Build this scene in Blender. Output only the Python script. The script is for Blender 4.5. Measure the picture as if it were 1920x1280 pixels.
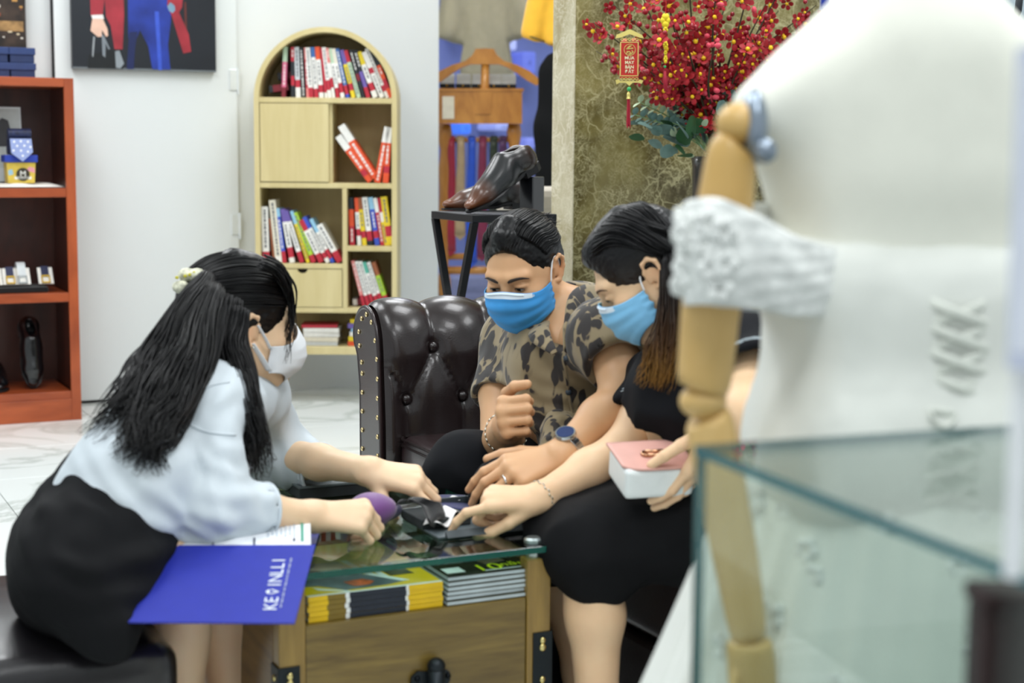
import bpy, bmesh, math, random
import numpy as np
from mathutils import Vector, Matrix, Euler, Quaternion

for _o in list(bpy.data.objects):
    bpy.data.objects.remove(_o)
SC = bpy.context.scene
COL = SC.collection
R = math.radians
random.seed(7)
RNG = np.random.default_rng(7)

# ------------------------------------------------------------------ camera
FPX = 3000.0
CAM_H = 1.10
PITCH = math.atan(365.0 / FPX)
ROLL = 0.008
CAM = np.array([0.0, 0.0, CAM_H])
_f = np.array([0, math.cos(PITCH), -math.sin(PITCH)])
_r0 = np.array([1.0, 0, 0])
_u0 = np.array([0, math.sin(PITCH), math.cos(PITCH)])
_r = _r0 * math.cos(ROLL) + _u0 * math.sin(ROLL)
_u = _u0 * math.cos(ROLL) - _r0 * math.sin(ROLL)
cd = bpy.data.cameras.new('camera')
cam = bpy.data.objects.new('camera', cd)
COL.objects.link(cam)
cam.matrix_world = Matrix(((_r[0], _u[0], -_f[0], 0), (_r[1], _u[1], -_f[1], 0), (_r[2], _u[2], -_f[2], CAM_H), (0, 0, 0, 1)))
cd.sensor_width = 36.0
cd.lens = FPX / 1920 * 36.0
cd.clip_start = 0.05
cd.dof.use_dof = True
cd.dof.focus_distance = 3.7
cd.dof.aperture_fstop = 3.9
SC.camera = cam

# ------------------------------------------------------------------ world, lamps, exposure
wd = bpy.data.worlds.new('world'); SC.world = wd
wd.use_nodes = True
_bg = wd.node_tree.nodes['Background']
_bg.inputs[0].default_value = (0.87, 0.93, 0.95, 1)
_bg.inputs[1].default_value = 0.62
SC.view_settings.view_transform = 'Standard'
SC.view_settings.look = 'None'
SC.view_settings.exposure = 0.35
SC.view_settings.gamma = 1.0
SC.view_settings.use_curve_mapping = False
try:
    SC.cycles.max_bounces = 8; SC.cycles.diffuse_bounces = 3; SC.cycles.glossy_bounces = 3; SC.cycles.transmission_bounces = 5; SC.cycles.transparent_max_bounces = 12
except Exception:
    pass

def area_light(name, loc, size, power, color=(0.97, 0.985, 1.0), size_y=None):
    ld = bpy.data.lights.new(name, 'AREA')
    ld.energy = power; ld.color = color
    ld.shape = 'RECTANGLE'; ld.size = size; ld.size_y = size_y or size
    o = bpy.data.objects.new(name, ld)
    o.location = loc
    COL.objects.link(o)
    return o
CEIL = 3.0
LAMPS = [(-1.6, 4.6), (0.6, 4.4), (-1.3, 2.4), (0.8, 1.9), (2.3, 3.6), (-0.2, 6.1), (-2.4, 6.0), (0.0, 0.3), (-0.3, 7.9)]
for (x, y) in LAMPS:
    area_light('ceiling_lamp', (x, y, CEIL - 0.05), 0.9, 24 if (x, y) != (-0.3, 7.9) else 20, size_y=0.9)

area_light('outside_fill_light', (0.2, 9.3, 3.4), 1.2, 70, color=(0.9, 0.92, 1.0))  # added fill light, brightens the view through the shop window

# ------------------------------------------------------------------ frames
def at(px, py, Y):                       # photo pixel + distance ahead of the camera -> point in the shop
    d = _f + _r * (px - 960) / FPX - _u * (py - 640) / FPX
    return CAM + d * (Y / d[1])
def at_z(px, py, z):
    d = _f + _r * (px - 960) / FPX - _u * (py - 640) / FPX
    return CAM + d * ((z - CAM_H) / d[2])
YAW = R(26)
WX, WY = math.cos(YAW), math.sin(YAW)
def fr(w, l, z=0.0):                     # shop frame (along wall, away from camera) -> world
    return Vector((w * WX - l * WY, w * WY + l * WX, z))
def to_fr(p):
    return (p[0] * WX + p[1] * WY, -p[0] * WY + p[1] * WX, p[2])
def at_l(px, py, l):                     # pixel on the plane l = const
    d = _f + _r * (px - 960) / FPX - _u * (py - 640) / FPX
    n = np.array([-WY, WX, 0])
    return CAM + d * (l / d.dot(n))

# ------------------------------------------------------------------ materials
def lin(h):
    if isinstance(h, str):
        h = h.lstrip('#')
        v = [int(h[i:i + 2], 16) / 255 for i in (0, 2, 4)]
        return tuple((x / 12.92 if x <= 0.04045 else ((x + 0.055) / 1.055) ** 2.4) for x in v) + (1,)
    return tuple(h) + ((1,) if len(h) == 3 else ())
_M = {}
def mat(name, col, rough=0.5, metal=0.0, var=0.06, scale=30.0, bump=0.0, bscale=None, coat=0.0, sheen=0.0, trans=0.0,
        ior=1.45, emit=None, estr=0.0, sss=0.0, stretch=(1, 1, 1), spec=None, alpha=1.0):
    if name in _M: return _M[name]
    m = bpy.data.materials.new(name); m.use_nodes = True
    nt = m.node_tree; N = nt.nodes; Lk = nt.links
    b = N['Principled BSDF']
    c = lin(col)
    tc = N.new('ShaderNodeTexCoord'); mp = N.new('ShaderNodeMapping')
    mp.inputs['Scale'].default_value = stretch
    Lk.new(tc.outputs['Object'], mp.inputs['Vector'])
    nz = N.new('ShaderNodeTexNoise'); nz.inputs['Scale'].default_value = scale; nz.inputs['Detail'].default_value = 4
    Lk.new(mp.outputs[0], nz.inputs['Vector'])
    rp = N.new('ShaderNodeValToRGB')
    rp.color_ramp.elements[0].position = 0.3; rp.color_ramp.elements[1].position = 0.7
    rp.color_ramp.elements[0].color = tuple(x * (1 - var) for x in c[:3]) + (1,)
    rp.color_ramp.elements[1].color = tuple(min(1, x * (1 + var)) for x in c[:3]) + (1,)
    Lk.new(nz.outputs['Fac'], rp.inputs[0]); Lk.new(rp.outputs[0], b.inputs['Base Color'])
    b.inputs['Roughness'].default_value = rough; b.inputs['Metallic'].default_value = metal
    b.inputs['IOR'].default_value = ior
    if coat: b.inputs['Coat Weight'].default_value = coat; b.inputs['Coat Roughness'].default_value = 0.12
    if sheen: b.inputs['Sheen Weight'].default_value = sheen
    if trans: b.inputs['Transmission Weight'].default_value = trans
    if sss:
        b.inputs['Subsurface Weight'].default_value = sss
        b.inputs['Subsurface Radius'].default_value = (0.02, 0.008, 0.004)
        b.inputs['Subsurface Scale'].default_value = 0.5
    if spec is not None: b.inputs['Specular IOR Level'].default_value = spec
    if emit: b.inputs['Emission Color'].default_value = lin(emit); b.inputs['Emission Strength'].default_value = estr
    if alpha < 1: b.inputs['Alpha'].default_value = alpha
    if bump:
        bp = N.new('ShaderNodeBump'); bp.inputs['Strength'].default_value = bump; bp.inputs['Distance'].default_value = 0.004
        n2 = N.new('ShaderNodeTexNoise'); n2.inputs['Scale'].default_value = bscale or scale; n2.inputs['Detail'].default_value = 6
        Lk.new(mp.outputs[0], n2.inputs['Vector'])
        Lk.new(n2.outputs['Fac'], bp.inputs['Height']); Lk.new(bp.outputs[0], b.inputs['Normal'])
    _M[name] = m
    return m

def wood(name, c1, c2, rough=0.4, scale=6.0, stretch=(1, 1, 12), coat=0.1, dist=3.0, detail=5):
    if name in _M: return _M[name]
    m = bpy.data.materials.new(name); m.use_nodes = True
    nt = m.node_tree; N = nt.nodes; Lk = nt.links; b = N['Principled BSDF']
    tc = N.new('ShaderNodeTexCoord'); mp = N.new('ShaderNodeMapping'); mp.inputs['Scale'].default_value = stretch
    Lk.new(tc.outputs['Object'], mp.inputs['Vector'])
    nz = N.new('ShaderNodeTexNoise'); nz.inputs['Scale'].default_value = scale; nz.inputs['Detail'].default_value = detail; nz.inputs['Distortion'].default_value = dist
    Lk.new(mp.outputs[0], nz.inputs['Vector'])
    n2 = N.new('ShaderNodeTexNoise'); n2.inputs['Scale'].default_value = scale * 9; n2.inputs['Detail'].default_value = 2
    Lk.new(mp.outputs[0], n2.inputs['Vector'])
    ad = N.new('ShaderNodeMath'); ad.operation = 'MULTIPLY_ADD'; ad.inputs[1].default_value = 0.3
    Lk.new(n2.outputs['Fac'], ad.inputs[0]); Lk.new(nz.outputs['Fac'], ad.inputs[2])
    rp = N.new('ShaderNodeValToRGB'); rp.color_ramp.elements[0].position = 0.45; rp.color_ramp.elements[1].position = 0.82
    rp.color_ramp.elements[0].color = lin(c1); rp.color_ramp.elements[1].color = lin(c2)
    Lk.new(ad.outputs[0], rp.inputs[0]); Lk.new(rp.outputs[0], b.inputs['Base Color'])
    b.inputs['Roughness'].default_value = rough
    b.inputs['Coat Weight'].default_value = coat; b.inputs['Coat Roughness'].default_value = 0.2
    bp = N.new('ShaderNodeBump'); bp.inputs['Strength'].default_value = 0.08; bp.inputs['Distance'].default_value = 0.002
    Lk.new(ad.outputs[0], bp.inputs['Height']); Lk.new(bp.outputs[0], b.inputs['Normal'])
    _M[name] = m
    return m

def glass(name, tint='#dff0ea', rough=0.0, edge=None):
    if name in _M: return _M[name]
    m = bpy.data.materials.new(name); m.use_nodes = True
    nt = m.node_tree; N = nt.nodes; Lk = nt.links
    b = N['Principled BSDF']; out = N['Material Output']
    # thin pane: mostly straight through, with a fresnel reflection; shadows stay light
    tr = N.new('ShaderNodeBsdfTransparent'); tr.inputs[0].default_value = lin(tint)
    gl = N.new('ShaderNodeBsdfGlossy'); gl.inputs['Roughness'].default_value = 0.02 + rough
    fz = N.new('ShaderNodeFresnel')
    ge = N.new('ShaderNodeNewGeometry'); mr = N.new('ShaderNodeMapRange')     # same reflection on both faces of the pane
    mr.inputs[3].default_value = 1.5; mr.inputs[4].default_value = 1 / 1.5
    Lk.new(ge.outputs['Backfacing'], mr.inputs[0]); Lk.new(mr.outputs[0], fz.inputs['IOR'])
    mx = N.new('ShaderNodeMixShader')
    Lk.new(fz.outputs[0], mx.inputs[0]); Lk.new(tr.outputs[0], mx.inputs[1]); Lk.new(gl.outputs[0], mx.inputs[2])
    Lk.new(mx.outputs[0], out.inputs['Surface'])
    N.remove(b)
    _M[name] = m
    return m

# ------------------------------------------------------------------ mesh helpers
def mesh_from(verts, faces, name='m'):
    me = bpy.data.meshes.new(name)
    me.from_pydata([tuple(map(float, v)) for v in verts], [], [tuple(map(int, f)) for f in faces])
    return me

class MB:
    """collects pieces of one part; build() makes one mesh object"""
    def __init__(s): s.v = []; s.f = []; s.mi = []; s.cur = 0
    def add(s, vs, fs, mi=None):
        o = len(s.v)
        s.v += [tuple(map(float, q)) for q in vs]
        s.f += [tuple(int(i) + o for i in f) for f in fs]
        s.mi += [s.cur if mi is None else mi] * len(fs)
        return s
    def box(s, lo, hi, bev=0.0, M=None, mi=None):
        lo = np.array(lo, float); hi = np.array(hi, float)
        if bev <= 0:
            vs = [(x, y, z) for x in (lo[0], hi[0]) for y in (lo[1], hi[1]) for z in (lo[2], hi[2])]
            fs = [(0, 1, 3, 2), (4, 6, 7, 5), (0, 4, 5, 1), (2, 3, 7, 6), (0, 2, 6, 4), (1, 5, 7, 3)]
        else:
            bm = bmesh.new(); bmesh.ops.create_cube(bm, size=1)
            for q in bm.verts: q.co = Vector([lo[i] + (q.co[i] + 0.5) * (hi[i] - lo[i]) for i in range(3)])
            bev = min(bev, 0.49 * float(min(hi - lo)))
            bmesh.ops.bevel(bm, geom=list(bm.edges), offset=bev, segments=2, affect='EDGES', profile=0.5)
            bm.verts.index_update()
            vs = [tuple(q.co) for q in bm.verts]; fs = [[q.index for q in f.verts] for f in bm.faces]; bm.free()
        if M is not None: vs = [tuple(M @ Vector(q)) for q in vs]
        return s.add(vs, fs, mi)
    def tube(s, pts, rad, n=8, cap=True, mi=None, flat=1.0, up=None):
        pts = [Vector(p) for p in pts]
        if not hasattr(rad, '__len__'): rad = [rad] * len(pts)
        vs = []; fs = []
        prev = None
        for i, p in enumerate(pts):
            t = (pts[min(i + 1, len(pts) - 1)] - pts[max(i - 1, 0)])
            if t.length < 1e-9: t = Vector((0, 0, 1))
            t.normalize()
            if prev is None:
                a = Vector(up) if up is not None else (Vector((0, 0, 1)) if abs(t.z) < 0.9 else Vector((1, 0, 0)))
            else: a = prev
            a = a - t * a.dot(t)
            if a.length < 1e-6: a = t.orthogonal()
            a.normalize(); prev = a
            b = t.cross(a)
            for k in range(n):
                an = 2 * math.pi * k / n
                vs.append(p + (a * math.cos(an) * flat + b * math.sin(an)) * rad[i])
        for i in range(len(pts) - 1):
            for k in range(n):
                fs.append((i * n + k, i * n + (k + 1) % n, (i + 1) * n + (k + 1) % n, (i + 1) * n + k))
        if cap:
            fs.append(tuple(reversed(range(n)))); fs.append(tuple((len(pts) - 1) * n + k for k in range(n)))
        return s.add(vs, fs, mi)
    def lathe(s, prof, n=24, M=None, mi=None, cap=True):
        vs = []; fs = []
        for (r, z) in prof:
            for k in range(n):
                a = 2 * math.pi * k / n
                vs.append((r * math.cos(a), r * math.sin(a), z))
        for i in range(len(prof) - 1):
            for k in range(n):
                fs.append((i * n + k, i * n + (k + 1) % n, (i + 1) * n + (k + 1) % n, (i + 1) * n + k))
        if cap:
            fs.append(tuple(reversed(range(n)))); fs.append(tuple((len(prof) - 1) * n + k for k in range(n)))
        if M is not None: vs = [tuple(M @ Vector(q)) for q in vs]
        return s.add(vs, fs, mi)
    def ball(s, c, r, n=8, mi=None, M=None):
        if not hasattr(r, '__len__'): r = (r, r, r)
        vs = []; fs = []
        rings = max(4, n // 2 + 1)
        for i in range(1, rings):
            ph = math.pi * i / rings
            for k in range(n):
                a = 2 * math.pi * k / n
                vs.append((math.sin(ph) * math.cos(a), math.sin(ph) * math.sin(a), math.cos(ph)))
        top = len(vs); vs.append((0, 0, 1)); bot = len(vs); vs.append((0, 0, -1))
        for i in range(rings - 2):
            for k in range(n):
                fs.append((i * n + k, (i + 1) * n + k, (i + 1) * n + (k + 1) % n, i * n + (k + 1) % n))
        for k in range(n):
            fs.append((top, k, (k + 1) % n)); fs.append((bot, (rings - 2) * n + (k + 1) % n, (rings - 2) * n + k))
        vs = [Vector((q[0] * r[0], q[1] * r[1], q[2] * r[2])) for q in vs]
        if M is not None: vs = [M @ q for q in vs]
        c = Vector(c)
        return s.add([q + c for q in vs], fs, mi)
    def prism(s, poly, z0, z1, M=None, mi=None):     # poly in xy extruded along z
        n = len(poly)
        vs = [(p[0], p[1], z0) for p in poly] + [(p[0], p[1], z1) for p in poly]
        fs = [tuple(reversed(range(n))), tuple(range(n, 2 * n))] + [(i, (i + 1) % n, n + (i + 1) % n, n + i) for i in range(n)]
        if M is not None: vs = [tuple(M @ Vector(q)) for q in vs]
        return s.add(vs, fs, mi)
    def grid(s, fn, nu, nv, mi=None, closed_u=False):
        vs = [fn(i / (nu - (0 if closed_u else 1)), j / (nv - 1)) for i in range(nu) for j in range(nv)]
        fs = []
        for i in range(nu if closed_u else nu - 1):
            for j in range(nv - 1):
                i2 = (i + 1) % nu
                fs.append((i * nv + j, i2 * nv + j, i2 * nv + j + 1, i * nv + j + 1))
        return s.add(vs, fs, mi)
    def mesh(s, name, smooth=False):
        me = mesh_from(s.v, s.f, name)
        me.polygons.foreach_set('material_index', s.mi)
        if smooth: me.polygons.foreach_set('use_smooth', [True] * len(s.f))
        me.update()
        return me
    def build(s, name, m, parent=None, smooth=False, fix=True):
        me = s.mesh(name, smooth)
        if fix:
            bm = bmesh.new(); bm.from_mesh(me)
            bmesh.ops.recalc_face_normals(bm, faces=bm.faces); bm.to_mesh(me); bm.free()
        return link(name, me, m, parent)

def link(name, me, m=None, parent=None, loc=None, rotz=None):
    o = bpy.data.objects.new(name, me); COL.objects.link(o)
    if m is not None and me is not None and hasattr(me, 'materials'):
        for x in (m if isinstance(m, (list, tuple)) else [m]): me.materials.append(x)
    if parent is not None: o.parent = parent
    if loc is not None: o.location = loc
    if rotz is not None: o.rotation_euler = (0, 0, rotz)
    return o
def tag(o, label=None, cat=None, group=None, kind=None):
    if label: o['label'] = label
    if cat: o['category'] = cat
    if group: o['group'] = group
    if kind: o['kind'] = kind
    return o
def thing(name, label, cat, loc=(0, 0, 0), rotz=0.0, group=None):
    o = bpy.data.objects.new(name, None); o.empty_display_size = 0.05
    COL.objects.link(o); o.location = loc; o.rotation_euler = (0, 0, rotz)
    return tag(o, label, cat, group)
def solid(o, t, off=-1):
    md = o.modifiers.new('thickness', 'SOLIDIFY'); md.thickness = t; md.offset = off
    return o
def subd(o, n=1):
    md = o.modifiers.new('smooth', 'SUBSURF'); md.levels = n; md.render_levels = n
    return o
def text_mesh(s, size=1.0, ext=0.0, align='CENTER', spacing=1.0, offset=0.0, shear=0.0):
    cu = bpy.data.curves.new('lettering', 'FONT'); cu.body = s; cu.size = size; cu.extrude = ext
    cu.align_x = align; cu.align_y = 'CENTER'; cu.space_character = spacing; cu.offset = offset; cu.shear = shear
    cu.resolution_u = 3
    ob = bpy.data.objects.new('lettering_tmp', cu); COL.objects.link(ob)
    dg = bpy.context.evaluated_depsgraph_get(); dg.update()
    me = bpy.data.meshes.new_from_object(ob.evaluated_get(dg))
    bpy.data.objects.remove(ob)
    me.materials.clear()
    return me
def basis(o, x, y, z):
    M = Matrix.Identity(4)
    for i in range(3):
        M[i][0] = x[i]; M[i][1] = y[i]; M[i][2] = z[i]; M[i][3] = o[i]
    return M
def smoothcurve(pts, n=8):
    """Catmull-Rom through pts"""
    P = [np.array(p, float) for p in pts]
    P = [2 * P[0] - P[1]] + P + [2 * P[-1] - P[-2]]
    out = []
    for i in range(1, len(P) - 2):
        for k in range(n):
            t = k / n
            out.append(0.5 * ((2 * P[i]) + (P[i + 1] - P[i - 1]) * t + (2 * P[i - 1] - 5 * P[i] + 4 * P[i + 1] - P[i + 2]) * t * t + (3 * P[i] - P[i - 1] - 3 * P[i + 1] + P[i + 2]) * t ** 3))
    out.append(P[-2])
    return out

# ------------------------------------------------------------------ smooth implicit shapes (bodies, cloth, leather)
def V3(*a): return np.array(a, float)
def cap_(a, b, r1, r2=None, k=0.02, op='+', flat=None):
    """tapered capsule; flat=(axis, factor) squeezes it across one axis"""
    return ('c', np.array(a, float), np.array(b, float), float(r1), float(r1 if r2 is None else r2), k, op, flat)
def ell_(c, r, k=0.02, op='+', M=None):
    return ('e', np.array(c, float), np.array(r, float), M, 0, k, op, None)
def box_(c, half, rnd=0.01, k=0.02, op='+', M=None):
    return ('b', np.array(c, float), np.array(half, float), M, float(rnd), k, op, None)
def chain_(pts, rads, k=0.02, op='+', flat=None):
    return [cap_(pts[i], pts[i + 1], rads[i], rads[i + 1], k, op, flat) for i in range(len(pts) - 1)]
def xf_prims(ps, M3, o):
    out = []
    M3 = np.array(M3, float); o = np.array(o, float)
    for p in ps:
        p = list(p)
        if p[0] == 'c':
            p[1] = M3 @ p[1] + o; p[2] = M3 @ p[2] + o
            if p[7] is not None: p[7] = (M3 @ np.array(p[7][0], float), p[7][1])
        else:
            p[1] = M3 @ p[1] + o
            p[3] = M3 @ (np.eye(3) if p[3] is None else p[3])
        out.append(tuple(p))
    return out
def _ext(p):
    if p[0] == 'c':
        m = max(p[3], p[4]) * (max(1.0, p[7][1]) if p[7] is not None else 1.0); return np.minimum(p[1], p[2]) - m, np.maximum(p[1], p[2]) + m
    h = p[2] + p[4] if p[0] == 'b' else p[2]
    if p[3] is not None: h = np.abs(p[3]) @ h
    return p[1] - h, p[1] + h
def _dist(p, X):
    if p[0] == 'c':
        a, b = p[1], p[2]; ba = b - a; L2 = ba.dot(ba) + 1e-12
        pa = X - a.astype(np.float32)
        t = np.clip(pa @ (ba / L2).astype(np.float32), 0, 1)
        d = pa - t[..., None] * ba.astype(np.float32)
        if p[7] is not None:
            ax, fac = p[7]; ax = (np.array(ax) / np.linalg.norm(ax)).astype(np.float32)
            c = d @ ax
            d = d + (c * (1 / fac - 1))[..., None] * ax
        return np.sqrt((d * d).sum(-1)) - (p[3] + t * (p[4] - p[3]))
    q = X - p[1].astype(np.float32)
    if p[3] is not None: q = q @ np.asarray(p[3], np.float32)
    if p[0] == 'e':
        r = p[2].astype(np.float32)
        k0 = np.sqrt(((q / r) ** 2).sum(-1)); k1 = np.sqrt(((q / (r * r)) ** 2).sum(-1)) + 1e-9
        return k0 * (k0 - 1) / k1
    q = np.abs(q) - p[2].astype(np.float32)
    return np.sqrt((np.maximum(q, 0) ** 2).sum(-1)) + np.minimum(q.max(-1), 0) - p[4]

def sdf_mesh(prims, h, post=None, lo=None, hi=None, pad=None):
    """smooth union / subtraction of prims, meshed with surface nets -> verts, quads"""
    add = [p for p in prims if p[6] == '+']
    if lo is None:
        e = [_ext(p) for p in add]
        lo = np.min([q[0] for q in e], 0) - 4 * h; hi = np.max([q[1] for q in e], 0) + 4 * h
        if pad: lo = lo - pad; hi = hi + pad
    n = np.ceil((hi - lo) / h).astype(int) + 1
    F = np.full(n, 0.5, np.float32)
    for p in prims:
        a, b = _ext(p); k = p[5]
        mgn = k + 3 * h
        i0 = np.maximum(np.floor((a - mgn - lo) / h).astype(int), 0); i1 = np.minimum(np.ceil((b + mgn - lo) / h).astype(int) + 1, n)
        if (i1 <= i0).any(): continue
        gx, gy, gz = [np.float32(lo[i]) + np.arange(i0[i], i1[i], dtype=np.float32) * np.float32(h) for i in range(3)]
        X = np.stack(np.meshgrid(gx, gy, gz, indexing='ij'), -1)
        d2 = _dist(p, X).astype(np.float32)
        sl = tuple(slice(i0[i], i1[i]) for i in range(3))
        d1 = F[sl]
        k = max(k, 1e-5)
        if p[6] == '+':
            t = np.clip(0.5 + 0.5 * (d1 - d2) / k, 0, 1)
            F[sl] = d1 + (d2 - d1) * t - k * t * (1 - t)
        else:
            d2 = -d2
            t = np.clip(0.5 - 0.5 * (d1 - d2) / k, 0, 1)
            F[sl] = d1 + (d2 - d1) * t + k * t * (1 - t)
    if post is not None:
        gx, gy, gz = [lo[i] + np.arange(n[i]) * h for i in range(3)]
        F = post(F, gx[:, None, None], gy[None, :, None], gz[None, None, :])
    return surfnet(F, lo, h)
def surfnet(F, lo, h):
    S = F < 0
    c = sum(S[i:S.shape[0] - 1 + i, j:S.shape[1] - 1 + j, k:S.shape[2] - 1 + k].astype(np.int8) for i in (0, 1) for j in (0, 1) for k in (0, 1))
    act = (c > 0) & (c < 8)
    ijk = np.argwhere(act)
    idx = np.full(act.shape, -1, np.int64); idx[act] = np.arange(len(ijk))
    cor = [(i, j, k) for i in (0, 1) for j in (0, 1) for k in (0, 1)]
    val = np.stack([F[ijk[:, 0] + a, ijk[:, 1] + b, ijk[:, 2] + d] for a, b, d in cor], 1)
    pos = np.zeros((len(ijk), 3)); cnt = np.zeros(len(ijk))
    for a in range(8):
        for b in range(a + 1, 8):
            if sum(abs(cor[a][q] - cor[b][q]) for q in range(3)) != 1: continue
            va, vb = val[:, a], val[:, b]
            x = (va < 0) != (vb < 0)
            t = np.where(x, va / np.where(x, va - vb, 1), 0)
            p = np.array(cor[a]) + t[:, None] * (np.array(cor[b]) - np.array(cor[a]))
            pos[x] += p[x]; cnt[x] += 1
    V = lo + (ijk + pos / cnt[:, None]) * h
    Q = []
    for ax in range(3):
        s0 = [slice(1, -1)] * 3; s1 = [slice(1, -1)] * 3
        s0[ax] = slice(0, -1); s1[ax] = slice(1, None)
        A = S[tuple(s0)]; B = S[tuple(s1)]
        for flip in (0, 1):
            e = np.argwhere((A & ~B) if not flip else (~A & B))
            if len(e) == 0: continue
            g = e.copy()
            o1, o2 = [(1, 2), (2, 0), (0, 1)][ax]
            g[:, o1] += 1; g[:, o2] += 1
            def cell(d1, d2):
                q = g.copy(); q[:, o1] += d1; q[:, o2] += d2
                return idx[q[:, 0], q[:, 1], q[:, 2]]
            quad = np.stack([cell(-1, -1), cell(0, -1), cell(0, 0), cell(-1, 0)], 1)
            if flip: quad = quad[:, ::-1]
            Q.append(quad)
    Q = np.concatenate(Q) if Q else np.zeros((0, 4), int)
    return V, Q[(Q >= 0).all(1)]
def vnormals(V, Q):
    n = np.cross(V[Q[:, 2]] - V[Q[:, 0]], V[Q[:, 3]] - V[Q[:, 1]])
    N = np.zeros_like(V)
    for k in range(4): np.add.at(N, Q[:, k], n)
    return N / (np.linalg.norm(N, axis=1, keepdims=True) + 1e-12)
def relax(V, Q, it=1, lam=0.5):
    for _ in range(it):
        S = np.zeros_like(V); C = np.zeros(len(V))
        for a, b in ((0, 1), (1, 2), (2, 3), (3, 0)):
            np.add.at(S, Q[:, a], V[Q[:, b]]); np.add.at(C, Q[:, a], 1)
            np.add.at(S, Q[:, b], V[Q[:, a]]); np.add.at(C, Q[:, b], 1)
        V = V + lam * (S / np.maximum(C, 1)[:, None] - V)
    return V
def _hash(i, j, k, seed):
    n = (i * 374761393 + j * 668265263 + k * 2147483647 + seed * 974711) & 0xffffffff
    n = ((n ^ (n >> 13)) * 1274126177) & 0xffffffff
    n = n ^ (n >> 16)
    return (n & 0xffff) / 65535.0
def vnoise(P, scale, seed=0):
    P = np.asarray(P, float) * scale + 1000.0
    I = np.floor(P).astype(np.int64); f = P - I; f = f * f * (3 - 2 * f)
    r = 0
    for a in (0, 1):
        for b in (0, 1):
            for c in (0, 1):
                w = (f[:, 0] if a else 1 - f[:, 0]) * (f[:, 1] if b else 1 - f[:, 1]) * (f[:, 2] if c else 1 - f[:, 2])
                r = r + w * _hash(I[:, 0] + a, I[:, 1] + b, I[:, 2] + c, seed)
    return r * 2 - 1
def vq_link(name, V, Q, m, parent=None, smooth=True, rel=1):
    if rel: V = relax(V, Q, rel)
    me = bpy.data.meshes.new(name)
    me.vertices.add(len(V)); me.vertices.foreach_set('co', np.asarray(V, np.float32).ravel())
    me.loops.add(len(Q) * 4); me.loops.foreach_set('vertex_index', np.asarray(Q, np.int32).ravel())
    me.polygons.add(len(Q)); me.polygons.foreach_set('loop_start', np.arange(len(Q), dtype=np.int32) * 4)
    me.polygons.foreach_set('loop_total', np.full(len(Q), 4, np.int32))
    me.polygons.foreach_set('use_smooth', np.full(len(Q), smooth))
    me.update(calc_edges=True); me.validate()
    return link(name, me, m, parent)
def vcolor(o, C):
    a = o.data.color_attributes.new('tint', 'FLOAT_COLOR', 'POINT')
    a.data.foreach_set('color', np.concatenate([C, np.ones((len(C), 1))], 1).astype(np.float32).ravel())

# ================================================================== SETTING
WALL_L = 6.88
m_wall = mat('white_wall_paint', '#e0e4e4', 0.55, var=0.012, scale=3, bump=0.03, bscale=60)
m_door = mat('white_door_paint', '#dde2e2', 0.42, var=0.015, scale=2)
m_grout = mat('grey_grout', '#8f9694', 0.8, var=0.05)
m_black = mat('black_gap', '#101214', 0.7, var=0.05)

def marble_floor():
    m = bpy.data.materials.new('white_marble_tile'); m.use_nodes = True
    nt = m.node_tree; N = nt.nodes; Lk = nt.links; b = N['Principled BSDF']
    g = N.new('ShaderNodeNewGeometry')
    nz = N.new('ShaderNodeTexNoise'); nz.inputs['Scale'].default_value = 1.6; nz.inputs['Detail'].default_value = 8; nz.inputs['Distortion'].default_value = 1.2
    Lk.new(g.outputs['Position'], nz.inputs['Vector'])
    rp = N.new('ShaderNodeValToRGB'); e = rp.color_ramp.elements
    e[0].position = 0.46; e[0].color = lin('#e6ebe9'); e[1].position = 0.54; e[1].color = lin('#e6ebe9')
    q = rp.color_ramp.elements.new(0.5); q.color = lin('#c9cfcb')
    Lk.new(nz.outputs['Fac'], rp.inputs[0]); Lk.new(rp.outputs[0], b.inputs['Base Color'])
    b.inputs['Roughness'].default_value = 0.16
    return m
m_tile = marble_floor()
fl = MB().box((-2.2, -1.0, -0.06), (7.0, 10.5, -0.006)).build('floor', m_grout); fl.rotation_euler = (0, 0, YAW); tag(fl, kind='structure')
TS = 0.55
tile_me = MB().box((0.0013, 0.0013, -0.006), (TS - 0.0013, TS - 0.0013, 0.0), bev=0.0012).mesh('tile')
tile_me.materials.append(m_tile)
for i in range(-2, 8):
    for j in range(-7, 6):
        w0, l0 = 0.724 + i * TS, 4.28 + j * TS
        if l0 < 0.4 + 0.2 * abs(i) and not (i < 5 and l0 > 1.2): continue
        t = link('tile', tile_me, None, fl); t.location = (w0, l0, 0)
ce = MB().box((-3.2, -1.2, CEIL), (7.2, 7.9, CEIL + 0.06)).build('ceiling', mat('ceiling_white', '#eef2f1', 0.8, var=0.01)); ce.rotation_euler = (0, 0, YAW); tag(ce, kind='structure')

def wframe(o):
    o.rotation_euler = (0, 0, YAW); return o
WEND = to_fr(at_l(822, 400, WALL_L))[0]
wl = wframe(MB().box((-3.0, WALL_L, 0), (WEND, WALL_L + 0.14, CEIL)).build('wall_back', m_wall)); tag(wl, kind='structure')
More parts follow.
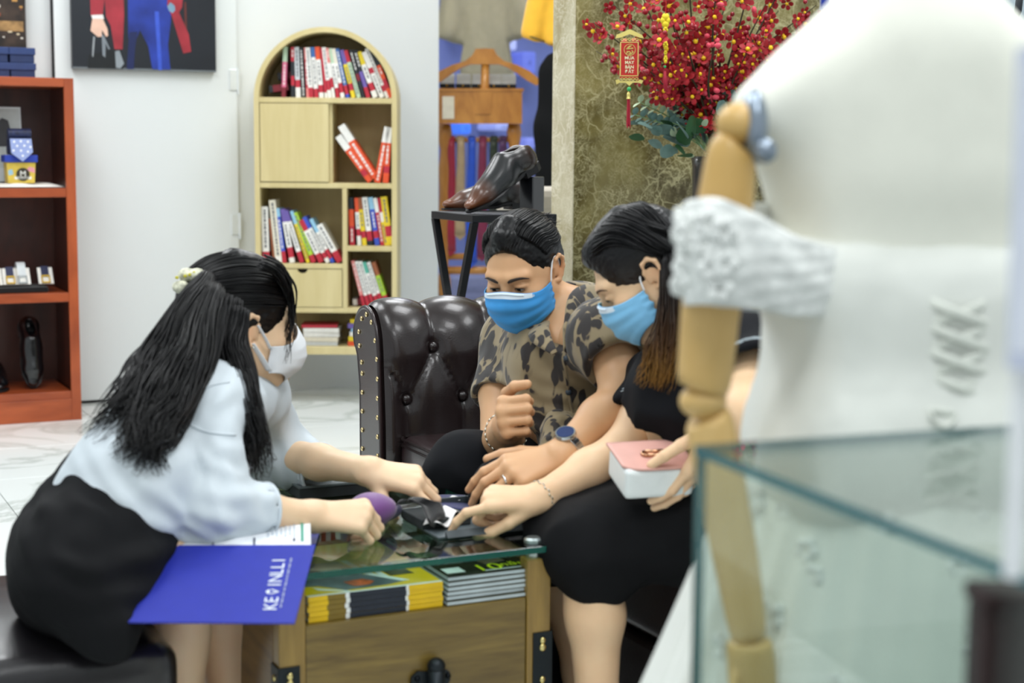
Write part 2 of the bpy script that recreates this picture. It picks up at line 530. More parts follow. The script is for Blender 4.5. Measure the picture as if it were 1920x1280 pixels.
# flush door in the wall, hinges on its right side
dl0 = to_fr(at_l(97, 100, WALL_L))[0]; dl1 = to_fr(at_l(441, 150, WALL_L))[0]
dz0 = 0.012
d1 = wframe(MB().box((dl0 + 0.006, WALL_L - 0.03, dz0), (dl1, WALL_L - 0.001, 2.25), bev=0.002).build('door_1', m_door)); tag(d1, kind='structure')
MB().box((dl0 - 0.002, WALL_L - 0.028, 0.0), (dl0 + 0.005, WALL_L - 0.0005, 2.25)).build('door_gap', m_black, d1)
MB().box((dl0 + 0.006, WALL_L - 0.027, 0.002), (dl1, WALL_L - 0.002, 0.011)).build('door_gap', m_black, d1)
m_hinge = mat('white_enamel_hinge', '#dfe5e6', 0.3, var=0.03, metal=0.2)
for py in (150, 420):
    p = to_fr(at_l(437, py, WALL_L)); z = p[2]
    hb = MB(); hb.box((dl1 - 0.035, WALL_L - 0.036, z - 0.045), (dl1 + 0.001, WALL_L - 0.0295, z + 0.045), bev=0.002)
    hb.tube([(dl1 + 0.004, WALL_L - 0.036, z - 0.055), (dl1 + 0.004, WALL_L - 0.036, z + 0.05)], 0.006, 10)
    hb.ball((dl1 + 0.004, WALL_L - 0.036, z - 0.06), 0.006)
    hb.build('hinge', m_hinge, d1)

# marble column
def marble_brown(name, dark, mid, light, dens=1.0, big=0.5, soft=0.0):
    m = bpy.data.materials.new(name); m.use_nodes = True
    nt = m.node_tree; N = nt.nodes; Lk = nt.links; b = N['Principled BSDF']
    tc = N.new('ShaderNodeTexCoord')
    nz = N.new('ShaderNodeTexNoise'); nz.inputs['Scale'].default_value = 4 * dens; nz.inputs['Detail'].default_value = 9; nz.inputs['Distortion'].default_value = 0.6
    Lk.new(tc.outputs['Object'], nz.inputs['Vector'])
    rp = N.new('ShaderNodeValToRGB'); rp.color_ramp.elements[0].position = 0.36; rp.color_ramp.elements[1].position = 0.66
    rp.color_ramp.elements[0].color = lin(dark); rp.color_ramp.elements[1].color = lin(mid)
    Lk.new(nz.outputs['Fac'], rp.inputs[0])
    col = rp.outputs[0]
    for sc, w, amt in ((13, 0.035, 0.6), (34, 0.07, 0.6), (80, 0.12, 0.55)):
        n3 = N.new('ShaderNodeTexNoise'); n3.inputs['Scale'].default_value = sc * 0.7; n3.inputs['Detail'].default_value = 3
        Lk.new(tc.outputs['Object'], n3.inputs['Vector'])
        mxv = N.new('ShaderNodeMixRGB'); mxv.inputs[0].default_value = 0.12
        Lk.new(tc.outputs['Object'], mxv.inputs[1]); Lk.new(n3.outputs['Color'], mxv.inputs[2])
        vo = N.new('ShaderNodeTexVoronoi'); vo.feature = 'DISTANCE_TO_EDGE'; vo.inputs['Scale'].default_value = sc * dens
        Lk.new(mxv.outputs[0], vo.inputs['Vector'])
        r2 = N.new('ShaderNodeValToRGB'); r2.color_ramp.elements[0].color = (1, 1, 1, 1); r2.color_ramp.elements[1].color = (0, 0, 0, 1)
        r2.color_ramp.elements[1].position = w
        Lk.new(vo.outputs['Distance'], r2.inputs[0])
        n4 = N.new('ShaderNodeTexNoise'); n4.inputs['Scale'].default_value = sc * 0.35; n4.inputs['Detail'].default_value = 4
        Lk.new(tc.outputs['Object'], n4.inputs['Vector'])
        r3 = N.new('ShaderNodeValToRGB'); r3.color_ramp.elements[0].position = 0.40; r3.color_ramp.elements[1].position = 0.56
        Lk.new(n4.outputs['Fac'], r3.inputs[0])
        mu = N.new('ShaderNodeMath'); mu.operation = 'MULTIPLY'; Lk.new(r2.outputs[0], mu.inputs[0]); Lk.new(r3.outputs[0], mu.inputs[1])
        m2 = N.new('ShaderNodeMath'); m2.operation = 'MULTIPLY'; m2.inputs[1].default_value = amt; Lk.new(mu.outputs[0], m2.inputs[0])
        mx = N.new('ShaderNodeMixRGB'); mx.inputs[2].default_value = lin(light)
        Lk.new(m2.outputs[0], mx.inputs[0]); Lk.new(col, mx.inputs[1]); col = mx.outputs[0]
    Lk.new(col, b.inputs['Base Color']); b.inputs['Roughness'].default_value = 0.22
    return m
m_emp = marble_brown('brown_marble', '#443b1c', '#807644', '#c6bf92')
m_emp2 = marble_brown('pale_marble', '#a89d78', '#cfc8ac', '#e8e2cc', dens=0.8)
CW0, CL0 = to_fr(at(1077, 300, 5.0))[:2]
CW1 = to_fr(at_l(1536, 40, CL0))[0]
col_ = wframe(MB().box((CW0, CL0, 0), (CW1, CL0 + 0.145, CEIL)).build('trim_1', m_emp)); tag(col_, kind='structure')
cs = wframe(MB().box((CW0 - 0.004, CL0 + 0.002, 0), (CW0 + 0.001, CL0 + 0.145, CEIL)).build('trim_2', m_emp2)); tag(cs, kind='structure')
for k, (w_, z_) in enumerate(((CW0 + 0.36, 1.4), (CW0 + 0.08, 0.62))):
    pass

# shop window beyond the wall end, night street outside
GL = 7.75
gw0, gw1 = 2.2, 6.6
g1 = wframe(MB().box((gw0, GL, 0.0), (gw1, GL + 0.012, 2.9)).build('window_1', glass('shop_window_glass', '#eef1f9'))); tag(g1, kind='structure')
m_alu = mat('dark_aluminium', '#2a2d36', 0.4, 0.6)
for w in (gw0, 4.3, gw1):
    MB().box((w - 0.02, GL - 0.03, 0), (w + 0.02, GL + 0.04, 2.9)).build('window_frame', m_alu, g1)
wr = wframe(MB().box((CW1 + 0.4, 6.2, 0), (7.0, 6.34, CEIL)).build('wall_right', m_wall)); tag(wr, kind='structure')
# street side
m_street = mat('dusk_blue_facade', '#7c86b8', 0.85, var=0.3, scale=1.6)
st = wframe(MB().box((0.5, 11.2, -0.3), (9.5, 11.3, 4.5)).build('facade_wall', m_street)); tag(st, 'dusky blue house front across the street behind the glass', 'facade', kind='structure')
rs = wframe(MB().box((-2.0, 10.5, -0.3), (9.5, 11.3, -0.05)).build('road', mat('asphalt', '#4b5168', 0.9, var=0.2, scale=6))); tag(rs, kind='structure')
def lit(name, px, py, wpx, hpx, col, strn, lab, l=10.9):  # glowing boxes standing in for pale reflections in the window glass
    a = to_fr(at_l(px, py, l)); s = 11.3 / 3000
    o = wframe(MB().box((a[0] - wpx * s / 2, l - 0.05, a[2] - hpx * s / 2), (a[0] + wpx * s / 2, l + 0.3, a[2] + hpx * s / 2), bev=0.02).build(name, mat('lit_' + name + str(px), col, 0.5, emit=col, estr=strn)))
    MB().box((a[0] - wpx * s / 2 + 0.05, l - 0.056, a[2] - hpx * s * 0.1), (a[0] + wpx * s / 2 - 0.05, l - 0.05, a[2] + hpx * s * 0.1)).build('reflection_band', mat('lit_panel' + str(px), col, 0.4, var=0.3, scale=20), o)
    tag(o, lab, 'reflection')
lit('reflection_box', 868, 44, 26, 30, '#6a68d8', 0.5, 'small violet glowing reflection box left of the tan shirt reflection')
lit('reflection_box', 945, 78, 46, 34, '#b9bfe8', 0.55, 'pale lavender glowing reflection box high in the window view')
lit('reflection_box', 988, 118, 30, 44, '#6f7cd2', 0.45, 'blue violet glowing reflection box beside the yellow polo shirt')
lit('reflection_box', 869, 241, 24, 22, '#3a72e0', 0.9, 'small square blue glowing reflection box above the neckties')
lit('reflection_box', 940, 238, 36, 14, '#a9b2e4', 0.5, 'flat pale glowing reflection box above the dark neckties')
lit('reflection_box', 993, 268, 28, 22, '#8d96dd', 0.45, 'pale violet glowing reflection box right of the valet stand')
lit('reflection_box', 880, 540, 90, 50, '#8e90a8', 0.12, 'low pale grey glowing reflection box below the neckties')

# ================================================================== POSTERS
def on_wall(px, py, off=0.0):
    p = to_fr(at_l(px, py, WALL_L - off)); return p[0], p[2]
a0 = on_wall(135, 128, .05); a1 = on_wall(404, 130, .05)
PT = a0[1] + 1.05
po = thing('poster', 'large poster of a man in red coat and blue suit', 'poster', fr(a0[0], WALL_L - 0.05, a0[1]), YAW)
pw = a1[0] - a0[0]
MB().box((0, -0.012, 0), (pw, 0.018, 1.05)).build('poster_panel', mat('poster_dark_print', '#20242b', 0.35, var=0.25, scale=2), po)
MB().box((0.0, -0.0125, 0), (pw, -0.0121, 0.006)).build('poster_edge', mat('poster_edge', '#6d7478', 0.5), po)
PS = pw / 269.0   # metres per photo pixel on the poster
def flat(name, pts, colr, depth, rough=0.4, var=0.12, scale=14):
    poly = [((x - 135) * PS, (129 - y) * PS) for x, y in pts]
    M = Matrix(((1, 0, 0, 0), (0, 0, 1, 0), (0, 1, 0, 0), (0, 0, 0, 1)))
    MB().prism(poly, -0.0121 - depth, -0.0121 - depth + 0.0006, M=M).build(name, mat('print_' + name + colr, colr, rough, var=var, scale=scale), po)
U = -120
flat('printed_trousers', [(240, U), (318, U), (320, 0), (318, 40), (312, 80), (316, 128), (282, 128), (275, 85), (260, 55), (250, 80), (242, 118), (238, 60)], '#22368c', 0.0004, var=0.35, scale=9)
flat('printed_trouser_leg', [(240, 60), (256, 58), (250, 90), (247, 128), (234, 128)], '#1a2450', 0.0005)
flat('printed_crease', [(288, 20), (296, 20), (300, 128), (293, 128)], '#3a57c4', 0.0006)
flat('printed_coat', [(168, U), (230, U), (231, 30), (227, 92), (212, 92), (206, 50), (198, 34), (196, 0), (192, 30), (170, 32)], '#9c2f3a', 0.0008, var=0.2, scale=12)
flat('printed_coat', [(320, U), (352, U), (340, 10), (334, 20), (352, 60), (356, 92), (341, 96), (330, 60), (320, 26), (312, 10)], '#9c2f3a', 0.0008, var=0.2, scale=12)
flat('printed_cuff', [(171, 32), (192, 30), (194, 38), (173, 39)], '#e9e6e2', 0.001)
flat('printed_hand', [(173, 38), (192, 38), (200, 56), (201, 68), (197, 70), (190, 58), (189, 70), (182, 71), (169, 60), (171, 48)], '#e0b9a4', 0.001)
flat('printed_watch', [(312, 10), (318, 2), (326, 8), (327, 16), (322, 22), (315, 18)], '#6f8fa6', 0.001)
flat('printed_bag_handle', [(174, 70), (177, 71), (175, 90), (173, 108), (171, 106), (172, 88)], '#9aa0a4', 0.001)
flat('printed_bag_handle', [(189, 64), (194, 70), (204, 92), (201, 93), (196, 82), (195, 108), (190, 104)], '#7d858c', 0.001)
flat('printed_bag', [(165, 104), (205, 94), (224, 92), (228, 128), (162, 128)], '#15191c', 0.0009)
flat('printed_buckle', [(213, 96), (221, 94), (229, 118), (222, 127), (214, 126)], '#8a9298', 0.001)
flat('printed_seam', [(344, 0), (348, 0), (349, 70), (345, 60)], '#5a2c28', 0.0007)

b0 = on_wall(-120, 94, .05); b1 = on_wall(49, 95, .05)
po2 = thing('poster', 'dark poster with warm shop lights at the top left', 'poster', fr(b0[0], WALL_L - 0.05, b0[1]), YAW)
pw2 = b1[0] - b0[0]
MB().box((0, -0.012, 0), (pw2, 0.018, 0.8)).build('poster_panel', mat('poster_brown_print', '#33271f', 0.4, var=0.7, scale=22), po2)
for i in range(16):
    x = pw2 - random.uniform(0.01, 0.2); z = random.uniform(0.04, 0.3)
    s = random.uniform(0.006, 0.022)
    MB().box((x, -0.0128, z), (min(x + s, pw2), -0.012, z + s * 0.6)).build('printed_light', mat('print_light%d' % (i % 4), ['#d8c9a8', '#b98a4a', '#8d4a32', '#e9e4d8'][i % 4], 0.5), po2)
MB().box((pw2 - 0.11, -0.0129, 0.085), (pw2 - 0.01, -0.012, 0.125)).build('printed_counter', mat('print_counter', '#9c7a4c', 0.5, var=0.4), po2)

# ================================================================== LEFT DISPLAY CABINET
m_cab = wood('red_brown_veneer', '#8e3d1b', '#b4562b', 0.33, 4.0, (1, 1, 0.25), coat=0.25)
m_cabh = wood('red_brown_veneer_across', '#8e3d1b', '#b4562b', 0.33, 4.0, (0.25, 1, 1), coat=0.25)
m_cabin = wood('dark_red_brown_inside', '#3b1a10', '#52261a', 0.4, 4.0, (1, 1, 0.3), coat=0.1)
cc = to_fr(at(152, 788, 6.35)); CBW, CBL = cc[0], cc[1]
CBH = 1.352; CBWID = 0.78; CBD = WALL_L - CBL - 0.06
cb = thing('display_cabinet', 'red brown wooden display cabinet against the left wall', 'cabinet', fr(CBW - CBWID, CBL, 0), YAW)
ST = 0.038
def cbox(name, lo, hi, m, bev=0.002): return MB().box(lo, hi, bev=bev).build(name, m, cb)
cbox('side_panel', (CBWID - 0.022, 0.0, 0), (CBWID, CBD, CBH), m_cab)
cbox('side_panel', (0, 0.0, 0), (0.022, CBD, CBH), m_cab)
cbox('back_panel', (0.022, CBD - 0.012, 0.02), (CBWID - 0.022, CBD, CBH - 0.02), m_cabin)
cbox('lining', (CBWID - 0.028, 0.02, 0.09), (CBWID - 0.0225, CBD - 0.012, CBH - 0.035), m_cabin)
cbox('top_board', (0.0, -0.004, CBH - 0.034), (CBWID, CBD, CBH), m_cabh)
cbox('front_stile', (CBWID - ST, -0.018, 0.0), (CBWID, -0.0005, CBH), m_cab)
cbox('top_rail', (0.0, -0.018, CBH - 0.034), (CBWID - ST, -0.0005, CBH), m_cabh)
SH1, SH2, SH3 = 0.925, 0.512, 0.118
for z in (SH1, SH2):
    cbox('shelf', (0.022, -0.016, z - 0.036), (CBWID - ST, CBD - 0.012, z), m_cabh)
cbox('shelf', (0.022, -0.014, SH3 - 0.03), (CBWID - ST, CBD - 0.012, SH3), m_cabh)
cbox('plinth', (0.0, -0.018, 0.0), (CBWID - ST, 0.0, SH3 - 0.03), m_cabh)
cbM = Matrix.Translation(fr(CBW - CBWID, CBL, 0)) @ Matrix.Rotation(YAW, 4, 'Z')
def cab_local(px, py, dl):     # photo pixel on the plane dl behind the cabinet front -> cabinet coordinates
    p = to_fr(at_l(px, py, CBL + dl)); return p[0] - (CBW - CBWID), dl, p[2]
def cab_thing(name, label, cat, x, y, z, rot=0.0, group=None):
    return thing(name, label, cat, cbM @ Vector((x, y, z)), YAW + rot, group)
# navy boxes stacked on top
m_navy = mat('navy_box_card', '#24355f', 0.6, var=0.08, scale=40)
m_navy2 = mat('navy_box_lid', '#2b3f70', 0.55, var=0.08, scale=40)
for (px, py, row, nm) in ((40, 131, 0, 'lower right'), (-8, 131, 0, 'lower left'), (38, 104, 1, 'upper right'), (-12, 103, 1, 'upper left')):
    x, y, z = cab_local(px, py, 0.12)
    hgt = 0.058; z = CBH + row * (hgt + 0.001)
    t = cab_thing('gift_box', '%s navy blue gift box stacked on the red brown cabinet' % nm, 'box', x, 0.13, z, 0.02 if row else 0, 'navy boxes on the cabinet')
    MB().box((-0.046, -0.05, 0), (0.046, 0.05, 0.03), bev=0.002).build('box_base', m_navy, t)
    MB().box((-0.05, -0.054, 0.0305), (0.05, 0.054, hgt), bev=0.002).build('box_lid', m_navy2, t)
# white folded cloth on the first shelf
x, y, z = cab_local(60, 345, 0.05)
cl = cab_thing('folded_cloth', 'white folded cloth lying on the upper cabinet shelf', 'cloth', x - 0.09, 0.0, SH1)
def clothfn(u, v):
    a = u * 2 - 1
    return (a * 0.21, 0.0 + v * 0.3, 0.004 + 0.016 * (1 - abs(a) ** 6) * (1 - abs(2 * v - 1) ** 8) * (0.8 + 0.3 * math.sin(17 * u + 9 * v) * math.sin(11 * v - 5 * u)))
c_ = MB().grid(clothfn, 40, 20)
c_.build('cloth_layer', mat('white_cotton', '#eeeae4', 0.9, var=0.03, bump=0.2, bscale=200), cl, smooth=True)
CZ = SH1 + 0.021
# framed photograph
x, y, z = cab_local(18, 330, 0.16)
pf = cab_thing('photo_frame', 'clear framed photograph leaning behind the yellow gift box', 'photo frame', x - 0.03, 0.17, CZ, -0.06)
M = Matrix.Rotation(R(-9), 4, 'X')
MB().box((-0.085, 0, 0), (0.085, 0.008, 0.30), bev=0.002, M=M).build('frame', mat('pale_acrylic', '#c9cfd2', 0.15, var=0.03), pf)
MB().box((-0.08, -0.0012, 0.055), (0.08, -0.0002, 0.292), M=M).build('print', mat('grey_photo_print', '#b4bab8', 0.35, var=0.25, scale=9), pf)
MB().prism([(-0.02, 0.14), (0.03, 0.14), (0.045, 0.20), (0.035, 0.245), (0.012, 0.255), (-0.012, 0.235), (-0.022, 0.19)], 0, 0.0005, M=M @ Matrix(((1, 0, 0, 0), (0, 0, -1, -0.0013), (0, 1, 0, 0), (0, 0, 0, 1)))).build('printed_figure', mat('print_hair', '#2f2f33', 0.5), pf)
MB().prism([(-0.07, 0.06), (-0.01, 0.06), (-0.02, 0.16), (-0.05, 0.21), (-0.078, 0.2)], 0, 0.0005, M=M @ Matrix(((1, 0, 0, 0), (0, 0, -1, -0.0014), (0, 1, 0, 0), (0, 0, 0, 1)))).build('printed_figure', mat('print_suit', '#3b4148', 0.5), pf)
MB().prism([(-0.078, 0.245), (-0.03, 0.25), (-0.025, 0.285), (-0.078, 0.29)], 0, 0.0005, M=M @ Matrix(((1, 0, 0, 0), (0, 0, -1, -0.0014), (0, 1, 0, 0), (0, 0, 0, 1)))).build('printed_leaves', mat('print_leaf', '#4d5f48', 0.5, var=0.4), pf)
# yellow gift cup with blue lid tray and a rolled tie
x, y, z = cab_local(38, 335, 0.06)
cup = cab_thing('gift_box', 'yellow printed gift box under a blue lid on white cloth', 'box', x, 0.07, CZ - 0.003)
MB().prism([(-0.05, 0.0), (0.05, 0.0), (0.055, 0.08), (-0.055, 0.08)], -0.04, 0.04, M=Matrix(((1, 0, 0, 0), (0, 0, -1, 0), (0, 1, 0, 0), (0, 0, 0, 1)))).build('carton', mat('yellow_print_card', '#d9bb4d', 0.55, var=0.12, scale=30), cup)
F = Matrix(((1, 0, 0, 0), (0, 0, -1, -0.0402), (0, 1, 0, 0), (0, 0, 0, 1)))
def disc(r, n=20, cx=0, cy=0): return [(cx + r * math.cos(2 * math.pi * i / n), cy + r * math.sin(2 * math.pi * i / n)) for i in range(n)]
MB().prism(disc(0.026, 24, 0.006, 0.034), 0, 0.0006, M=F).build('emblem_disc', mat('emblem_brown', '#3a3426', 0.5), cup)
MB().prism([(0.018, 0.05), (0.052, 0.04), (0.05, 0.06), (0.03, 0.064)], 0, 0.0004, M=F).build('printed_pink_patch', mat('print_pink', '#e59aa6', 0.5), cup)
MB().prism([(-0.048, 0.03), (-0.03, 0.035), (-0.034, 0.055), (-0.05, 0.05)], 0, 0.0004, M=F).build('printed_blue_patch', mat('print_lblue', '#9fc6d8', 0.5), cup)
tm = text_mesh('M', 0.032); link('emblem_mark', tm, mat('emblem_white', '#f0efe6', 0.5), cup).matrix_local = F @ Matrix.Translation((0.006, 0.036, 0.001))
MB().box((-0.026, 0.0155, 0.0), (0.038, 0.026, 0.0006), M=F).build('emblem_banner', mat('emblem_white', '#f0efe6', 0.5), cup)
ld = cab_thing('box_lid', 'bright blue lid tray on top of the yellow gift box', 'lid', x, 0.07, CZ + 0.0785)
MB().box((-0.063, -0.048, 0), (0.063, 0.05, 0.028), bev=0.003).build('lid', mat('royal_blue_card', '#2740a8', 0.5), ld)
tie = cab_thing('necktie', 'rolled light blue necktie with white dots on blue lid', 'necktie', x - 0.004, 0.055, CZ + 0.108)
def tiefn(u, v):      # folded blade hanging forward
    return ((u - 0.5) * (0.085 - 0.0 * v), -0.035 - 0.008 * math.sin(v * 3), 0.075 - 0.075 * v)
m_tie = mat('periwinkle_tie_silk', '#98a6d6', 0.5, var=0.05)
MB().prism([(-0.04, 0.062), (0.04, 0.062), (0.045, 0.01), (0.006, -0.026), (-0.036, 0.006)], 0, 0.012, M=Matrix(((1, 0, 0, 0), (0, 0, -1, -0.046), (0, 1, 0, 0), (0, 0, 0, 1)))).build('blade', m_tie, tie)
for i, (dx, dz) in enumerate(((-0.025, 0.05), (0.0, 0.052), (0.027, 0.05), (-0.014, 0.034), (0.013, 0.035), (0.036, 0.03), (-0.028, 0.016), (0.0, 0.016), (0.026, 0.012), (0.006, -0.004))):
    MB().prism(disc(0.0045, 8, dx, dz), 0, 0.0004, M=Matrix(((1, 0, 0, 0), (0, 0, -1, -0.0585), (0, 1, 0, 0), (0, 0, 0, 1)))).build('dot', mat('tie_dot_white', '#f2f3f6', 0.5), tie)
rb = MB(); rb.tube([(-0.043, -0.02, 0.079), (0.043, -0.02, 0.079)], 0.022, 14); rb.tube([(-0.04, 0.02, 0.02), (0.04, 0.02, 0.02)], 0.02, 14)
rb.box((-0.042, -0.02, 0.0), (0.042, 0.02, 0.07), bev=0.006)
rb.build('roll', mat('navy_tie_silk', '#1c2547', 0.5, var=0.5, scale=90), tie)
# belts in a black tray
x, y, z = cab_local(75, 520, 0.07)
tr = cab_thing('display_tray', 'black velvet tray holding rolled belts on the middle shelf', 'tray', x - 0.14, 0.03, SH2)
MB().box((-0.2, 0, 0), (0.165, 0.16, 0.022), bev=0.004).build('tray', mat('black_velvet', '#0e0e10', 0.9, sheen=0.3), tr)
m_belt = [mat('navy_belt', '#20264a', 0.45), mat('white_belt', '#dde2e4', 0.4), mat('black_belt', '#16171b', 0.4)]
m_gold = mat('gold_buckle', '#d8b24a', 0.25, 1.0); m_steel = mat('steel_buckle', '#c9cdd0', 0.2, 1.0)
m_card = mat('white_belt_card', '#ece9e2', 0.6)
for i, (px, bm_, bk, lab) in enumerate(((-12, 2, m_gold, 'rolled black belt with gold buckle at the tray\'s left end'), (18, 0, m_gold, 'rolled navy belt with large gold buckle in black tray'), (41, 1, m_steel, 'rolled white belt with steel buckle standing tallest in tray'), (84, 0, m_gold, 'rolled navy belt with slim gold buckle at tray\'s right end'))):
    bx_ = cab_local(px, 505, 0.07)[0]
    t = cab_thing('belt', lab, 'belt', bx_, 0.06, SH2 + 0.0225)
    Mt = Matrix.Rotation(R(-35), 4, 'X')
    MB().box((-0.028, -0.02, 0), (0.03, -0.014, 0.075), bev=0.001, M=Mt).build('card', m_card, t)
    ro = MB(); hh = 0.095 if i == 2 else 0.07
    ro.tube([(-0.016, 0.055 + 0.03 * math.cos(a), hh - 0.032 + 0.03 * math.sin(a)) for a in np.linspace(0, 2 * math.pi, 20)], 0.001, 4)
    ro.lathe([(0.033, -0.016), (0.033, 0.016), (0.025, 0.016), (0.025, -0.016), (0.033, -0.016)], 24, M=Matrix.Translation((0, 0.055, hh - 0.034)) @ Matrix.Rotation(R(90), 4, 'Y'), cap=False)
    ro.build('strap_roll', m_belt[bm_], t, smooth=False)
    MB().box((-0.015, -0.022, 0.03), (0.015, -0.0205, 0.08), M=Mt).build('strap', m_belt[bm_], t)
    bu = MB()
    for q in ((-0.017, 0.0, -0.012, 0.036), (0.012, 0.0, 0.017, 0.036), (-0.017, 0.0, 0.017, 0.006), (-0.017, 0.03, 0.017, 0.036)):
        bu.box((q[0], -0.0275, q[1]), (q[2], -0.0225, q[3]), bev=0.001, M=Mt)
    bu.build('buckle', bk, t)

# ================================================================== ARCHED BOOKCASE
m_oak = wood('pale_oak', '#c5b47e', '#d5c693', 0.5, 5.0, (1, 1, 0.12), coat=0.05, dist=1.5)
m_oakin = wood('pale_oak_inside', '#b7a06c', '#c8b37f', 0.55, 5.0, (1, 1, 0.12), coat=0.0, dist=1.5)
BKY = 6.79; BKD = 0.30
bx0 = at(478, 400, BKY)[0]; bx1 = at(744, 400, BKY)[0]
BW = bx1 - bx0
def bz(py, px=610): return at(px, py, BKY)[2]
bk = thing('bookcase', 'arched pale oak bookcase on splayed legs by the white wall', 'bookcase', (bx0, BKY, 0), R(1.0))
RAD = BW / 2; T = 0.022
ZB = bz(665); ZS = bz(50) - RAD
def arch(r, zs, n=32, z0=ZB):
    pts = [(RAD - r, z0)]
    pts += [(RAD - r * math.cos(math.pi * i / n), zs + r * math.sin(math.pi * i / n)) for i in range(n + 1)]
    pts += [(RAD + r, z0)]
    return pts
sh = MB()
po_, pi_ = arch(RAD, ZS), arch(RAD - T, ZS)
n = len(po_)
vs = [(p[0], 0, p[1]) for p in po_] + [(p[0], 0, p[1]) for p in pi_] + [(p[0], BKD, p[1]) for p in po_] + [(p[0], BKD, p[1]) for p in pi_]
fs = []
for i in range(n - 1):
    fs += [(i, i + 1, n + i + 1, n + i), (2 * n + i, 3 * n + i, 3 * n + i + 1, 2 * n + i + 1), (i, 2 * n + i, 2 * n + i + 1, i + 1), (n + i, n + i + 1, 3 * n + i + 1, 3 * n + i)]
fs += [(0, n, 3 * n, 2 * n), (n - 1, 3 * n - 1, 4 * n - 1, 2 * n - 1)]
sh.add(vs, fs).build('carcass', m_oak, bk)
MB().prism(arch(RAD - T + 0.001, ZS), -BKD + 0.001, -BKD + 0.012, M=Matrix(((1, 0, 0, 0), (0, 0, -1, 0), (0, 1, 0, 0), (0, 0, 0, 1)))).build('back_panel', m_oakin, bk)
def bxl(px): return at(px, 400, BKY)[0] - bx0
def bb(name, x0, x1, z0, z1, y0=0.002, y1=BKD - 0.012, m=None, bev=0.0015, par=None):
    return MB().box((x0, y0, z0), (x1, y1, z1), bev=bev).build(name, m or m_oak, par or bk)
zA, zB_, zC = bz(183), bz(343), bz(577)
XI0, XI1 = T, BW - T
bb('shelf', XI0, XI1, zA - T, zA)
bb('shelf', XI0, XI1, zB_ - T, zB_)
bb('shelf', XI0, XI1, zC - T, zC)
bb('shelf', XI0, XI1, ZB, bz(651))
xv = bxl(617)
bb('divider', xv - 0.004, xv + 0.014, zB_, zA - T, y0=0.02)
dr = bb('door', XI0 + 0.003, xv - 0.001, zB_ + 0.004, zA - T - 0.003, y0=0.001, y1=0.018)
xd = bxl(646)
bb('divider', xd - 0.01, xd + 0.01, zC, zB_ - T)
zD = bz(495)
bb('shelf', XI0, xd - 0.01, zD - 0.02, zD)
zE = bz(461)
bb('shelf', xd + 0.01, XI1, zE - T, zE)
dw = thing('drawer', None, None); dw.parent = bk
zd0, zd1 = zC + 0.003, zD - 0.023
# drawer front with a half round finger notch
xn = bxl(566); rn = 0.022
poly = [(XI0 + 0.003, zd0), (xd - 0.013, zd0), (xd - 0.013, zd1)] + [(xn + rn * math.cos(a), zd1 - rn * math.sin(a) * 0.8) for a in np.linspace(0, math.pi, 13)] + [(XI0 + 0.003, zd1)]
bpy.data.objects.remove(dw)
dwf = MB().prism(poly, -0.02, -0.002, M=Matrix(((1, 0, 0, 0), (0, 0, -1, 0), (0, 1, 0, 0), (0, 0, 0, 1)))).build('drawer', m_oak, bk)
MB().box((xn - 0.03, 0.021, zd1 - 0.03), (xn + 0.03, 0.024, zd1)).build('finger_notch', mat('notch_dark', '#1a150e', 0.8), dwf)
for (xa, xb, y0) in ((0.115, 0.06, 0.03), (0.115, 0.075, BKD - 0.05), (BW - 0.115, BW - 0.06, 0.03), (BW - 0.115, BW - 0.075, BKD - 0.05)):
    yb = y0 - 0.03 if y0 < 0.1 else y0 + 0.02
    MB().tube([(xa, y0, ZB), (xb, yb, 0.012)], [0.024, 0.015], 14).build('leg', wood('oak_leg', '#c79a52', '#d9b36c', 0.45, 6, (1, 1, 0.2)), bk, smooth=True)

# ------------------------------------------------------------------ books
CN = {'w': ('#ecebe6', 'white'), 'r': ('#b92a3c', 'red'), 'k': ('#23272c', 'black'), 'p': ('#d86a8c', 'pink'), 'g': ('#b8d2b4', 'pale green'), 'b': ('#3f6aa8', 'blue'),
      'o': ('#e2552e', 'orange'), 'y': ('#e6cc2a', 'yellow'), 'v': ('#6c5aa4', 'purple'), 'l': ('#a8cf3c', 'lime'), 't': ('#5fb6a2', 'teal'), 'c': ('#e3ddcb', 'cream'),
      'n': ('#9a5a38', 'brown'), 'd': ('#7a1f2c', 'dark red'), 'a': ('#c9ced0', 'grey'), 'e': ('#38455e', 'dark blue'), 'u': ('#3a55c0', 'royal blue'), 's': ('#93c4e0', 'sky blue'), 'f':('#e58a86','salmon')}
def bmat(ch): return mat('book_' + CN[ch][1].replace(' ', '_'), CN[ch][0], 0.45, var=0.06, scale=60)
m_page = mat('book_pages', '#e6e0d0', 0.8, var=0.05, scale=200)
m_ink = mat('spine_lettering', '#6d6f74', 0.6); m_inkw = mat('spine_lettering_white', '#e8e6e2', 0.6)
ORD = ['first', 'second', 'third', 'fourth', 'fifth', 'sixth', 'seventh', 'eighth', 'ninth', 'tenth', 'eleventh', 'twelfth', '13th', '14th', '15th', '16th', '17th', '18th', '19th', '20th', '21st', '22nd', '23rd', '24th']
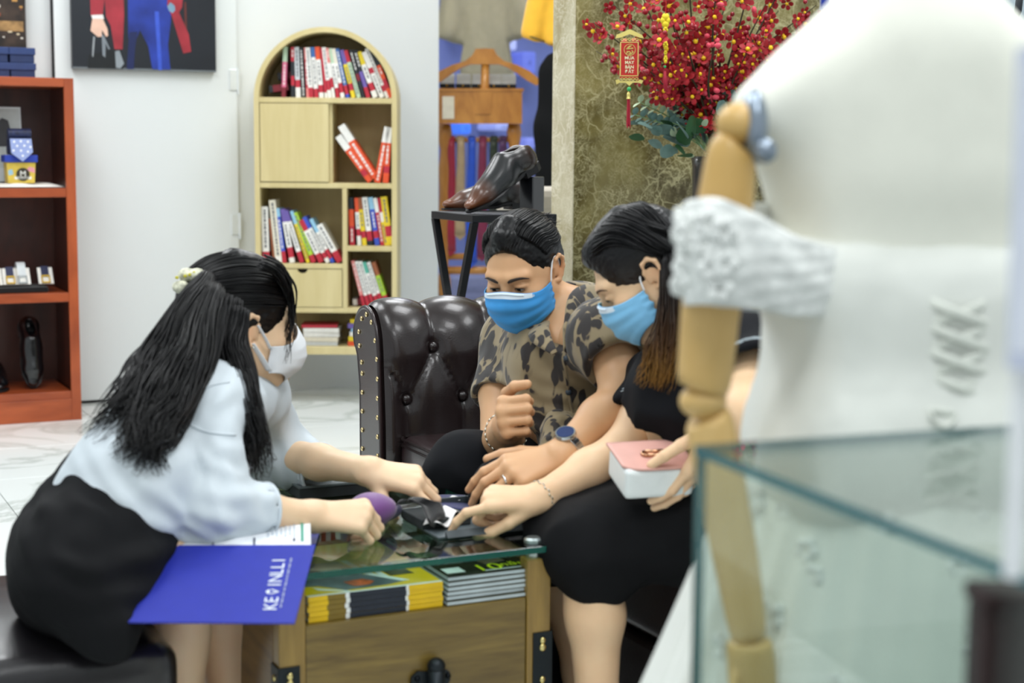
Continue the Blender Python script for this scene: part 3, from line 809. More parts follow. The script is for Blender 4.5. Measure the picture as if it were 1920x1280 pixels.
def book(loc, rot, wid, hei, dep, bands, label, group, lettering=True):
    """spine faces -y; bands = [(colour, fraction)] from top to bottom; origin bottom middle of the spine"""
    t = thing('book', label, 'book', loc, 0, group)
    t.rotation_euler = rot
    mats = []; sp = MB(); z = hei
    tot = sum(b[1] for b in bands)
    zs = []
    for i, (c, f) in enumerate(bands):
        m = bmat(c)
        if m not in mats: mats.append(m)
        z1 = z - hei * f / tot
        sp.box((-wid / 2, 0, z1), (wid / 2, 0.003, z), mi=mats.index(m))
        sp.box((-wid / 2, 0.003, z1), (-wid / 2 + 0.0015, dep, z), mi=mats.index(m))
        sp.box((wid / 2 - 0.0015, 0.003, z1), (wid / 2, dep, z), mi=mats.index(m))
        zs.append((c, z1, z)); z = z1
    sp.build('cover', mats, t, fix=False)
    MB().box((-wid / 2 + 0.0016, 0.0032, 0.002), (wid / 2 - 0.0016, dep - 0.003, hei - 0.003)).build('pages', m_page, t)
    if lettering and wid > 0.011:
        big = max(zs, key=lambda q: q[2] - q[1]); light = big[0] in 'wcagysl'
        lm = MB(); zz = big[2] - 0.012
        while zz > big[1] + 0.018:
            hh = random.uniform(0.006, 0.016)
            lm.box((-wid * 0.16, -0.0004, zz - hh), (wid * 0.16, 0.0, zz)); zz -= hh + random.uniform(0.002, 0.006)
        if lm.v: lm.build('spine_lettering', m_ink if light else m_inkw, t)
    return t
bkM = Matrix.Translation((bx0, BKY, 0)) @ Matrix.Rotation(R(1.0), 4, 'Z')
def row(items, py, sx, ox, sc, place, group, zsh, dep=0.15, hdef=None, oy=None, y0=0.035):
    """items: (bottom x, top x, top y, width, bands) measured in a crop with scale sc and offset ox,oy"""
    for i, (xb, xt, yt, wd_, bands) in enumerate(items):
        X0 = at(ox + xb / sc, py, BKY)[0] - bx0; X1 = at(ox + xt / sc, py, BKY)[0] - bx0
        hz = bz(oy + yt / sc) - zsh
        ang = math.atan2(X1 - X0, hz)
        hei = math.hypot(X1 - X0, hz) - wd_ / sc * 0.00226 * abs(math.sin(ang)) * 0.5
        wid = max(0.008, wd_ / sc * 0.00226 * math.cos(ang) * 0.97)
        desc = [CN[b[0]][1] for b in bands]
        uniq = []
        for d in desc:
            if d not in uniq: uniq.append(d)
        lab = ' and '.join(uniq[:2]) + ' book, %s from the left %s' % (ORD[i], place)
        lift = abs(math.sin(ang)) * wid / 2
        loc = bkM @ Vector((X0, y0 + 0.004 * random.random(), zsh + lift + 0.0006))
        book(loc, (0, ang, R(1.0)), wid, max(0.12, hei), dep, bands, lab, group)
top = [(335, 352, 252, 30, [('g', .3), ('p', .5), ('d', .2)]), (402, 402, 255, 24, [('r', .3), ('k', .3), ('r', .2), ('k', .25)]), (440, 430, 255, 34, [('a', .65), ('r', .15), ('w', .2)]), (478, 462, 258, 28, [('k', 1)]),
       (508, 492, 258, 20, [('f', .25), ('r', .6), ('f', .2)]), (532, 508, 258, 33, [('w', .8), ('r', .2)]), (570, 542, 255, 30, [('b', .2), ('w', .62), ('r', .18)]), (606, 575, 252, 32, [('o', .25), ('w', .5), ('r', .15), ('w', .1)]),
       (638, 602, 258, 18, [('r', .9), ('w', .1)]), (664, 622, 255, 28, [('w', .65), ('r', .2), ('w', .15)]), (692, 646, 260, 20, [('f', .3), ('w', .3), ('r', .2), ('w', .2)]), (722, 668, 262, 26, [('g', .3), ('w', .5), ('r', .2)]),
       (756, 690, 264, 28, [('c', .3), ('w', .4), ('r', .2), ('w', .1)]), (792, 716, 264, 26, [('b', .75), ('r', .18), ('u', .07)]), (832, 748, 272, 30, [('v', .3), ('y', .4), ('r', .15), ('y', .15)]), (870, 776, 275, 28, [('r', .25), ('g', .75)]),
       (902, 812, 272, 26, [('k', .5), ('d', .15), ('k', .35)]), (938, 842, 275, 30, [('k', .4), ('v', .3), ('r', .2)]), (988, 868, 285, 38, [('y', .28), ('w', .4), ('r', .17), ('w', .15)]), (1036, 905, 285, 36, [('w', .35), ('r', .12), ('w', .53)]),
       (1074, 922, 260, 26, [('w', .75), ('r', .12), ('w', .13)]), (1100, 968, 282, 32, [('k', .3), ('o', .3), ('r', .2), ('o', .2)])]
row(top, 150, 1, 440, 3.765, 'on the arched top shelf', 'books on the arched top shelf', zA, oy=20)
# two books slumped at the far left of the top shelf
for (px, py, zz, lab) in ((507, 163, 0.0, 'dark red book lying on the arched shelf, left end'), (520, 133, 0.055, 'black and dark red book leaning behind the pink spine')):
    X0 = at(px, py, BKY)[0] - bx0
    book(bkM @ Vector((X0 - 0.012, 0.10 if zz else 0.05, zA + 0.035 + zz)), (0, R(82), R(1)), 0.028 if zz == 0 else 0.03, 0.08, 0.14, [('d', .8), ('k', .2)], lab, 'books on the arched top shelf', lettering=False)
rl = [(160, 154, 168, 36, [('w', .8), ('r', .2)]), (203, 180, 232, 12, [('n', 1)]), (228, 194, 132, 36, [('c', .9), ('w', .1)]), (258, 222, 176, 22, [('s', .15), ('u', .6), ('r', .2)]), (300, 250, 180, 28, [('v', .25), ('w', .5), ('r', .2), ('w', .1)]),
      (352, 266, 188, 26, [('v', .2), ('w', .55), ('r', .2)]), (385, 296, 190, 18, [('s', .25), ('y', .75)]), (415, 312, 200, 28, [('l', .85), ('r', .15)]), (456, 345, 238, 32, [('r', .25), ('w', .55), ('r', .2)]), (492, 362, 222, 24, [('u', .25), ('w', .55), ('r', .12), ('w', .1)]),
      (518, 398, 232, 22, [('s', .3), ('w', .4), ('r', .2), ('u', .1)]), (556, 440, 262, 38, [('w', .72), ('r', .28)])]
row(rl, 430, 1, 440, 2.845, 'on the wide middle shelf', 'books on the wide middle shelf', zD, oy=330)
ru = [(622, 614, 115, 27, [('k', .25), ('o', .35), ('r', .4)]), (660, 644, 118, 21, [('o', .3), ('w', .35), ('r', .15), ('w', .2)]), (688, 660, 116, 25, [('n', .25), ('y', .45), ('r', .15), ('y', .15)]), (720, 688, 114, 29, [('w', .7), ('r', .2), ('k', .1)]), (757, 718, 114, 27, [('s', .25), ('u', .45), ('r', .15), ('u', .15)]),
      (785, 744, 118, 21, [('w', .3), ('r', .7)]), (804, 764, 118, 20, [('r', .3), ('w', .2), ('y', .5)]), (826, 790, 110, 34, [('y', .6), ('r', .22), ('y', .18)])]
row(ru, 400, 1, 440, 2.845, 'in the right upper cubby', 'books in the right upper cubby', zE, oy=330, dep=0.14)
rw_ = [(686, 624, 455, 18, [('f', .75), ('r', .25)]), (710, 644, 458, 20, [('w', .75), ('r', .25)]), (735, 664, 458, 20, [('w', .72), ('r', .28)]), (762, 684, 462, 22, [('t', .25), ('w', .5), ('r', .25)]), (786, 708, 462, 20, [('w', .7), ('r', .3)]), (812, 734, 462, 26, [('n', .3), ('l', .45), ('r', .25)])]
row(rw_, 520, 1, 440, 2.845, 'in the right lower cubby', 'books in the right lower cubby', zC, oy=330, dep=0.14)
book(bkM @ Vector((bxl(655) + 0.006, 0.08, zC + 0.016)), (0, R(84), R(1)), 0.026, 0.062, 0.12, [('d', .7), ('w', .3)], 'dark red book lying flat in the right lower cubby', 'books in the right lower cubby', lettering=False)
# orange books in the square cubby
for (xb, xt, yt, wdx, bands, lab) in ((955, 715, 885, 56, [('w', .3), ('o', .45), ('r', .12), ('o', .13)], 'orange and white book leaning lowest in the square cubby'), (985, 735, 828, 60, [('w', .3), ('o', .7)], 'orange and white book leaning on top of another one'),
                                     (1000, 1078, 806, 50, [('w', .28), ('o', .72)], 'upright orange and white book beside the leaning pair'), (1060, 1108, 806, 48, [('w', .28), ('o', .42), ('r', .12), ('o', .18)], 'orange and white book against the bookcase right side')):
    X0 = at(440 + xb / 3.765, 280, BKY)[0] - bx0; X1 = min(at(440 + xt / 3.765, 280, BKY)[0] - bx0, XI1 - 0.012)
    hz = bz(20 + yt / 3.765) - zB_
    ang = math.atan2(X1 - X0, hz); hei = math.hypot(X1 - X0, hz) * 0.96; wid = wdx / 3.765 * 0.00226 * 0.85
    lift = abs(math.sin(ang)) * wid / 2 + (0.012 if xb == 985 else 0)
    book(bkM @ Vector((X0, 0.03, zB_ + lift + 0.001)), (0, ang, R(1)), wid, hei, 0.14, bands, lab, 'orange books in the square cubby')
# flat stacks on the bottom shelf
def stack(px, cols, wpx, name, hh):
    z = bz(651) + 0.0005
    for i, c in enumerate(cols):
        h = hh[i] * 0.00226
        X0 = bxl(px) + random.uniform(-0.008, 0.008)
        t = thing('book', '%s book, %s from the bottom of the %s flat stack' % (CN[c][1], ORD[i], name), 'book', bkM @ Vector((X0, 0.05 + 0.008 * random.random(), z)), R(1) + random.uniform(-.05, .05), 'flat stacks on the bottom shelf')
        wv = wpx * 0.00226
        cm = MB(); cm.box((0, 0, 0), (wv, 0.15, 0.002)); cm.box((0, 0, h - 0.0025), (wv, 0.15, h - 0.0005)); cm.box((0, -0.001, 0), (wv, 0.002, h - 0.0005))
        cm.build('cover', bmat(c), t)
        MB().box((0.003, 0.0022, 0.0022), (wv - 0.002, 0.147, h - 0.0027)).build('pages', m_page, t)
        z += h + 0.0004
stack(562, ['a', 'c', 'w', 'w', 'r'], 68, 'left', [7, 9, 9, 8, 6])
stack(652, ['o', 'y', 'w', 's', 'v', 'y'], 66, 'right', [9, 9, 8, 7, 9, 8])

# ================================================================== SOFA
def leather(name, c, rough=0.3):
    m = mat(name, c, rough, var=0.15, scale=8, bump=0.12, bscale=260, coat=0.25)
    return m
m_lea = leather('dark_brown_leather', '#221a1a', 0.27)
m_lea2 = leather('dark_brown_leather_seat', '#281c1d', 0.3)
SW, SL = 1.42, 3.80
sofa = thing('sofa', 'dark brown buttoned leather sofa with rolled arms behind the table', 'sofa', fr(SW, SL, 0), YAW)
SLEN = 1.86; SDEP = 0.86
PROF = [(0.0, 0.30), (0.004, 0.42), (0.014, 0.54), (0.02, 0.61), (0.032, 0.655), (0.06, 0.692), (0.105, 0.706), (0.15, 0.69), (0.18, 0.65), (0.18, 0.615), (0.155, 0.575)]
PRC = smoothcurve([(a, b, 0) for a, b in PROF], 6)
PRC = [(q[0], q[1]) for q in PRC]
_al = np.cumsum([0] + [math.hypot(PRC[i + 1][0] - PRC[i][0], PRC[i + 1][1] - PRC[i][1]) for i in range(len(PRC) - 1)])
def prof(t):
    s = t * _al[-1]
    x = np.interp(s, _al, [q[0] for q in PRC]); z = np.interp(s, _al, [q[1] for q in PRC])
    x2 = np.interp(s + 0.002, _al, [q[0] for q in PRC]); z2 = np.interp(s + 0.002, _al, [q[1] for q in PRC])
    x1 = np.interp(s - 0.002, _al, [q[0] for q in PRC]); z1 = np.interp(s - 0.002, _al, [q[1] for q in PRC])
    tx, tz = x2 - x1, z2 - z1; L = math.hypot(tx, tz) + 1e-9
    return x, z, -tz / L, tx / L, s
S0, DS, Z0, DZ = 0.131, 0.151, 0.606, 0.126
_sZ0 = np.interp(Z0, [q[1] for q in PRC[:40]], _al[:40])
def tuft(s, arc):
    a = (s - S0) / DS; b = (arc - _sZ0) / (2 * DZ)
    if b > 0: f = abs(math.sin(math.pi * a)) ** 2
    elif b < -0.5: f = abs(math.sin(math.pi * (a - 0.5))) ** 2
    else: f = abs(math.sin(math.pi * (a + b)) * math.sin(math.pi * (a - b)))
    f = f ** 0.36
    # button dimple
    d = 0
    for r in (0, 1):
        k = round(a - 0.5 * r); db = (b + 0.5 * r) * 2 * DZ; da = (a - 0.5 * r - k) * DS
        d = max(d, math.exp(-(da * da + db * db) / (2 * 0.013 ** 2)))
    return 0.030 * f - 0.012 * d
def cushion_wall(length, M, name, fade0=True, fade1=True, nu=None):
    nu = nu or int(length / 0.0085)
    def fn(u, v):
        s = u * length
        x, z, nx, nz, arc = prof(v)
        h = tuft(s, arc) * min(1, v * 12, (1 - v) * 8) * (0.62 + 0.38 * min(1, max(0, (0.69 - z) / 0.1)))
        e = min((s / 0.03) if fade0 else 1, ((length - s) / 0.03) if fade1 else 1, 1)
        h *= math.sqrt(max(0, 1 - (1 - e) ** 2)) if e < 1 else 1
        return M @ Vector((s, x + nx * h, z + nz * h))
    return MB().grid(fn, nu, 84).build(name, m_lea, sofa, smooth=True, fix=True)
# far arm: inner plane at y=-0.19 (local), roll outward +y; near arm mirrored
A1 = Matrix.Translation((0.0, -0.19, 0))
A2 = Matrix(((1, 0, 0, 0), (0, -1, 0, -SLEN + 0.19), (0, 0, 1, 0), (0, 0, 0, 1)))
A3 = Matrix(((0, 1, 0, SDEP - 0.19), (1, 0, 0, -SLEN + 0.22), (0, 0, 1, 0), (0, 0, 0, 1)))
def button(M, s, r, par):
    z = Z0 - r * DZ
    x = np.interp(z, [q[1] for q in PRC[:40]], [q[0] for q in PRC[:40]])
    MB().ball(M @ Vector((s, x - 0.002, z)), (0.013, 0.011, 0.013), 12).build('button', m_lea, par, smooth=True)
for (A, nm, ln, f0) in ((A1, 'arm_cushion', SDEP - 0.1, True), (A2, 'arm_cushion', SDEP - 0.1, True), (A3, 'back_cushion', SLEN - 0.44, False)):
    o = cushion_wall(ln, A, nm, f0, False)
    for r in (0, 1):
        k = 0
        while S0 + DS * (k - 0.5 * r) < ln - 0.03:
            s = S0 + DS * (k - 0.5 * r)
            if s > 0.02: button(A, s, r, o)
            k += 1
m_brass = mat('brass_nail', '#cdb98c', 0.25, 1.0)
for A, sg in ((A1, 1), (A2, -1)):
    # front panel: scroll outline, slightly proud, nails along its border
    out = [(q[0] + 0.012, q[1] - 0.006 if q[1] > 0.6 else q[1]) for q in PRC] + [(0.15, 0.50), (0.148, 0.3), (0.148, 0.06), (0.008, 0.06), (0.008, 0.2)]
    vs0 = [A @ Vector((-0.012, a, b)) for a, b in out]; vs1 = [A @ Vector((0.03, a, b)) for a, b in out]
    nn = len(out)
    pm_ = MB().add(vs0 + vs1, [tuple(range(nn)), tuple(range(nn, 2 * nn))] + [(i, (i + 1) % nn, nn + (i + 1) % nn, nn + i) for i in range(nn)]).build('arm_front', m_lea, sofa)
    wl_ = [A @ Vector((-0.008, a, b)) for a, b in out]
    MB().tube(wl_ + [wl_[0]], 0.006, 8).build('piping', m_lea2, pm_, smooth=True)
    # nail line
    ins = [(0.026, 0.10 + 0.048 * i) for i in range(10)] + [(0.030, 0.58), (0.042, 0.625), (0.066, 0.668), (0.1, 0.684), (0.134, 0.67), (0.154, 0.635), (0.15, 0.6), (0.135, 0.56)] + [(0.132, 0.10 + 0.048 * i) for i in range(10)]
    for (a, b) in ins:
        MB().ball(A @ Vector((-0.0135, a, b)), (0.004, 0.0065, 0.0065), 8).build('nail', m_brass, pm_, smooth=True)
    # outer side
    q0 = A @ Vector((0.0, 0.12, 0.06)); q1 = A @ Vector((SDEP - 0.05, 0.152, 0.60))
    MB().box([min(q0[i], q1[i]) for i in range(3)], [max(q0[i], q1[i]) for i in range(3)], bev=0.012).build('arm_side', m_lea, sofa)
MB().box((SDEP - 0.09, -SLEN + 0.04, 0.06), (SDEP - 0.035, -0.04, 0.62), bev=0.012).build('back_panel', m_lea, sofa)
MB().box((0.03, -SLEN + 0.16, 0.06), (SDEP - 0.1, -0.16, 0.215), bev=0.012).build('base', m_lea2, sofa)
for (y0, y1) in ((-SLEN / 2 + 0.004, -0.187), (-SLEN + 0.187, -SLEN / 2 - 0.004)):
    pr = [box_(((0.03 + 0.68) / 2, (y0 + y1) / 2, 0.305), ((0.65) / 2 - 0.03, (y1 - y0) / 2 - 0.03, 0.06), 0.03, k=0.001),
          ell_((0.37, (y0 + y1) / 2, 0.375), (0.33, (y1 - y0) / 2 - 0.02, 0.045), k=0.03)]
    Vv, Qq = sdf_mesh(pr, 0.011)
    sc_ = vq_link('seat_cushion', Vv, Qq, m_lea2, sofa, rel=2)
    for zz, off in ((0.388, 0.0), (0.372, 0.003)):
        ring = [(0.036 + off * 0 - 0.004, y0 + 0.03, zz), (0.032, y1 - 0.03, zz)]
        MB().tube([(0.045, y0 + 0.004, zz), (0.03, y0 + 0.03, zz), (0.028, (y0 + y1) / 2, zz), (0.03, y1 - 0.03, zz), (0.045, y1 - 0.004, zz), (0.3, y1 - 0.001, zz)], 0.0035, 6).build('piping', m_lea, sc_, smooth=True)
for (x, y) in ((0.06, -0.1), (0.06, -SLEN + 0.1), (SDEP - 0.1, -0.1), (SDEP - 0.1, -SLEN + 0.1)):
    MB().lathe([(0.02, 0.0), (0.03, 0.06)], 12, M=Matrix.Translation((x, y, 0))).build('foot', mat('dark_wood_foot', '#241812', 0.4), sofa)

# ================================================================== OTTOMAN
ot = thing('ottoman', 'black leather ottoman under the seated woman in white shirt', 'ottoman', fr(0.05, 2.27, 0), YAW)
OW, OL, OH = 0.52, 0.52, 0.38
MB().box((0.01, 0.01, 0.03), (OW - 0.01, OL - 0.01, 0.27), bev=0.015).build('body', m_lea, ot, smooth=False)
Vv, Qq = sdf_mesh([box_((OW / 2, OL / 2, 0.315), (OW / 2 - 0.035, OL / 2 - 0.035, 0.02), 0.035, k=0.001), ell_((OW / 2, OL / 2, 0.345), (OW / 2 - 0.03, OL / 2 - 0.03, 0.045), k=0.03)], 0.012)
vq_link('seat_pad', Vv, Qq, leather('black_leather_pad', '#1c1a1d', 0.28), ot, rel=2)
MB().tube([(0.03, 0.004, 0.275), (OW - 0.03, 0.004, 0.275), (OW - 0.004, 0.03, 0.275), (OW - 0.004, OL - 0.03, 0.275)], 0.004, 6).build('piping', m_lea, ot, smooth=True)
for (x, y) in ((0.05, 0.05), (OW - 0.05, 0.05), (0.05, OL - 0.05), (OW - 0.05, OL - 0.05)):
    MB().lathe([(0.018, 0.0), (0.022, 0.03)], 10, M=Matrix.Translation((x, y, 0))).build('foot', mat('dark_wood_foot', '#241812', 0.4), ot)

# ================================================================== COFFEE TABLE
GZ = 0.45
tr_ = to_fr(at_z(1052, 1020, GZ)); tw1, tl0 = tr_[0], tr_[1]
tw0 = to_fr(at_z(518, 1082, GZ))[0] - 0.004
tl1 = to_fr(at_z(728, 866, GZ))[1]
TW, TL = tw1 - tw0, tl1 - tl0
tb = thing('coffee_table', 'trunk style wooden coffee table with thick glass top', 'table', fr(tw0, tl0, 0), YAW)
m_oakd = wood('brown_oak', '#574419', '#7d672f', 0.38, 3.0, (0.6, 2, 5), coat=0.2, dist=2.5)
m_oakv = wood('brown_oak_upright', '#7a602a', '#a08240', 0.38, 3.0, (4, 4, 0.5), coat=0.2, dist=1.5)
m_oaks = wood('brown_oak_side', '#5f4620', '#866836', 0.4, 3.0, (2, 0.6, 5), coat=0.2, dist=2.5)
gt = MB().box((0, 0, GZ - 0.0115), (TW, TL, GZ), bev=0.0015)
gtm = glass('table_glass', '#cfe4dc')
m_edge = mat('green_glass_edge', '#0d5a4e', 0.12, trans=0.35, var=0.1)
go = gt.build('glass_top', [gtm, m_edge], tb)
for p in go.data.polygons:
    if abs(p.normal.z) < 0.5: p.material_index = 1
i0 = 0.012; SB = 0.043; BT = GZ - 0.024; BF = 0.03
for x in (i0, TW - i0 - SB):
    MB().box((x, i0, BF), (x + SB, i0 + 0.03, BT), bev=0.002).build('stile', m_oakv, tb)
    MB().box((x + (0.0 if x == i0 else SB - 0.022), i0 + 0.031, BF), (x + (0.022 if x == i0 else SB), TL - i0, BT), bev=0.002).build('side_panel', m_oaks, tb)
CF = 0.362
MB().box((i0 + SB + 0.001, i0 + 0.003, BF), (TW - i0 - SB - 0.001, i0 + 0.024, CF), bev=0.002).build('drawer_front', m_oakd, tb)
MB().box((i0 + 0.023, i0 + 0.0255, CF - 0.018), (TW - i0 - 0.023, TL - i0 - 0.03, CF), bev=0.001).build('cubby_floor', m_oakd, tb)
MB().box((i0 + 0.023, TL - i0 - 0.03, BF), (TW - i0 - 0.023, TL - i0 - 0.008, BT), bev=0.001).build('back_panel', m_oakd, tb)
MB().box((i0 + 0.023, TL * 0.62, CF + 0.0005), (TW - i0 - 0.023, TL * 0.62 + 0.018, BT - 0.01), bev=0.001).build('cubby_back', m_oakd, tb)
m_disc = mat('brushed_steel', '#b9c4c4', 0.3, 0.9)
for (x, y) in ((0.034, 0.034), (TW - 0.034, 0.034), (0.034, TL - 0.034), (TW - 0.034, TL - 0.034)):
    so = MB(); so.lathe([(0.013, BT), (0.013, GZ - 0.012)], 20, M=Matrix.Translation((x, y, 0))); so.lathe([(0.016, GZ + 0.0002), (0.016, GZ + 0.005), (0.012, GZ + 0.008)], 20, M=Matrix.Translation((x, y, 0)))
    so.build('standoff', m_disc, tb, smooth=False)
m_iron = mat('black_iron', '#20262a', 0.42, 0.6, var=0.1)
m_dome = mat('brass_dome', '#d9c98a', 0.22, 1.0)
for side in (0, 1):
    x0, x1 = ((i0 - 0.001, i0 + 0.033) if side == 0 else (TW - i0 - 0.033, TW - i0 + 0.001))
    cst = MB(); cst.box((x0, i0 - 0.003, 0.09), (x1, i0 - 0.0002, 0.302), bev=0.001)
    xs = (i0 - 0.003, i0 - 0.0002) if side == 0 else (TW - i0 + 0.0002, TW - i0 + 0.003)
    cst.box((xs[0], i0 - 0.003, 0.09), (xs[1], i0 + 0.034, 0.302), bev=0.001)
    so = cst.build('corner_strap', m_iron, tb)
    for z in (0.282, 0.215, 0.15):
        MB().ball(((x0 + x1) / 2, i0 - 0.004, z + 0.006), (0.0055, 0.004, 0.006), 10).ball(((x0 + x1) / 2, i0 - 0.004, z - 0.006), (0.0065, 0.004, 0.007), 10).build('dome_nail', m_dome, so, smooth=True)
        xo = xs[0] if side == 0 else xs[1]
        MB().ball((xo, i0 + 0.016, z), (0.004, 0.006, 0.006), 8).build('dome_nail', m_dome, so, smooth=True)
# iron hasp in the middle of the drawer front
hc = to_fr(at_l(806, 1235, tl0 + i0)); hx = hc[0] - tw0
ha = MB()
hz = 0.262
for sg in (-1, 1):
    pl = [(hx + sg * x, z) for x, z in ((0.0, hz), (0.022, hz + 0.004), (0.033, hz - 0.004), (0.034, hz - 0.018), (0.028, hz - 0.028), (0.03, hz - 0.06), (0.036, hz - 0.07), (0.03, hz - 0.085), (0.03, hz - 0.13), (0.0, hz - 0.13))]
    ha.prism(pl, -0.0005 - i0, 0.0045 - i0, M=Matrix(((1, 0, 0, 0), (0, 0, -1, 0), (0, 1, 0, 0), (0, 0, 0, 1))))
hp = ha.build('hasp', m_iron, tb)
MB().tube([(hx + 0.006, i0 - 0.012, hz - 0.13), (hx + 0.006, i0 - 0.012, hz + 0.006)], 0.014, 16).ball((hx + 0.006, i0 - 0.012, hz + 0.012), (0.015, 0.015, 0.013), 16).build('hasp_barrel', m_iron, hp, smooth=True)
for (dx, dz) in ((-0.024, -0.008), (0.03, -0.01), (0.03, -0.074), (-0.026, -0.074)):
    MB().ball((hx + dx, i0 - 0.005, hz + dz), 0.005, 8).build('screw', mat('dark_screw', '#12161a', 0.3, 0.8), hp, smooth=True)
TBM = Matrix.Translation(fr(tw0, tl0, 0)) @ Matrix.Rotation(YAW, 4, 'Z')
def tb_local(px, py, z=GZ):
    p = to_fr(at_z(px, py, z)); return p[0] - tw0, p[1] - tl0
def tb_thing(name, label, cat, x, y, z, rot=0.0, group=None): return thing(name, label, cat, TBM @ Vector((x, y, z)), YAW + rot, group)

# magazines in the cubby
m_yel = mat('magazine_yellow', '#e2b90f', 0.3, var=0.05); m_mw = mat('magazine_white', '#e4e6e4', 0.35); m_mk = mat('magazine_black', '#1b2230', 0.3, var=0.2, scale=30)
m_mg = mat('magazine_grey_photo', '#59636b', 0.3, var=0.5, scale=18); m_mo = mat('magazine_orange_patch', '#b5532f', 0.35, var=0.6, scale=60); m_mol = mat('magazine_olive', '#4a4a34', 0.3, var=0.4, scale=12)
xL = tb_local(562, 1157, CF)[0]; xM = tb_local(818, 1127, CF)[0]; xR = tb_local(1010, 1105, CF)[0]
MW1, MD = xM - xL - 0.004, 0.30
for i in range(5):
    hgt = 0.0078
    z = CF + 0.0008 + i * (hgt + 0.0006)
    t = tb_thing('magazine', ['lowest', 'second lowest', 'middle', 'second highest', 'topmost'][i] + ' yellow magazine of the left stack in the table cubby', 'magazine', xL + 0.002 + random.uniform(-0.002, 0.002), i0 + 0.012 + random.uniform(0, 0.003), z, random.uniform(-.008, .008), 'yellow magazines under the glass')
    MB().box((0, 0.0005, 0.0006), (MW1, MD, hgt - 0.0006)).build('pages', m_mw, t)
    sp = MB(); W_ = MW1
    for (a, b, k) in ((0, .14, 0), (.14, .27, 3), (.27, .3, 2), (.3, .72, 1), (.72, .74, 2), (.74, 1, 0)):
        sp.box((a * W_, -0.0006, 0.0), (b * W_, 0.0004, hgt), mi=k)
    sp.build('spine', [m_yel, m_mk, m_mw, mat('magazine_gold_brown', '#7a6420', 0.3)], t)
    cv = MB().box((0, 0.0004, hgt - 0.0006), (W_, MD, hgt)).build('cover', m_yel, t)
    if i == 4:
        def pat(nm, pts, m, dz):
            MB().prism([(x * W_, y * MD) for x, y in pts], hgt + dz, hgt + dz + 0.0003).build(nm, m, cv)
        pat('printed_photo', [(.0, .2), (.15, .18), (.3, .05), (.6, .06), (.78, .1), (.55, .3), (.5, .62), (.05, .62)], m_mg, 0.0001)
        pat('printed_border', [(0, .0), (1, .0), (1, .022), (0, .022)], m_mw, 0.0002)
        pat('printed_border', [(.1, .16), (.15, .12), (.32, .03), (.3, .02), (.12, .1)], m_mw, 0.0003)
        pat('printed_border', [(.52, .62), (.57, .62), (.62, .3), (.8, .1), (.74, .1), (.56, .3)], m_mw, 0.0004)
        pat('printed_vehicle', [(.35, .2), (.5, .22), (.56, .15), (.5, .1), (.38, .1)], m_mo, 0.0005)
        pat('printed_vehicle', [(.28, .5), (.45, .5), (.46, .36), (.3, .36)], mat('magazine_pale_grey', '#a9b3b9', 0.3, var=0.3, scale=40), 0.0005)
        pat('printed_plate', [(.68, .5), (.84, .5), (.9, .22), (.72, .22)], m_mol, 0.0005)
        pat('printed_lettering', [(.61, .5), (.65, .5), (.7, .22), (.66, .22)], m_mw, 0.0006)
MW2 = xR - xM - 0.006
m_sil = mat('magazine_silver_edge', '#b6c2c6', 0.3, var=0.1)
for i in range(6):
    hgt = 0.0075
    z = CF + 0.0008 + i * (hgt + 0.0004)
    t = tb_thing('magazine', ['lowest', 'second lowest', 'third lowest', 'third highest', 'second highest', 'topmost'][i] + ' dark magazine of the right stack in the table cubby', 'magazine', xM + 0.004 + i * 0.0006, i0 + 0.008 + random.uniform(0, 0.004), z, 0.01 * math.sin(i * 2.1), 'dark magazines under the glass')
    MB().box((0, 0, 0.0005), (MW2 - 0.008 + i * 0.001, 0.28, hgt - 0.0008), bev=0.001).build('pages', m_sil, t)
    cv = MB().box((0, -0.0004, hgt - 0.0007), (MW2 - 0.006 + i * 0.001, 0.28, hgt)).build('cover', m_mol if i < 5 else mat('magazine_dark_olive', '#2f3024', 0.25, var=0.5, scale=14), t)
    if i == 5:
        W_ = MW2
        lt = text_mesh('10', 0.052); o = link('printed_number', lt, mat('lime_print', '#d7e628', 0.4), cv); o.matrix_local = Matrix.Translation((W_ * 0.47, 0.030, hgt + 0.0004))
        lt = text_mesh('năm', 0.03); o = link('printed_word', lt, mat('lime_print', '#d7e628', 0.4), cv); o.matrix_local = Matrix.Translation((W_ * 0.76, 0.037, hgt + 0.0004))
        MB().box((W_ * 0.4, 0.012, hgt + 0.0001), (W_ * 0.9, 0.016, hgt + 0.0004)).build('printed_line', m_mw, cv)
        MB().box((W_ * 0.04, 0.02, hgt + 0.0001), (W_ * 0.22, 0.05, hgt + 0.0004)).build('printed_label', m_mw, cv)
        MB().box((W_ * 0.0, 0.13, hgt + 0.0001), (W_ * 0.2, 0.2, hgt + 0.0004)).build('printed_panel', mat('magazine_pale_olive', '#a5a880', 0.4), cv)
        MB().prism([(W_ * 0.2, 0.27), (W_ * 0.4, 0.27), (W_ * 0.72, 0.06), (W_ * 0.5, 0.05)], hgt + 0.0001, hgt + 0.0003).build('printed_shape', mat('magazine_taupe', '#6f6650', 0.35, var=0.3), cv)

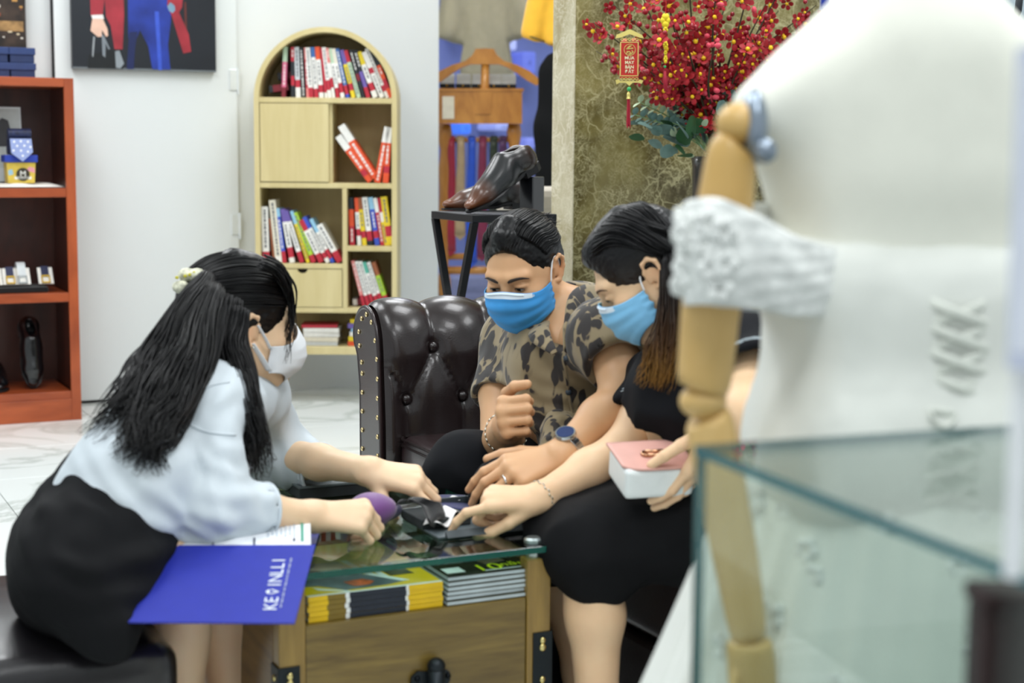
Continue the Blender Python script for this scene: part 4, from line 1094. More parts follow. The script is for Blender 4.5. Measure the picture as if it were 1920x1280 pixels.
# grey gift box at the back of the table
x, y = tb_local(562, 938); 
gb = tb_thing('gift_box', 'flat dark grey gift box at the far side of the table', 'box', x, y, GZ + 0.0005)
MB().box((0, 0, 0), (0.22, 0.20, 0.02), bev=0.0015).build('box_base', mat('black_box_card', '#23272a', 0.55), gb)
MB().box((-0.002, -0.002, 0.0205), (0.222, 0.202, 0.026), bev=0.0015).build('box_lid', mat('grey_box_card', '#5b6467', 0.5), gb)
lg = MB()
for k in range(7):
    a = k * 0.9
    lg.prism(disc(0.006 + 0.002 * (k % 3), 7, 0.03 + 0.009 * k, 0.055 + 0.008 * math.sin(a * 2)), 0.0262, 0.0266)
lg.build('gold_stamp', mat('gold_stamp', '#b99a4a', 0.35, 0.6), gb)
# open swatch folder
x, y = tb_local(822, 1012)
x2 = tb_local(1018, 984)[0]; y2 = tb_local(736, 977)[1]
SWW = x2 - x; SWL = max(0.16, y2 - y)
sf = tb_thing('swatch_folder', 'open dark grey swatch folder lying on the glass top', 'folder', x, y, GZ + 0.0005)
m_fold = mat('slate_grey_card', '#4d575b', 0.5, var=0.05, scale=80)
MB().box((0, 0, 0.0), (SWW, SWL, 0.004), bev=0.001).build('panel', m_fold, sf)
MB().prism([(0.0, 0.0), (0.012, 0.0), (0.0, 0.01)], 0.0, SWW - 0.012, M=Matrix(((0, 0, 1, 0.012), (-1, 0, 0, -0.0005), (0, 1, 0, 0.004), (0, 0, 0, 1)))).build('front_lip', mat('slate_grey_card_dark', '#3a4246', 0.5), sf)
MB().box((SWW * 0.35, SWL + 0.003, 0.0), (SWW + 0.02, SWL + 0.008, 0.03), bev=0.001).build('back_flap', mat('slate_grey_card_dark', '#3a4246', 0.5), sf)
MB().box((-0.004, 0.06, 0.0045), (SWW * 0.42, SWL - 0.003, 0.020), bev=0.002).build('swatch_block', mat('charcoal_cloth', '#2a3032', 0.85, bump=0.3, bscale=500), sf)
def sheet(name, label, cat, fn, nu, nv, m, th=0.0015):
    o = MB().grid(fn, nu, nv).build(name, m, None, smooth=True); solid(o, th); tag(o, label, cat); return o
def tp(px, py, dz): return Vector(at_z(px, py, GZ + dz))
# navy swatch card with white label
q = [tp(800, 948, .024), tp(905, 962, .014), tp(872, 928, .016), tp(790, 930, .026)]
sheet('swatch_card', 'navy blue fabric swatch with white label beneath the pointing finger', 'swatch', lambda u, v: (q[0].lerp(q[1], u)).lerp(q[3].lerp(q[2], u), v) + Vector((0, 0, .002 * math.sin(3 * u))), 14, 10, mat('navy_suiting', '#232a5c', 0.8, bump=0.3, bscale=600, sheen=0.2), 0.002)
lb = MB().add([tp(840, 934, .0255), tp(862, 938, .024), tp(868, 932, .024), tp(848, 929, .0255)], [(0, 1, 2, 3)]).build('paper_label', mat('white_paper', '#ecebea', 0.6), None); solid(lb, 0.0006); tag(lb, 'small white paper label on the navy fabric swatch', 'label')
# purple silk roll
c0 = tp(688, 958, .032)
Vv, Qq = sdf_mesh([ell_(c0, (0.035, 0.036, 0.031), M=np.array(Matrix.Rotation(R(-15), 3, 'Y'))), ell_(np.array(c0) + V3(0.02, 0.02, 0.0), (0.03, 0.03, 0.022), k=0.02)], 0.003)
tag(vq_link('tie_roll', Vv, Qq, mat('purple_silk', '#6f3f83', 0.45, sheen=0.4, bump=0.2, bscale=700), None, rel=2), 'purple silk tie roll lying on the glass table', 'necktie')
Vv, Qq = sdf_mesh([cap_(tp(672, 984, .008), tp(705, 976, .010), 0.008, 0.012), cap_(tp(705, 976, .010), tp(742, 956, .018), 0.012, 0.012, k=0.02)], 0.003)
tag(vq_link('fabric_strip', Vv, Qq, mat('midnight_silk', '#15173a', 0.5, sheen=0.3), None, rel=1), 'midnight blue fabric strip wrapped around the purple roll', 'fabric')
# black swatch strip over the folder
P_ = [tp(742, 948, .040), tp(762, 940, .046), tp(790, 950, .042), tp(802, 975, .028), tp(812, 984, .010)]
D_ = [tp(776, 932, .050), tp(800, 938, .050), tp(826, 948, .040), tp(834, 968, .024), tp(832, 975, .010)]
def bsw(u, v):
    k = u * 4; i = min(3, int(k)); f = k - i
    a = P_[i].lerp(P_[i + 1], f); b = D_[i].lerp(D_[i + 1], f)
    return a.lerp(b, v) + Vector((0, 0, 0.004 * math.sin(v * 6 + u * 5)))
o = sheet('fabric_swatch', 'black fabric swatch folded under the reaching fingers', 'swatch', bsw, 28, 12, mat('black_suiting', '#101114', 0.85, sheen=0.3, bump=0.3, bscale=600), 0.003)
wv0, wv1 = tp(810, 986, .014), tp(854, 954, .026)
def wsh(u, v):
    p = wv0.lerp(wv1, u); n = (wv1 - wv0).cross(Vector((0, 0, 1))).normalized()
    return p + n * (v - 0.5) * 0.034 + Vector((0, 0, 0.008 * math.sin(u * 9 + v * 2)))
sheet('paper_strip', 'white pinked paper strip curling on the swatch folder', 'paper', wsh, 24, 6, mat('white_paper', '#ecebea', 0.6), 0.0008)
e0, e1 = tp(850, 962, .016), tp(905, 955, .016)
tag(MB().tube([e0, e0.lerp(e1, 0.5), e1], 0.0018, 6).build('pinked_edge', mat('white_paper', '#ecebea', 0.6)), 'white zigzag edge strip along the navy swatch', 'trim')
# small red-and-white box and the tissue at the far left of the table
x, y = tb_local(605, 1000)
sb = tb_thing('card_box', 'small red and white striped card box beside the catalogue', 'box', x - 0.02, y, GZ + 0.0005, 0.1)
for k in range(6):
    MB().box((k * 0.009, 0, 0), (k * 0.009 + 0.0088, 0.03, 0.014)).build('stripe', mat(['box_red', 'box_white'][k % 2], ['#b23a36', '#e3e0da'][k % 2], 0.5), sb)

# binder: catalogue pages and opened blue cover
m_cov = mat('royal_blue_cover', '#1f2b9c', 0.5, var=0.04, scale=40, bump=0.05, bscale=900)
B0 = Vector(at_z(288, 1023, 0.478)); B1 = Vector(at_z(592, 1020, 0.478))
bd = thing('ring_binder', 'open blue binder with white printed pages over the table edge', 'binder', B0.lerp(B1, .5))
bd.location = (0, 0, 0)
ux = (B1 - B0).normalized(); uy = Vector((0, 0, 1)).cross(ux).normalized()
T0 = Vector(at(266, 1022, 2.38))
Q0 = Vector(at(224, 1165, 2.21)); Q1 = Vector(at(552, 1167, 2.21))
def slab(name, a, b, c, d, th, m, par, nrm=None):
    n_ = nrm or (b - a).cross(d - a).normalized()
    return MB().add([a, b, c, d, a - n_ * th, b - n_ * th, c - n_ * th, d - n_ * th], [(0, 1, 2, 3), (7, 6, 5, 4), (0, 4, 5, 1), (1, 5, 6, 2), (2, 6, 7, 3), (3, 7, 4, 0)]).build(name, m, par)
cn = (Q1 - Q0).cross(T0 - Q0).normalized()
def cov(px, py):         # point on the cover plane
    d = _f + _r * (px - 960) / FPX - _u * (py - 640) / FPX
    d = Vector(d); o = Vector(CAM)
    return o + d * ((Q0 - o).dot(cn) / d.dot(cn)) + cn * 0.0004
T1 = cov(591, 1021) - cn * 0.0004
cvr = slab('cover', Q0, Q1, T1, T0, 0.003, m_cov, bd)
# lettering runs up the cover
a_, b_ = cov(506, 1141), cov(523, 1048)
tx = (b_ - a_); Ln = tx.length; tx.normalize()
ty = cn.cross(tx).normalized()
ww = (cov(491, 1100) - cov(534, 1100)).length
m_ltr = mat('white_lettering', '#dfe6ee', 0.5)
LB = basis(a_, tx, ty, cn); LH = 0.0195
for ch, fc in (('K', .045), ('E', .175), ('I', .47), ('N', .60), ('L', .74), ('L', .86), ('I', .97)):
    tm = text_mesh(ch, 0.027)
    xs = [v.co.x for v in tm.vertices]; ys = [v.co.y for v in tm.vertices]
    for v in tm.vertices: v.co = Vector((v.co.x - (max(xs) + min(xs)) / 2, (v.co.y - (max(ys) + min(ys)) / 2) * LH / (max(ys) - min(ys)), 0))
    link('title_letter', tm, m_ltr, cvr).matrix_local = LB @ Matrix.Translation((Ln * fc, 0, 0.0002))
vx = Ln * .33; w_ = Ln * .055
MB().prism([(vx - w_, 0.003), (vx, -0.0095), (vx + w_, 0.003), (vx + w_ * .62, 0.003), (vx, -0.005), (vx - w_ * .62, 0.003)], 0, 0.0003, M=LB).build('pen_mark', m_ltr, cvr)
MB().prism([(vx - w_ * .8, 0.0048), (vx + w_ * .8, 0.0048), (vx + w_ * .5, 0.0088), (vx, 0.0105), (vx - w_ * .5, 0.0088)], 0, 0.0003, M=LB).build('pen_mark', m_ltr, cvr)
# thin handwriting-like line beside it
a2, b2 = cov(526, 1139), cov(546, 1048)
t2 = (b2 - a2); L2 = t2.length; t2.normalize(); y2_ = cn.cross(t2).normalized()
hw = MB(); s = 0.0
while s < L2:
    wl = random.uniform(0.004, 0.012); n_ = max(4, int(wl / 0.0012))
    if random.random() < 0.92:
        pts = [a2 + t2 * (s + wl * i / n_) + y2_ * 0.0016 * math.sin(i * 2.4) for i in range(n_ + 1)]
        hw.tube(pts, 0.0006, 4)
    s += wl + 0.003
hw.build('script_line', m_ltr, cvr)
# pages block standing up behind the cover hinge
m_pg = mat('white_pages', '#e9edf2', 0.55, var=0.02)
pA = Vector(at(291, 1023, 2.385)); pB = Vector(at(583, 1024, 2.385)); pC = Vector(at(582, 977, 2.55)); pD = Vector(at(296, 980, 2.55))
def pgf(u, v):
    b = pA.lerp(pB, u).lerp(pD.lerp(pC, u), v)
    return b + Vector((0, 0, 0.006 * math.sin(v * 3.1) + 0.004 * math.exp(-((u - .5) / .08) ** 2) * (1 - v)))
pgs = MB().grid(pgf, 30, 10).build('pages', m_pg, bd, smooth=True); solid(pgs, 0.010)
def onpg(u0, u1, v0, v1, nm, m, dz=0.0012):
    return MB().grid(lambda u, v: pgf(u0 + (u1 - u0) * u, v0 + (v1 - v0) * v) + Vector((0, 0, dz)), 8, 4).build(nm, m, pgs)
m_pgp = mat('page_print_grey', '#b9c4cf', 0.6); m_pgg = mat('page_print_green', '#4f9a86', 0.6)
onpg(.935, .955, .12, .86, 'printed_heading', m_pgg)
for k in range(7): onpg(.72 + k * .028, .732 + k * .028, .25 + .05 * (k % 2), .8 - .07 * (k % 3), 'printed_line', m_pgp)
for k in range(4): onpg(.05 + k * .025, .06 + k * .025, .45, .82 - .1 * (k % 2), 'printed_line', m_pgp)
for (u0) in (.365, .63): onpg(u0, u0 + .012, 0.0, .2, 'binder_ring', mat('dark_ring', '#20264a', 0.4), 0.002)
onpg(.13, .44, .36, .42, 'page_fold', mat('page_fold_grey', '#c3c9dc', 0.6), 0.0008)
onpg(.885, .9, .12, .2, 'punched_hole', mat('dark_ring', '#20264a', 0.4), 0.0015)
# under-cover of the binder to the right
slab('back_cover', Vector(at_z(575, 1032, .455)), Vector(at_z(590, 1026, .455)), Vector(at_z(601, 990, .456)), Vector(at_z(380, 985, .456)), 0.003, m_cov, bd)
# pale tissue pack between the woman and the table
x, y = tb_local(362, 950)
tpk = thing('tissue_pack', 'pale green and white tissue pack behind the white sleeve', 'tissue pack', at_z(366, 962, 0.46))
tpk.location.z = 0.4505
tpk.location = TBM @ Vector((0.02, 0.42, 0.4505))
MB().box((-0.03, -0.03, 0), (0.03, 0.03, 0.02), bev=0.004).build('pack', mat('tissue_pack_white', '#dfe4da', 0.5), tpk)
MB().lathe([(0.018, 0.02), (0.022, 0.035), (0.006, 0.055)], 8, M=Matrix.Identity(4)).build('tissue', mat('tissue_pale_green', '#d8e2b8', 0.8), tpk)

# ================================================================== SHOE STAND + SHOES
SY = 4.55
k0 = to_fr(at(886, 403, SY)); kz = k0[2]
stn = thing('display_stand', 'black metal hourglass display stand holding dress shoes', 'stand', fr(k0[0], k0[1], 0), YAW)
m_blk = mat('matte_black_steel', '#17191c', 0.45, 0.4)
SX_, SYl = 0.27, 0.30
MB().box((0, 0, kz - 0.022), (SX_, SYl, kz), bev=0.002).build('top_plate', m_blk, stn)
apx = kz - 0.33
for (x, sx) in ((0.0, 1), (SX_ - 0.02, -1)):
    for (y0) in (0.0, SYl - 0.02):
        ym = SYl / 2 - 0.01 + (0.012 if y0 > 0 else -0.012)
        yb = SYl - 0.02 - y0
        Mx = MB()
        def bar(p, q, w=0.02):
            p = Vector(p); q = Vector(q)
            vs = [p + Vector(d) for d in ((0, 0, 0), (w, 0, 0), (w, w, 0), (0, w, 0))] + [q + Vector(d) for d in ((0, 0, 0), (w, 0, 0), (w, w, 0), (0, w, 0))]
            Mx.add(vs, [(3, 2, 1, 0), (4, 5, 6, 7), (0, 1, 5, 4), (1, 2, 6, 5), (2, 3, 7, 6), (3, 0, 4, 7)])
        bar((x, y0, kz - 0.0225), (x, ym, apx)); bar((x, ym, apx), (x, y0, 0.02))
        Mx.build('leg', m_blk, stn)
    MB().box((x, 0, 0), (x + 0.02, SYl, 0.0195), bev=0.001).build('foot_bar', m_blk, stn)
STM = Matrix.Translation(fr(k0[0], k0[1], 0)) @ Matrix.Rotation(YAW, 4, 'Z')

def shoe_mat(name, toe, body):
    m = bpy.data.materials.new(name); m.use_nodes = True
    nt = m.node_tree; N = nt.nodes; Lk = nt.links; b = N['Principled BSDF']
    tc = N.new('ShaderNodeTexCoord'); sp = N.new('ShaderNodeSeparateXYZ'); Lk.new(tc.outputs['Object'], sp.inputs[0])
    rp = N.new('ShaderNodeValToRGB'); mr = N.new('ShaderNodeMapRange'); mr.inputs[1].default_value = 0.0; mr.inputs[2].default_value = 0.30
    Lk.new(sp.outputs['X'], mr.inputs[0]); Lk.new(mr.outputs[0], rp.inputs[0])
    e = rp.color_ramp.elements; e[0].position = 0.0; e[0].color = lin(body); e[1].position = 0.97; e[1].color = lin(toe)
    q = e.new(0.66); q.color = lin(body)
    q = e.new(0.12); q.color = lin('#2a1a12'); q = e.new(0.3); q.color = lin(body)
    Lk.new(rp.outputs[0], b.inputs['Base Color']); b.inputs['Roughness'].default_value = 0.3; b.inputs['Coat Weight'].default_value = 0.25; b.inputs['Coat Roughness'].default_value = 0.15
    return m
m_shoe = shoe_mat('brown_burnished_leather', '#6b3c1f', '#17181a')
m_shoeb = mat('black_polished_leather', '#0f1013', 0.2, coat=0.6, var=0.1)
m_sole = mat('black_sole', '#141416', 0.5)
def shoe(label, M, m, rest=0.0):
    """heel at x=0, toe at x=0.3, z up"""
    t = thing('dress_shoe', label, 'shoe'); t.matrix_world = M
    up = [cap_((0.042, 0, 0.045), (0.046, 0, 0.062), 0.034, 0.033, k=0.02), cap_((0.05, 0, 0.045), (0.14, 0, 0.040), 0.035, 0.033, k=0.03), cap_((0.06, 0, 0.060), (0.115, 0, 0.072), 0.030, 0.025, k=0.03),
          cap_((0.115, 0, 0.070), (0.20, 0, 0.028), 0.025, 0.028, k=0.04), cap_((0.14, 0.004, 0.035), (0.225, 0.004, 0.025), 0.036, 0.034, k=0.03), cap_((0.225, 0, 0.022), (0.272, -0.002, 0.018), 0.033, 0.022, k=0.03, flat=((0, 0, 1), 0.6)),
          box_((0.13, 0, -0.02), (0.25, 0.1, 0.022), 0.0, k=0.004, op='-'),
          cap_((0.01, 0, 0.108), (0.088, 0, 0.116), 0.030, 0.027, k=0.006, op='-'), cap_((0.046, 0, 0.062), (0.078, 0, 0.08), 0.021, 0.019, k=0.008, op='-')]
    Vv, Qq = sdf_mesh(up, 0.0027)
    u = vq_link('upper', Vv, Qq, m, t, rel=4)
    out = [(0.008, -0.02), (0.03, -0.034), (0.09, -0.033), (0.13, -0.034), (0.19, -0.041), (0.24, -0.039), (0.278, -0.027), (0.295, -0.010), (0.295, 0.010), (0.278, 0.029), (0.24, 0.043), (0.19, 0.045), (0.13, 0.036), (0.09, 0.033), (0.03, 0.034), (0.008, 0.02)]
    def sz(x): return 0.0 if x > 0.16 else (0.018 * min(1, (0.16 - x) / 0.07))
    n = len(out)
    vs = [(x, y, sz(x)) for x, y in out] + [(x, y, sz(x) + 0.006) for x, y in out]
    MB().add(vs, [tuple(range(n)), tuple(range(n, 2 * n))] + [(i, (i + 1) % n, n + (i + 1) % n, n + i) for i in range(n)]).build('sole', m_sole, t)
    MB().prism([(x, y) for x, y in ((0.008, -0.02), (0.03, -0.034), (0.075, -0.033), (0.075, 0.033), (0.03, 0.034), (0.008, 0.02))], 0.0, 0.018).build('heel', m_sole, t)
    for i in range(4):
        x = 0.118 + 0.017 * i; z = 0.0965 - 0.0115 * i
        MB().tube([(x - 0.004, -0.018, z - 0.006), (x, -0.008, z + 0.002), (x, 0.008, z + 0.002), (x - 0.004, 0.018, z - 0.006)], 0.002, 6).build('lace', mat('black_lace', '#0c0d0f', 0.7), t, smooth=True)
    bw = MB(); bw.tube(smoothcurve([(0.112, 0, 0.1), (0.12, -0.02, 0.098), (0.13, -0.028, 0.082), (0.12, -0.014, 0.096)], 4), 0.0018, 5); bw.tube(smoothcurve([(0.112, 0, 0.1), (0.118, 0.02, 0.098), (0.128, 0.028, 0.084)], 4), 0.0018, 5)
    bw.build('lace', mat('black_lace', '#0c0d0f', 0.7), t, smooth=True)
    return t
def place(px, py, Y, z, heading, pitch=0.0):
    p = at(px, py, Y); p[2] = z
    return Matrix.Translation(Vector(p)) @ Matrix.Rotation(heading, 4, 'Z') @ Matrix.Rotation(pitch, 4, 'Y')
# front shoe: toe to the left and towards camera, heel propped on a riser
toe = Vector(at(876, 398, 4.62)); toe.z = kz
heel = toe + Vector((0.165, 0.17, 0.10)) ; d = (toe - heel).normalized()
def shoe_m(toe, heel):
    x = (toe - heel).normalized(); y = Vector((0, 0, 1)).cross(x).normalized(); z = x.cross(y)
    return basis(heel, x, y, z)
L_ = 0.295
toe1 = Vector(at(878, 396, 4.62)); toe1.z = kz + 0.002
h1 = toe1 + Vector((0.185, 0.15, 0.12)).normalized() * L_
shoe('polished brown black dress shoe propped on the rear of its riser', shoe_m(toe1, h1), m_shoe)
toe2 = Vector(at(830, 380, 4.85)); toe2.z = kz + 0.001
h2 = toe2 + Vector((0.26, 0.13, 0.0)).normalized() * L_
shoe('brown black dress shoe lying flat behind its propped mate', shoe_m(toe2, h2), m_shoe)
rz = thing('shoe_riser', 'small black riser block under the propped dress shoe', 'riser', (h1 + toe1) / 2)
hm = toe1.lerp(h1, 0.90)
rz.location = (hm.x, hm.y, kz + 0.0003); rz.rotation_euler = (0, 0, YAW + 0.5)
MB().box((-0.03, -0.025, 0), (0.03, 0.025, hm.z - kz - 0.016), bev=0.003).build('block', m_shoeb, rz)
# black shoes on the bottom cabinet shelf
p = cab_local(65, 730, 0.10)
Mk = cbM @ Matrix.Translation((p[0] - 0.005, 0.085, SH3 + 0.005)) @ Matrix.Rotation(R(-88), 4, 'Z') @ Matrix.Rotation(R(60), 4, 'Y') @ Matrix.Translation((-0.296, 0, 0.0))
shoe('black polished shoe standing upright on its toe in the cabinet', Mk, m_shoeb)
p = cab_local(6, 730, 0.08)
Mk = cbM @ Matrix.Translation((p[0] - 0.01, 0.33, SH3 + 0.003)) @ Matrix.Rotation(R(-92), 4, 'Z')
shoe('black polished shoe lying flat at the cabinet bottom', Mk, m_shoeb)

# ================================================================== VALET STAND, TIES, SHIRT BY THE WINDOW AND ITS REFLECTION
VY = 7.9
m_val = wood('honey_wood', '#a86a24', '#c98a3a', 0.32, 5.0, (1, 1, 0.3), coat=0.3)
vo_ = Vector(at(905, 705, VY)); vo_.z = 0
va = thing('valet_stand', 'honey coloured wooden suit valet stand beyond the wall', 'valet stand', vo_)
VS = VY / FPX
def vp(px, py, dy=0.0):          # valet coordinates of a photo point
    p = at(px, py, VY); return (p[0] - vo_.x, dy, p[2])
def vpoly(name, pts, d0, d1, m, par=None, bev=0):
    P = [vp(*q) for q in pts]
    MB().prism([(p[0], p[2]) for p in P], -d1, -d0, M=Matrix(((1, 0, 0, 0), (0, 0, -1, 0), (0, 1, 0, 0), (0, 0, 0, 1)))).build(name, m, par or va)
half = [(909, 91), (926, 92), (932, 104), (946, 115), (970, 122), (994, 134), (1008, 146), (1011, 156), (1006, 161), (988, 151), (970, 138), (952, 127), (936, 121), (909, 121)]
lft = [(1818 - x, y) for x, y in reversed(half)]
vpoly('hanger', half + lft, -0.025, 0.025, m_val)
MB().tube([vp(910, 118), vp(909, 165, 0.0), vp(903, 200, -0.02)], [0.02, 0.022, 0.016], 12).build('stem', m_val, va, smooth=True)
vpoly('tray_front', [(822, 170), (979, 170), (979, 232), (822, 232)], -0.03, -0.005, m_val)
vpoly('tray_top', [(818, 166), (982, 166), (982, 171), (818, 171)], -0.035, 0.2, m_val)
vpoly('bracket', [(888, 172), (924, 172), (920, 214), (892, 214)], -0.036, -0.0305, m_val)
vpoly('price_card', [(830, 181), (852, 181), (852, 223), (830, 223)], -0.034, -0.031, mat('cream_card', '#e8dfc6', 0.6))
for px in (833, 964):
    a = vp(px, 232); b = vp(px, 690)
    n = 28; pr = []
    for i in range(n + 1):
        f = i / n
        pr.append((0.03 + 0.008 * math.sin(f * 40) * (1 if f < 0.15 or 0.55 < f < 0.7 else 0.2) - 0.004 * f, a[2] + (0.02 - a[2]) * f))
    MB().lathe(pr, 14, M=Matrix.Translation((a[0], 0.05, 0))).build('post', m_val, va, smooth=True)
for (py, r) in ((482, 0.016), (508, 0.02)):
    MB().tube([vp(833, py, 0.05), vp(964, py, 0.05)], r, 10).build('rail', m_val, va, smooth=True)
MB().tube([vp(833, 262, 0.05), vp(964, 262, 0.05)], 0.012, 10).build('tie_bar', m_val, va, smooth=True)
for px in (833, 964):
    MB().box((vp(px, 400)[0] - 0.02, -0.12, 0.0), (vp(px, 400)[0] + 0.02, 0.22, 0.04), bev=0.01).build('foot', m_val, va)
TIES = [(845, 470, '#a02036', 'crimson necktie hanging leftmost on the valet stand', 0), (863, 440, '#b49a74', 'tan necktie hanging second from left on valet stand', 0), (884, 492, '#2452c4', 'bright blue necktie on the valet stand', 0), (905, 480, '#7d2444', 'maroon necktie hanging right of the blue one', 0), (926, 420, '#27321f', 'dark green patterned necktie on the valet stand', 1), (943, 420, '#4a2450', 'purple dotted necktie hanging rightmost on the valet stand', 1)]
for i, (px, yb, c, lab, patn) in enumerate(TIES):
    m = mat('tie_silk_%d' % i, c, 0.45, sheen=0.3, var=0.1 if not patn else 0.9, scale=20 if not patn else 55)
    x0, _, zt = vp(px, 262); zb = vp(px, yb)[2]
    t = thing('necktie', lab, 'necktie', vo_ + Vector((x0, 0.05, zt)), 0, 'neckties on the valet stand')
    L_ = zt - zb
    def tf(u, v):
        w = 0.017 + 0.013 * v
        return ((u - .5) * 2 * w + 0.003 * math.sin(v * 5 + i), -0.018 - 0.006 * math.cos((u - .5) * 3), -L_ * v)
    solid(MB().grid(tf, 5, 14).build('blade', m, t, smooth=True), 0.004)
    MB().prism([(-0.03, -L_), (0.03, -L_), (0.0, -L_ - 0.03)], 0.016, 0.02, M=Matrix(((1, 0, 0, 0), (0, 0, -1, 0), (0, 1, 0, 0), (0, 0, 0, 1)))).build('tip', m, t)
    MB().tube([(-0.0, -0.018, -0.005), (0, -0.01, 0.017), (0, 0.012, 0.017), (0, 0.018, -0.2)], 0.02, 8, flat=0.25, up=(0, 0, 1)).build('loop', m, t, smooth=True)
# boxes on the tray top
zt = vp(900, 165)[2]
for i, px in enumerate((838, 868, 898, 926, 954)):
    x0 = vp(px, 150)[0]
    t = thing('cufflink_box', ['leftmost', 'second', 'middle', 'fourth', 'rightmost'][i] + ' grey lidded cufflink box on the valet tray', 'box', vo_ + Vector((x0, 0.06, zt + 0.001)), 0, 'cufflink boxes on the valet tray')
    MB().box((-0.036, -0.05, 0), (0.036, 0.05, 0.02), bev=0.002).build('box_base', m_blk, t)
    MB().box((-0.035, 0.0, 0.021), (0.035, 0.012, 0.075), bev=0.002, M=Matrix.Rotation(R(-20), 4, 'X')).build('box_lid', mat('grey_leatherette', '#a9a9a2', 0.5), t)
    MB().ball((0.0, -0.051, 0.011), 0.006, 8).build('clasp', m_gold, t)

def garment(name, label, cat, prims, h, m, folds=0.006, fs=14, seed=1, extra=None):
    Vv, Qq = sdf_mesh(prims, h)
    Vv = relax(Vv, Qq, 1); Nn = vnormals(Vv, Qq)
    st_ = Vv * np.array([1, 1, 0.25])
    Vv = Vv + Nn * (folds * vnoise(st_, fs, seed) + folds * 0.5 * vnoise(st_, fs * 2.3, seed + 5))[:, None]
    t = thing(name, label, cat, Vector(Vv.mean(0)) * 0)
    vq_link('cloth', Vv, Qq, m, t)
    return t
def A(px, py, Y): return np.array(at(px, py, Y))
# yellow polo on a form, black trousers below
m_yp = mat('yellow_pique', '#f0b736', 0.85, var=0.05, bump=0.25, bscale=900, sheen=0.2)
YP = 7.25
yp = garment('polo_shirt_shape', 'yellow polo shirt on a form at the column edge', 'shirt',
   [cap_(A(1070, -60, YP), A(1062, 110, YP), 0.10, 0.115, k=0.05, flat=((0, 1, 0), 0.7)), cap_(A(1030, -70, YP), A(1100, -70, YP), 0.07, 0.07, k=0.05),
    cap_(A(1030, -60, YP), A(1000, 62, YP), 0.062, 0.055, k=0.03), box_(A(995, 112, YP), (0.1, 0.12, 0.085), 0, k=0.004, op='-', M=np.array(Matrix.Rotation(R(14), 3, 'Y'))),
    box_(A(1062, 170, YP), (0.25, 0.2, 0.075), 0, k=0.004, op='-')], 0.009, m_yp, 0.008)
MB().tube([A(983, 66, YP) + V3(0, -0.03, 0), A(1002, 73, YP) + V3(0, -0.062, 0), A(1020, 79, YP) + V3(0, -0.04, 0)], 0.004, 6).build('cuff_stripe', mat('dark_stripe', '#6b5a34', 0.8), yp, smooth=True)
ytr = garment('trousers', 'black trousers on the form below the yellow polo', 'trousers',
   [cap_(A(1052, 140, YP), A(1050, 240, YP), 0.105, 0.10, k=0.04, flat=((0, 1, 0), 0.8)), cap_(A(1035, 240, YP), A(1030, 560, YP), 0.075, 0.06, k=0.05), cap_(A(1072, 240, YP), A(1072, 560, YP), 0.075, 0.06, k=0.05)], 0.011, mat('black_trouser_wool', '#0c0d0f', 0.85, spec=0.25), 0.006)
yb_ = A(1052, 600, YP)
MB().lathe([(0.16, 0), (0.16, 0.015), (0.02, 0.03), (0.018, 0.3)], 20, M=Matrix.Translation((yb_[0], yb_[1], 0))).build('base_plate', m_blk, ytr)
# yellow polo's reflection in the window, built as a solid tan shirt
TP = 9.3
polo_refl = garment('polo_shirt_shape', 'tan reflection of the yellow polo, built as a shirt behind glass', 'shirt',
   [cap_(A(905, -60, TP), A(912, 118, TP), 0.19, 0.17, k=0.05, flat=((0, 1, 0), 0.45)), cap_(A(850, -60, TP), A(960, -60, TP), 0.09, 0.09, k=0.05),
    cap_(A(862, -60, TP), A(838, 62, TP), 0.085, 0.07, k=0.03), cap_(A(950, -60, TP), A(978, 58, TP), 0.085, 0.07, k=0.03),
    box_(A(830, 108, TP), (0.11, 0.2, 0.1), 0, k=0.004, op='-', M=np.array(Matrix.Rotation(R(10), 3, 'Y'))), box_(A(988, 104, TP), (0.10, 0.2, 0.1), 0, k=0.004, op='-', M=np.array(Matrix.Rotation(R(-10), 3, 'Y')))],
   0.013, mat('tan_reflection_tint', '#d9c48c', 0.85, var=0.05, emit='#d9c48c', estr=0.0), 0.02, 9)
polo_refl['group'] = 'polo shirts by the window'; yp['group'] = 'polo shirts by the window'
MB().tube([Vector(A(905, -95, TP)), Vector(A(905, -160, TP)), Vector(A(905, -160, TP)) + Vector((0, 0, 0.6))], 0.006, 6).build('hanger_wire', m_steel, polo_refl)  # holds up the solid shirt that stands in for the reflection
# pale box at the foot of the column
pb = thing('upholstered_block', 'pale grey upholstered block behind the shoe stand', 'block', at(1040, 520, 5.9))
pb.location.z = 0; pb.rotation_euler = (0, 0, YAW)
pz = at(1020, 352, 5.9)[2]
MB().box((-0.14, -0.1, 0), (0.3, 0.25, pz - 0.1), bev=0.02).build('body', mat('grey_felt', '#8f8c88', 0.9), pb)
MB().box((-0.14, -0.1, pz - 0.0995), (0.3, 0.25, pz), bev=0.03).build('pad', mat('cream_felt', '#c9c1b4', 0.9), pb)

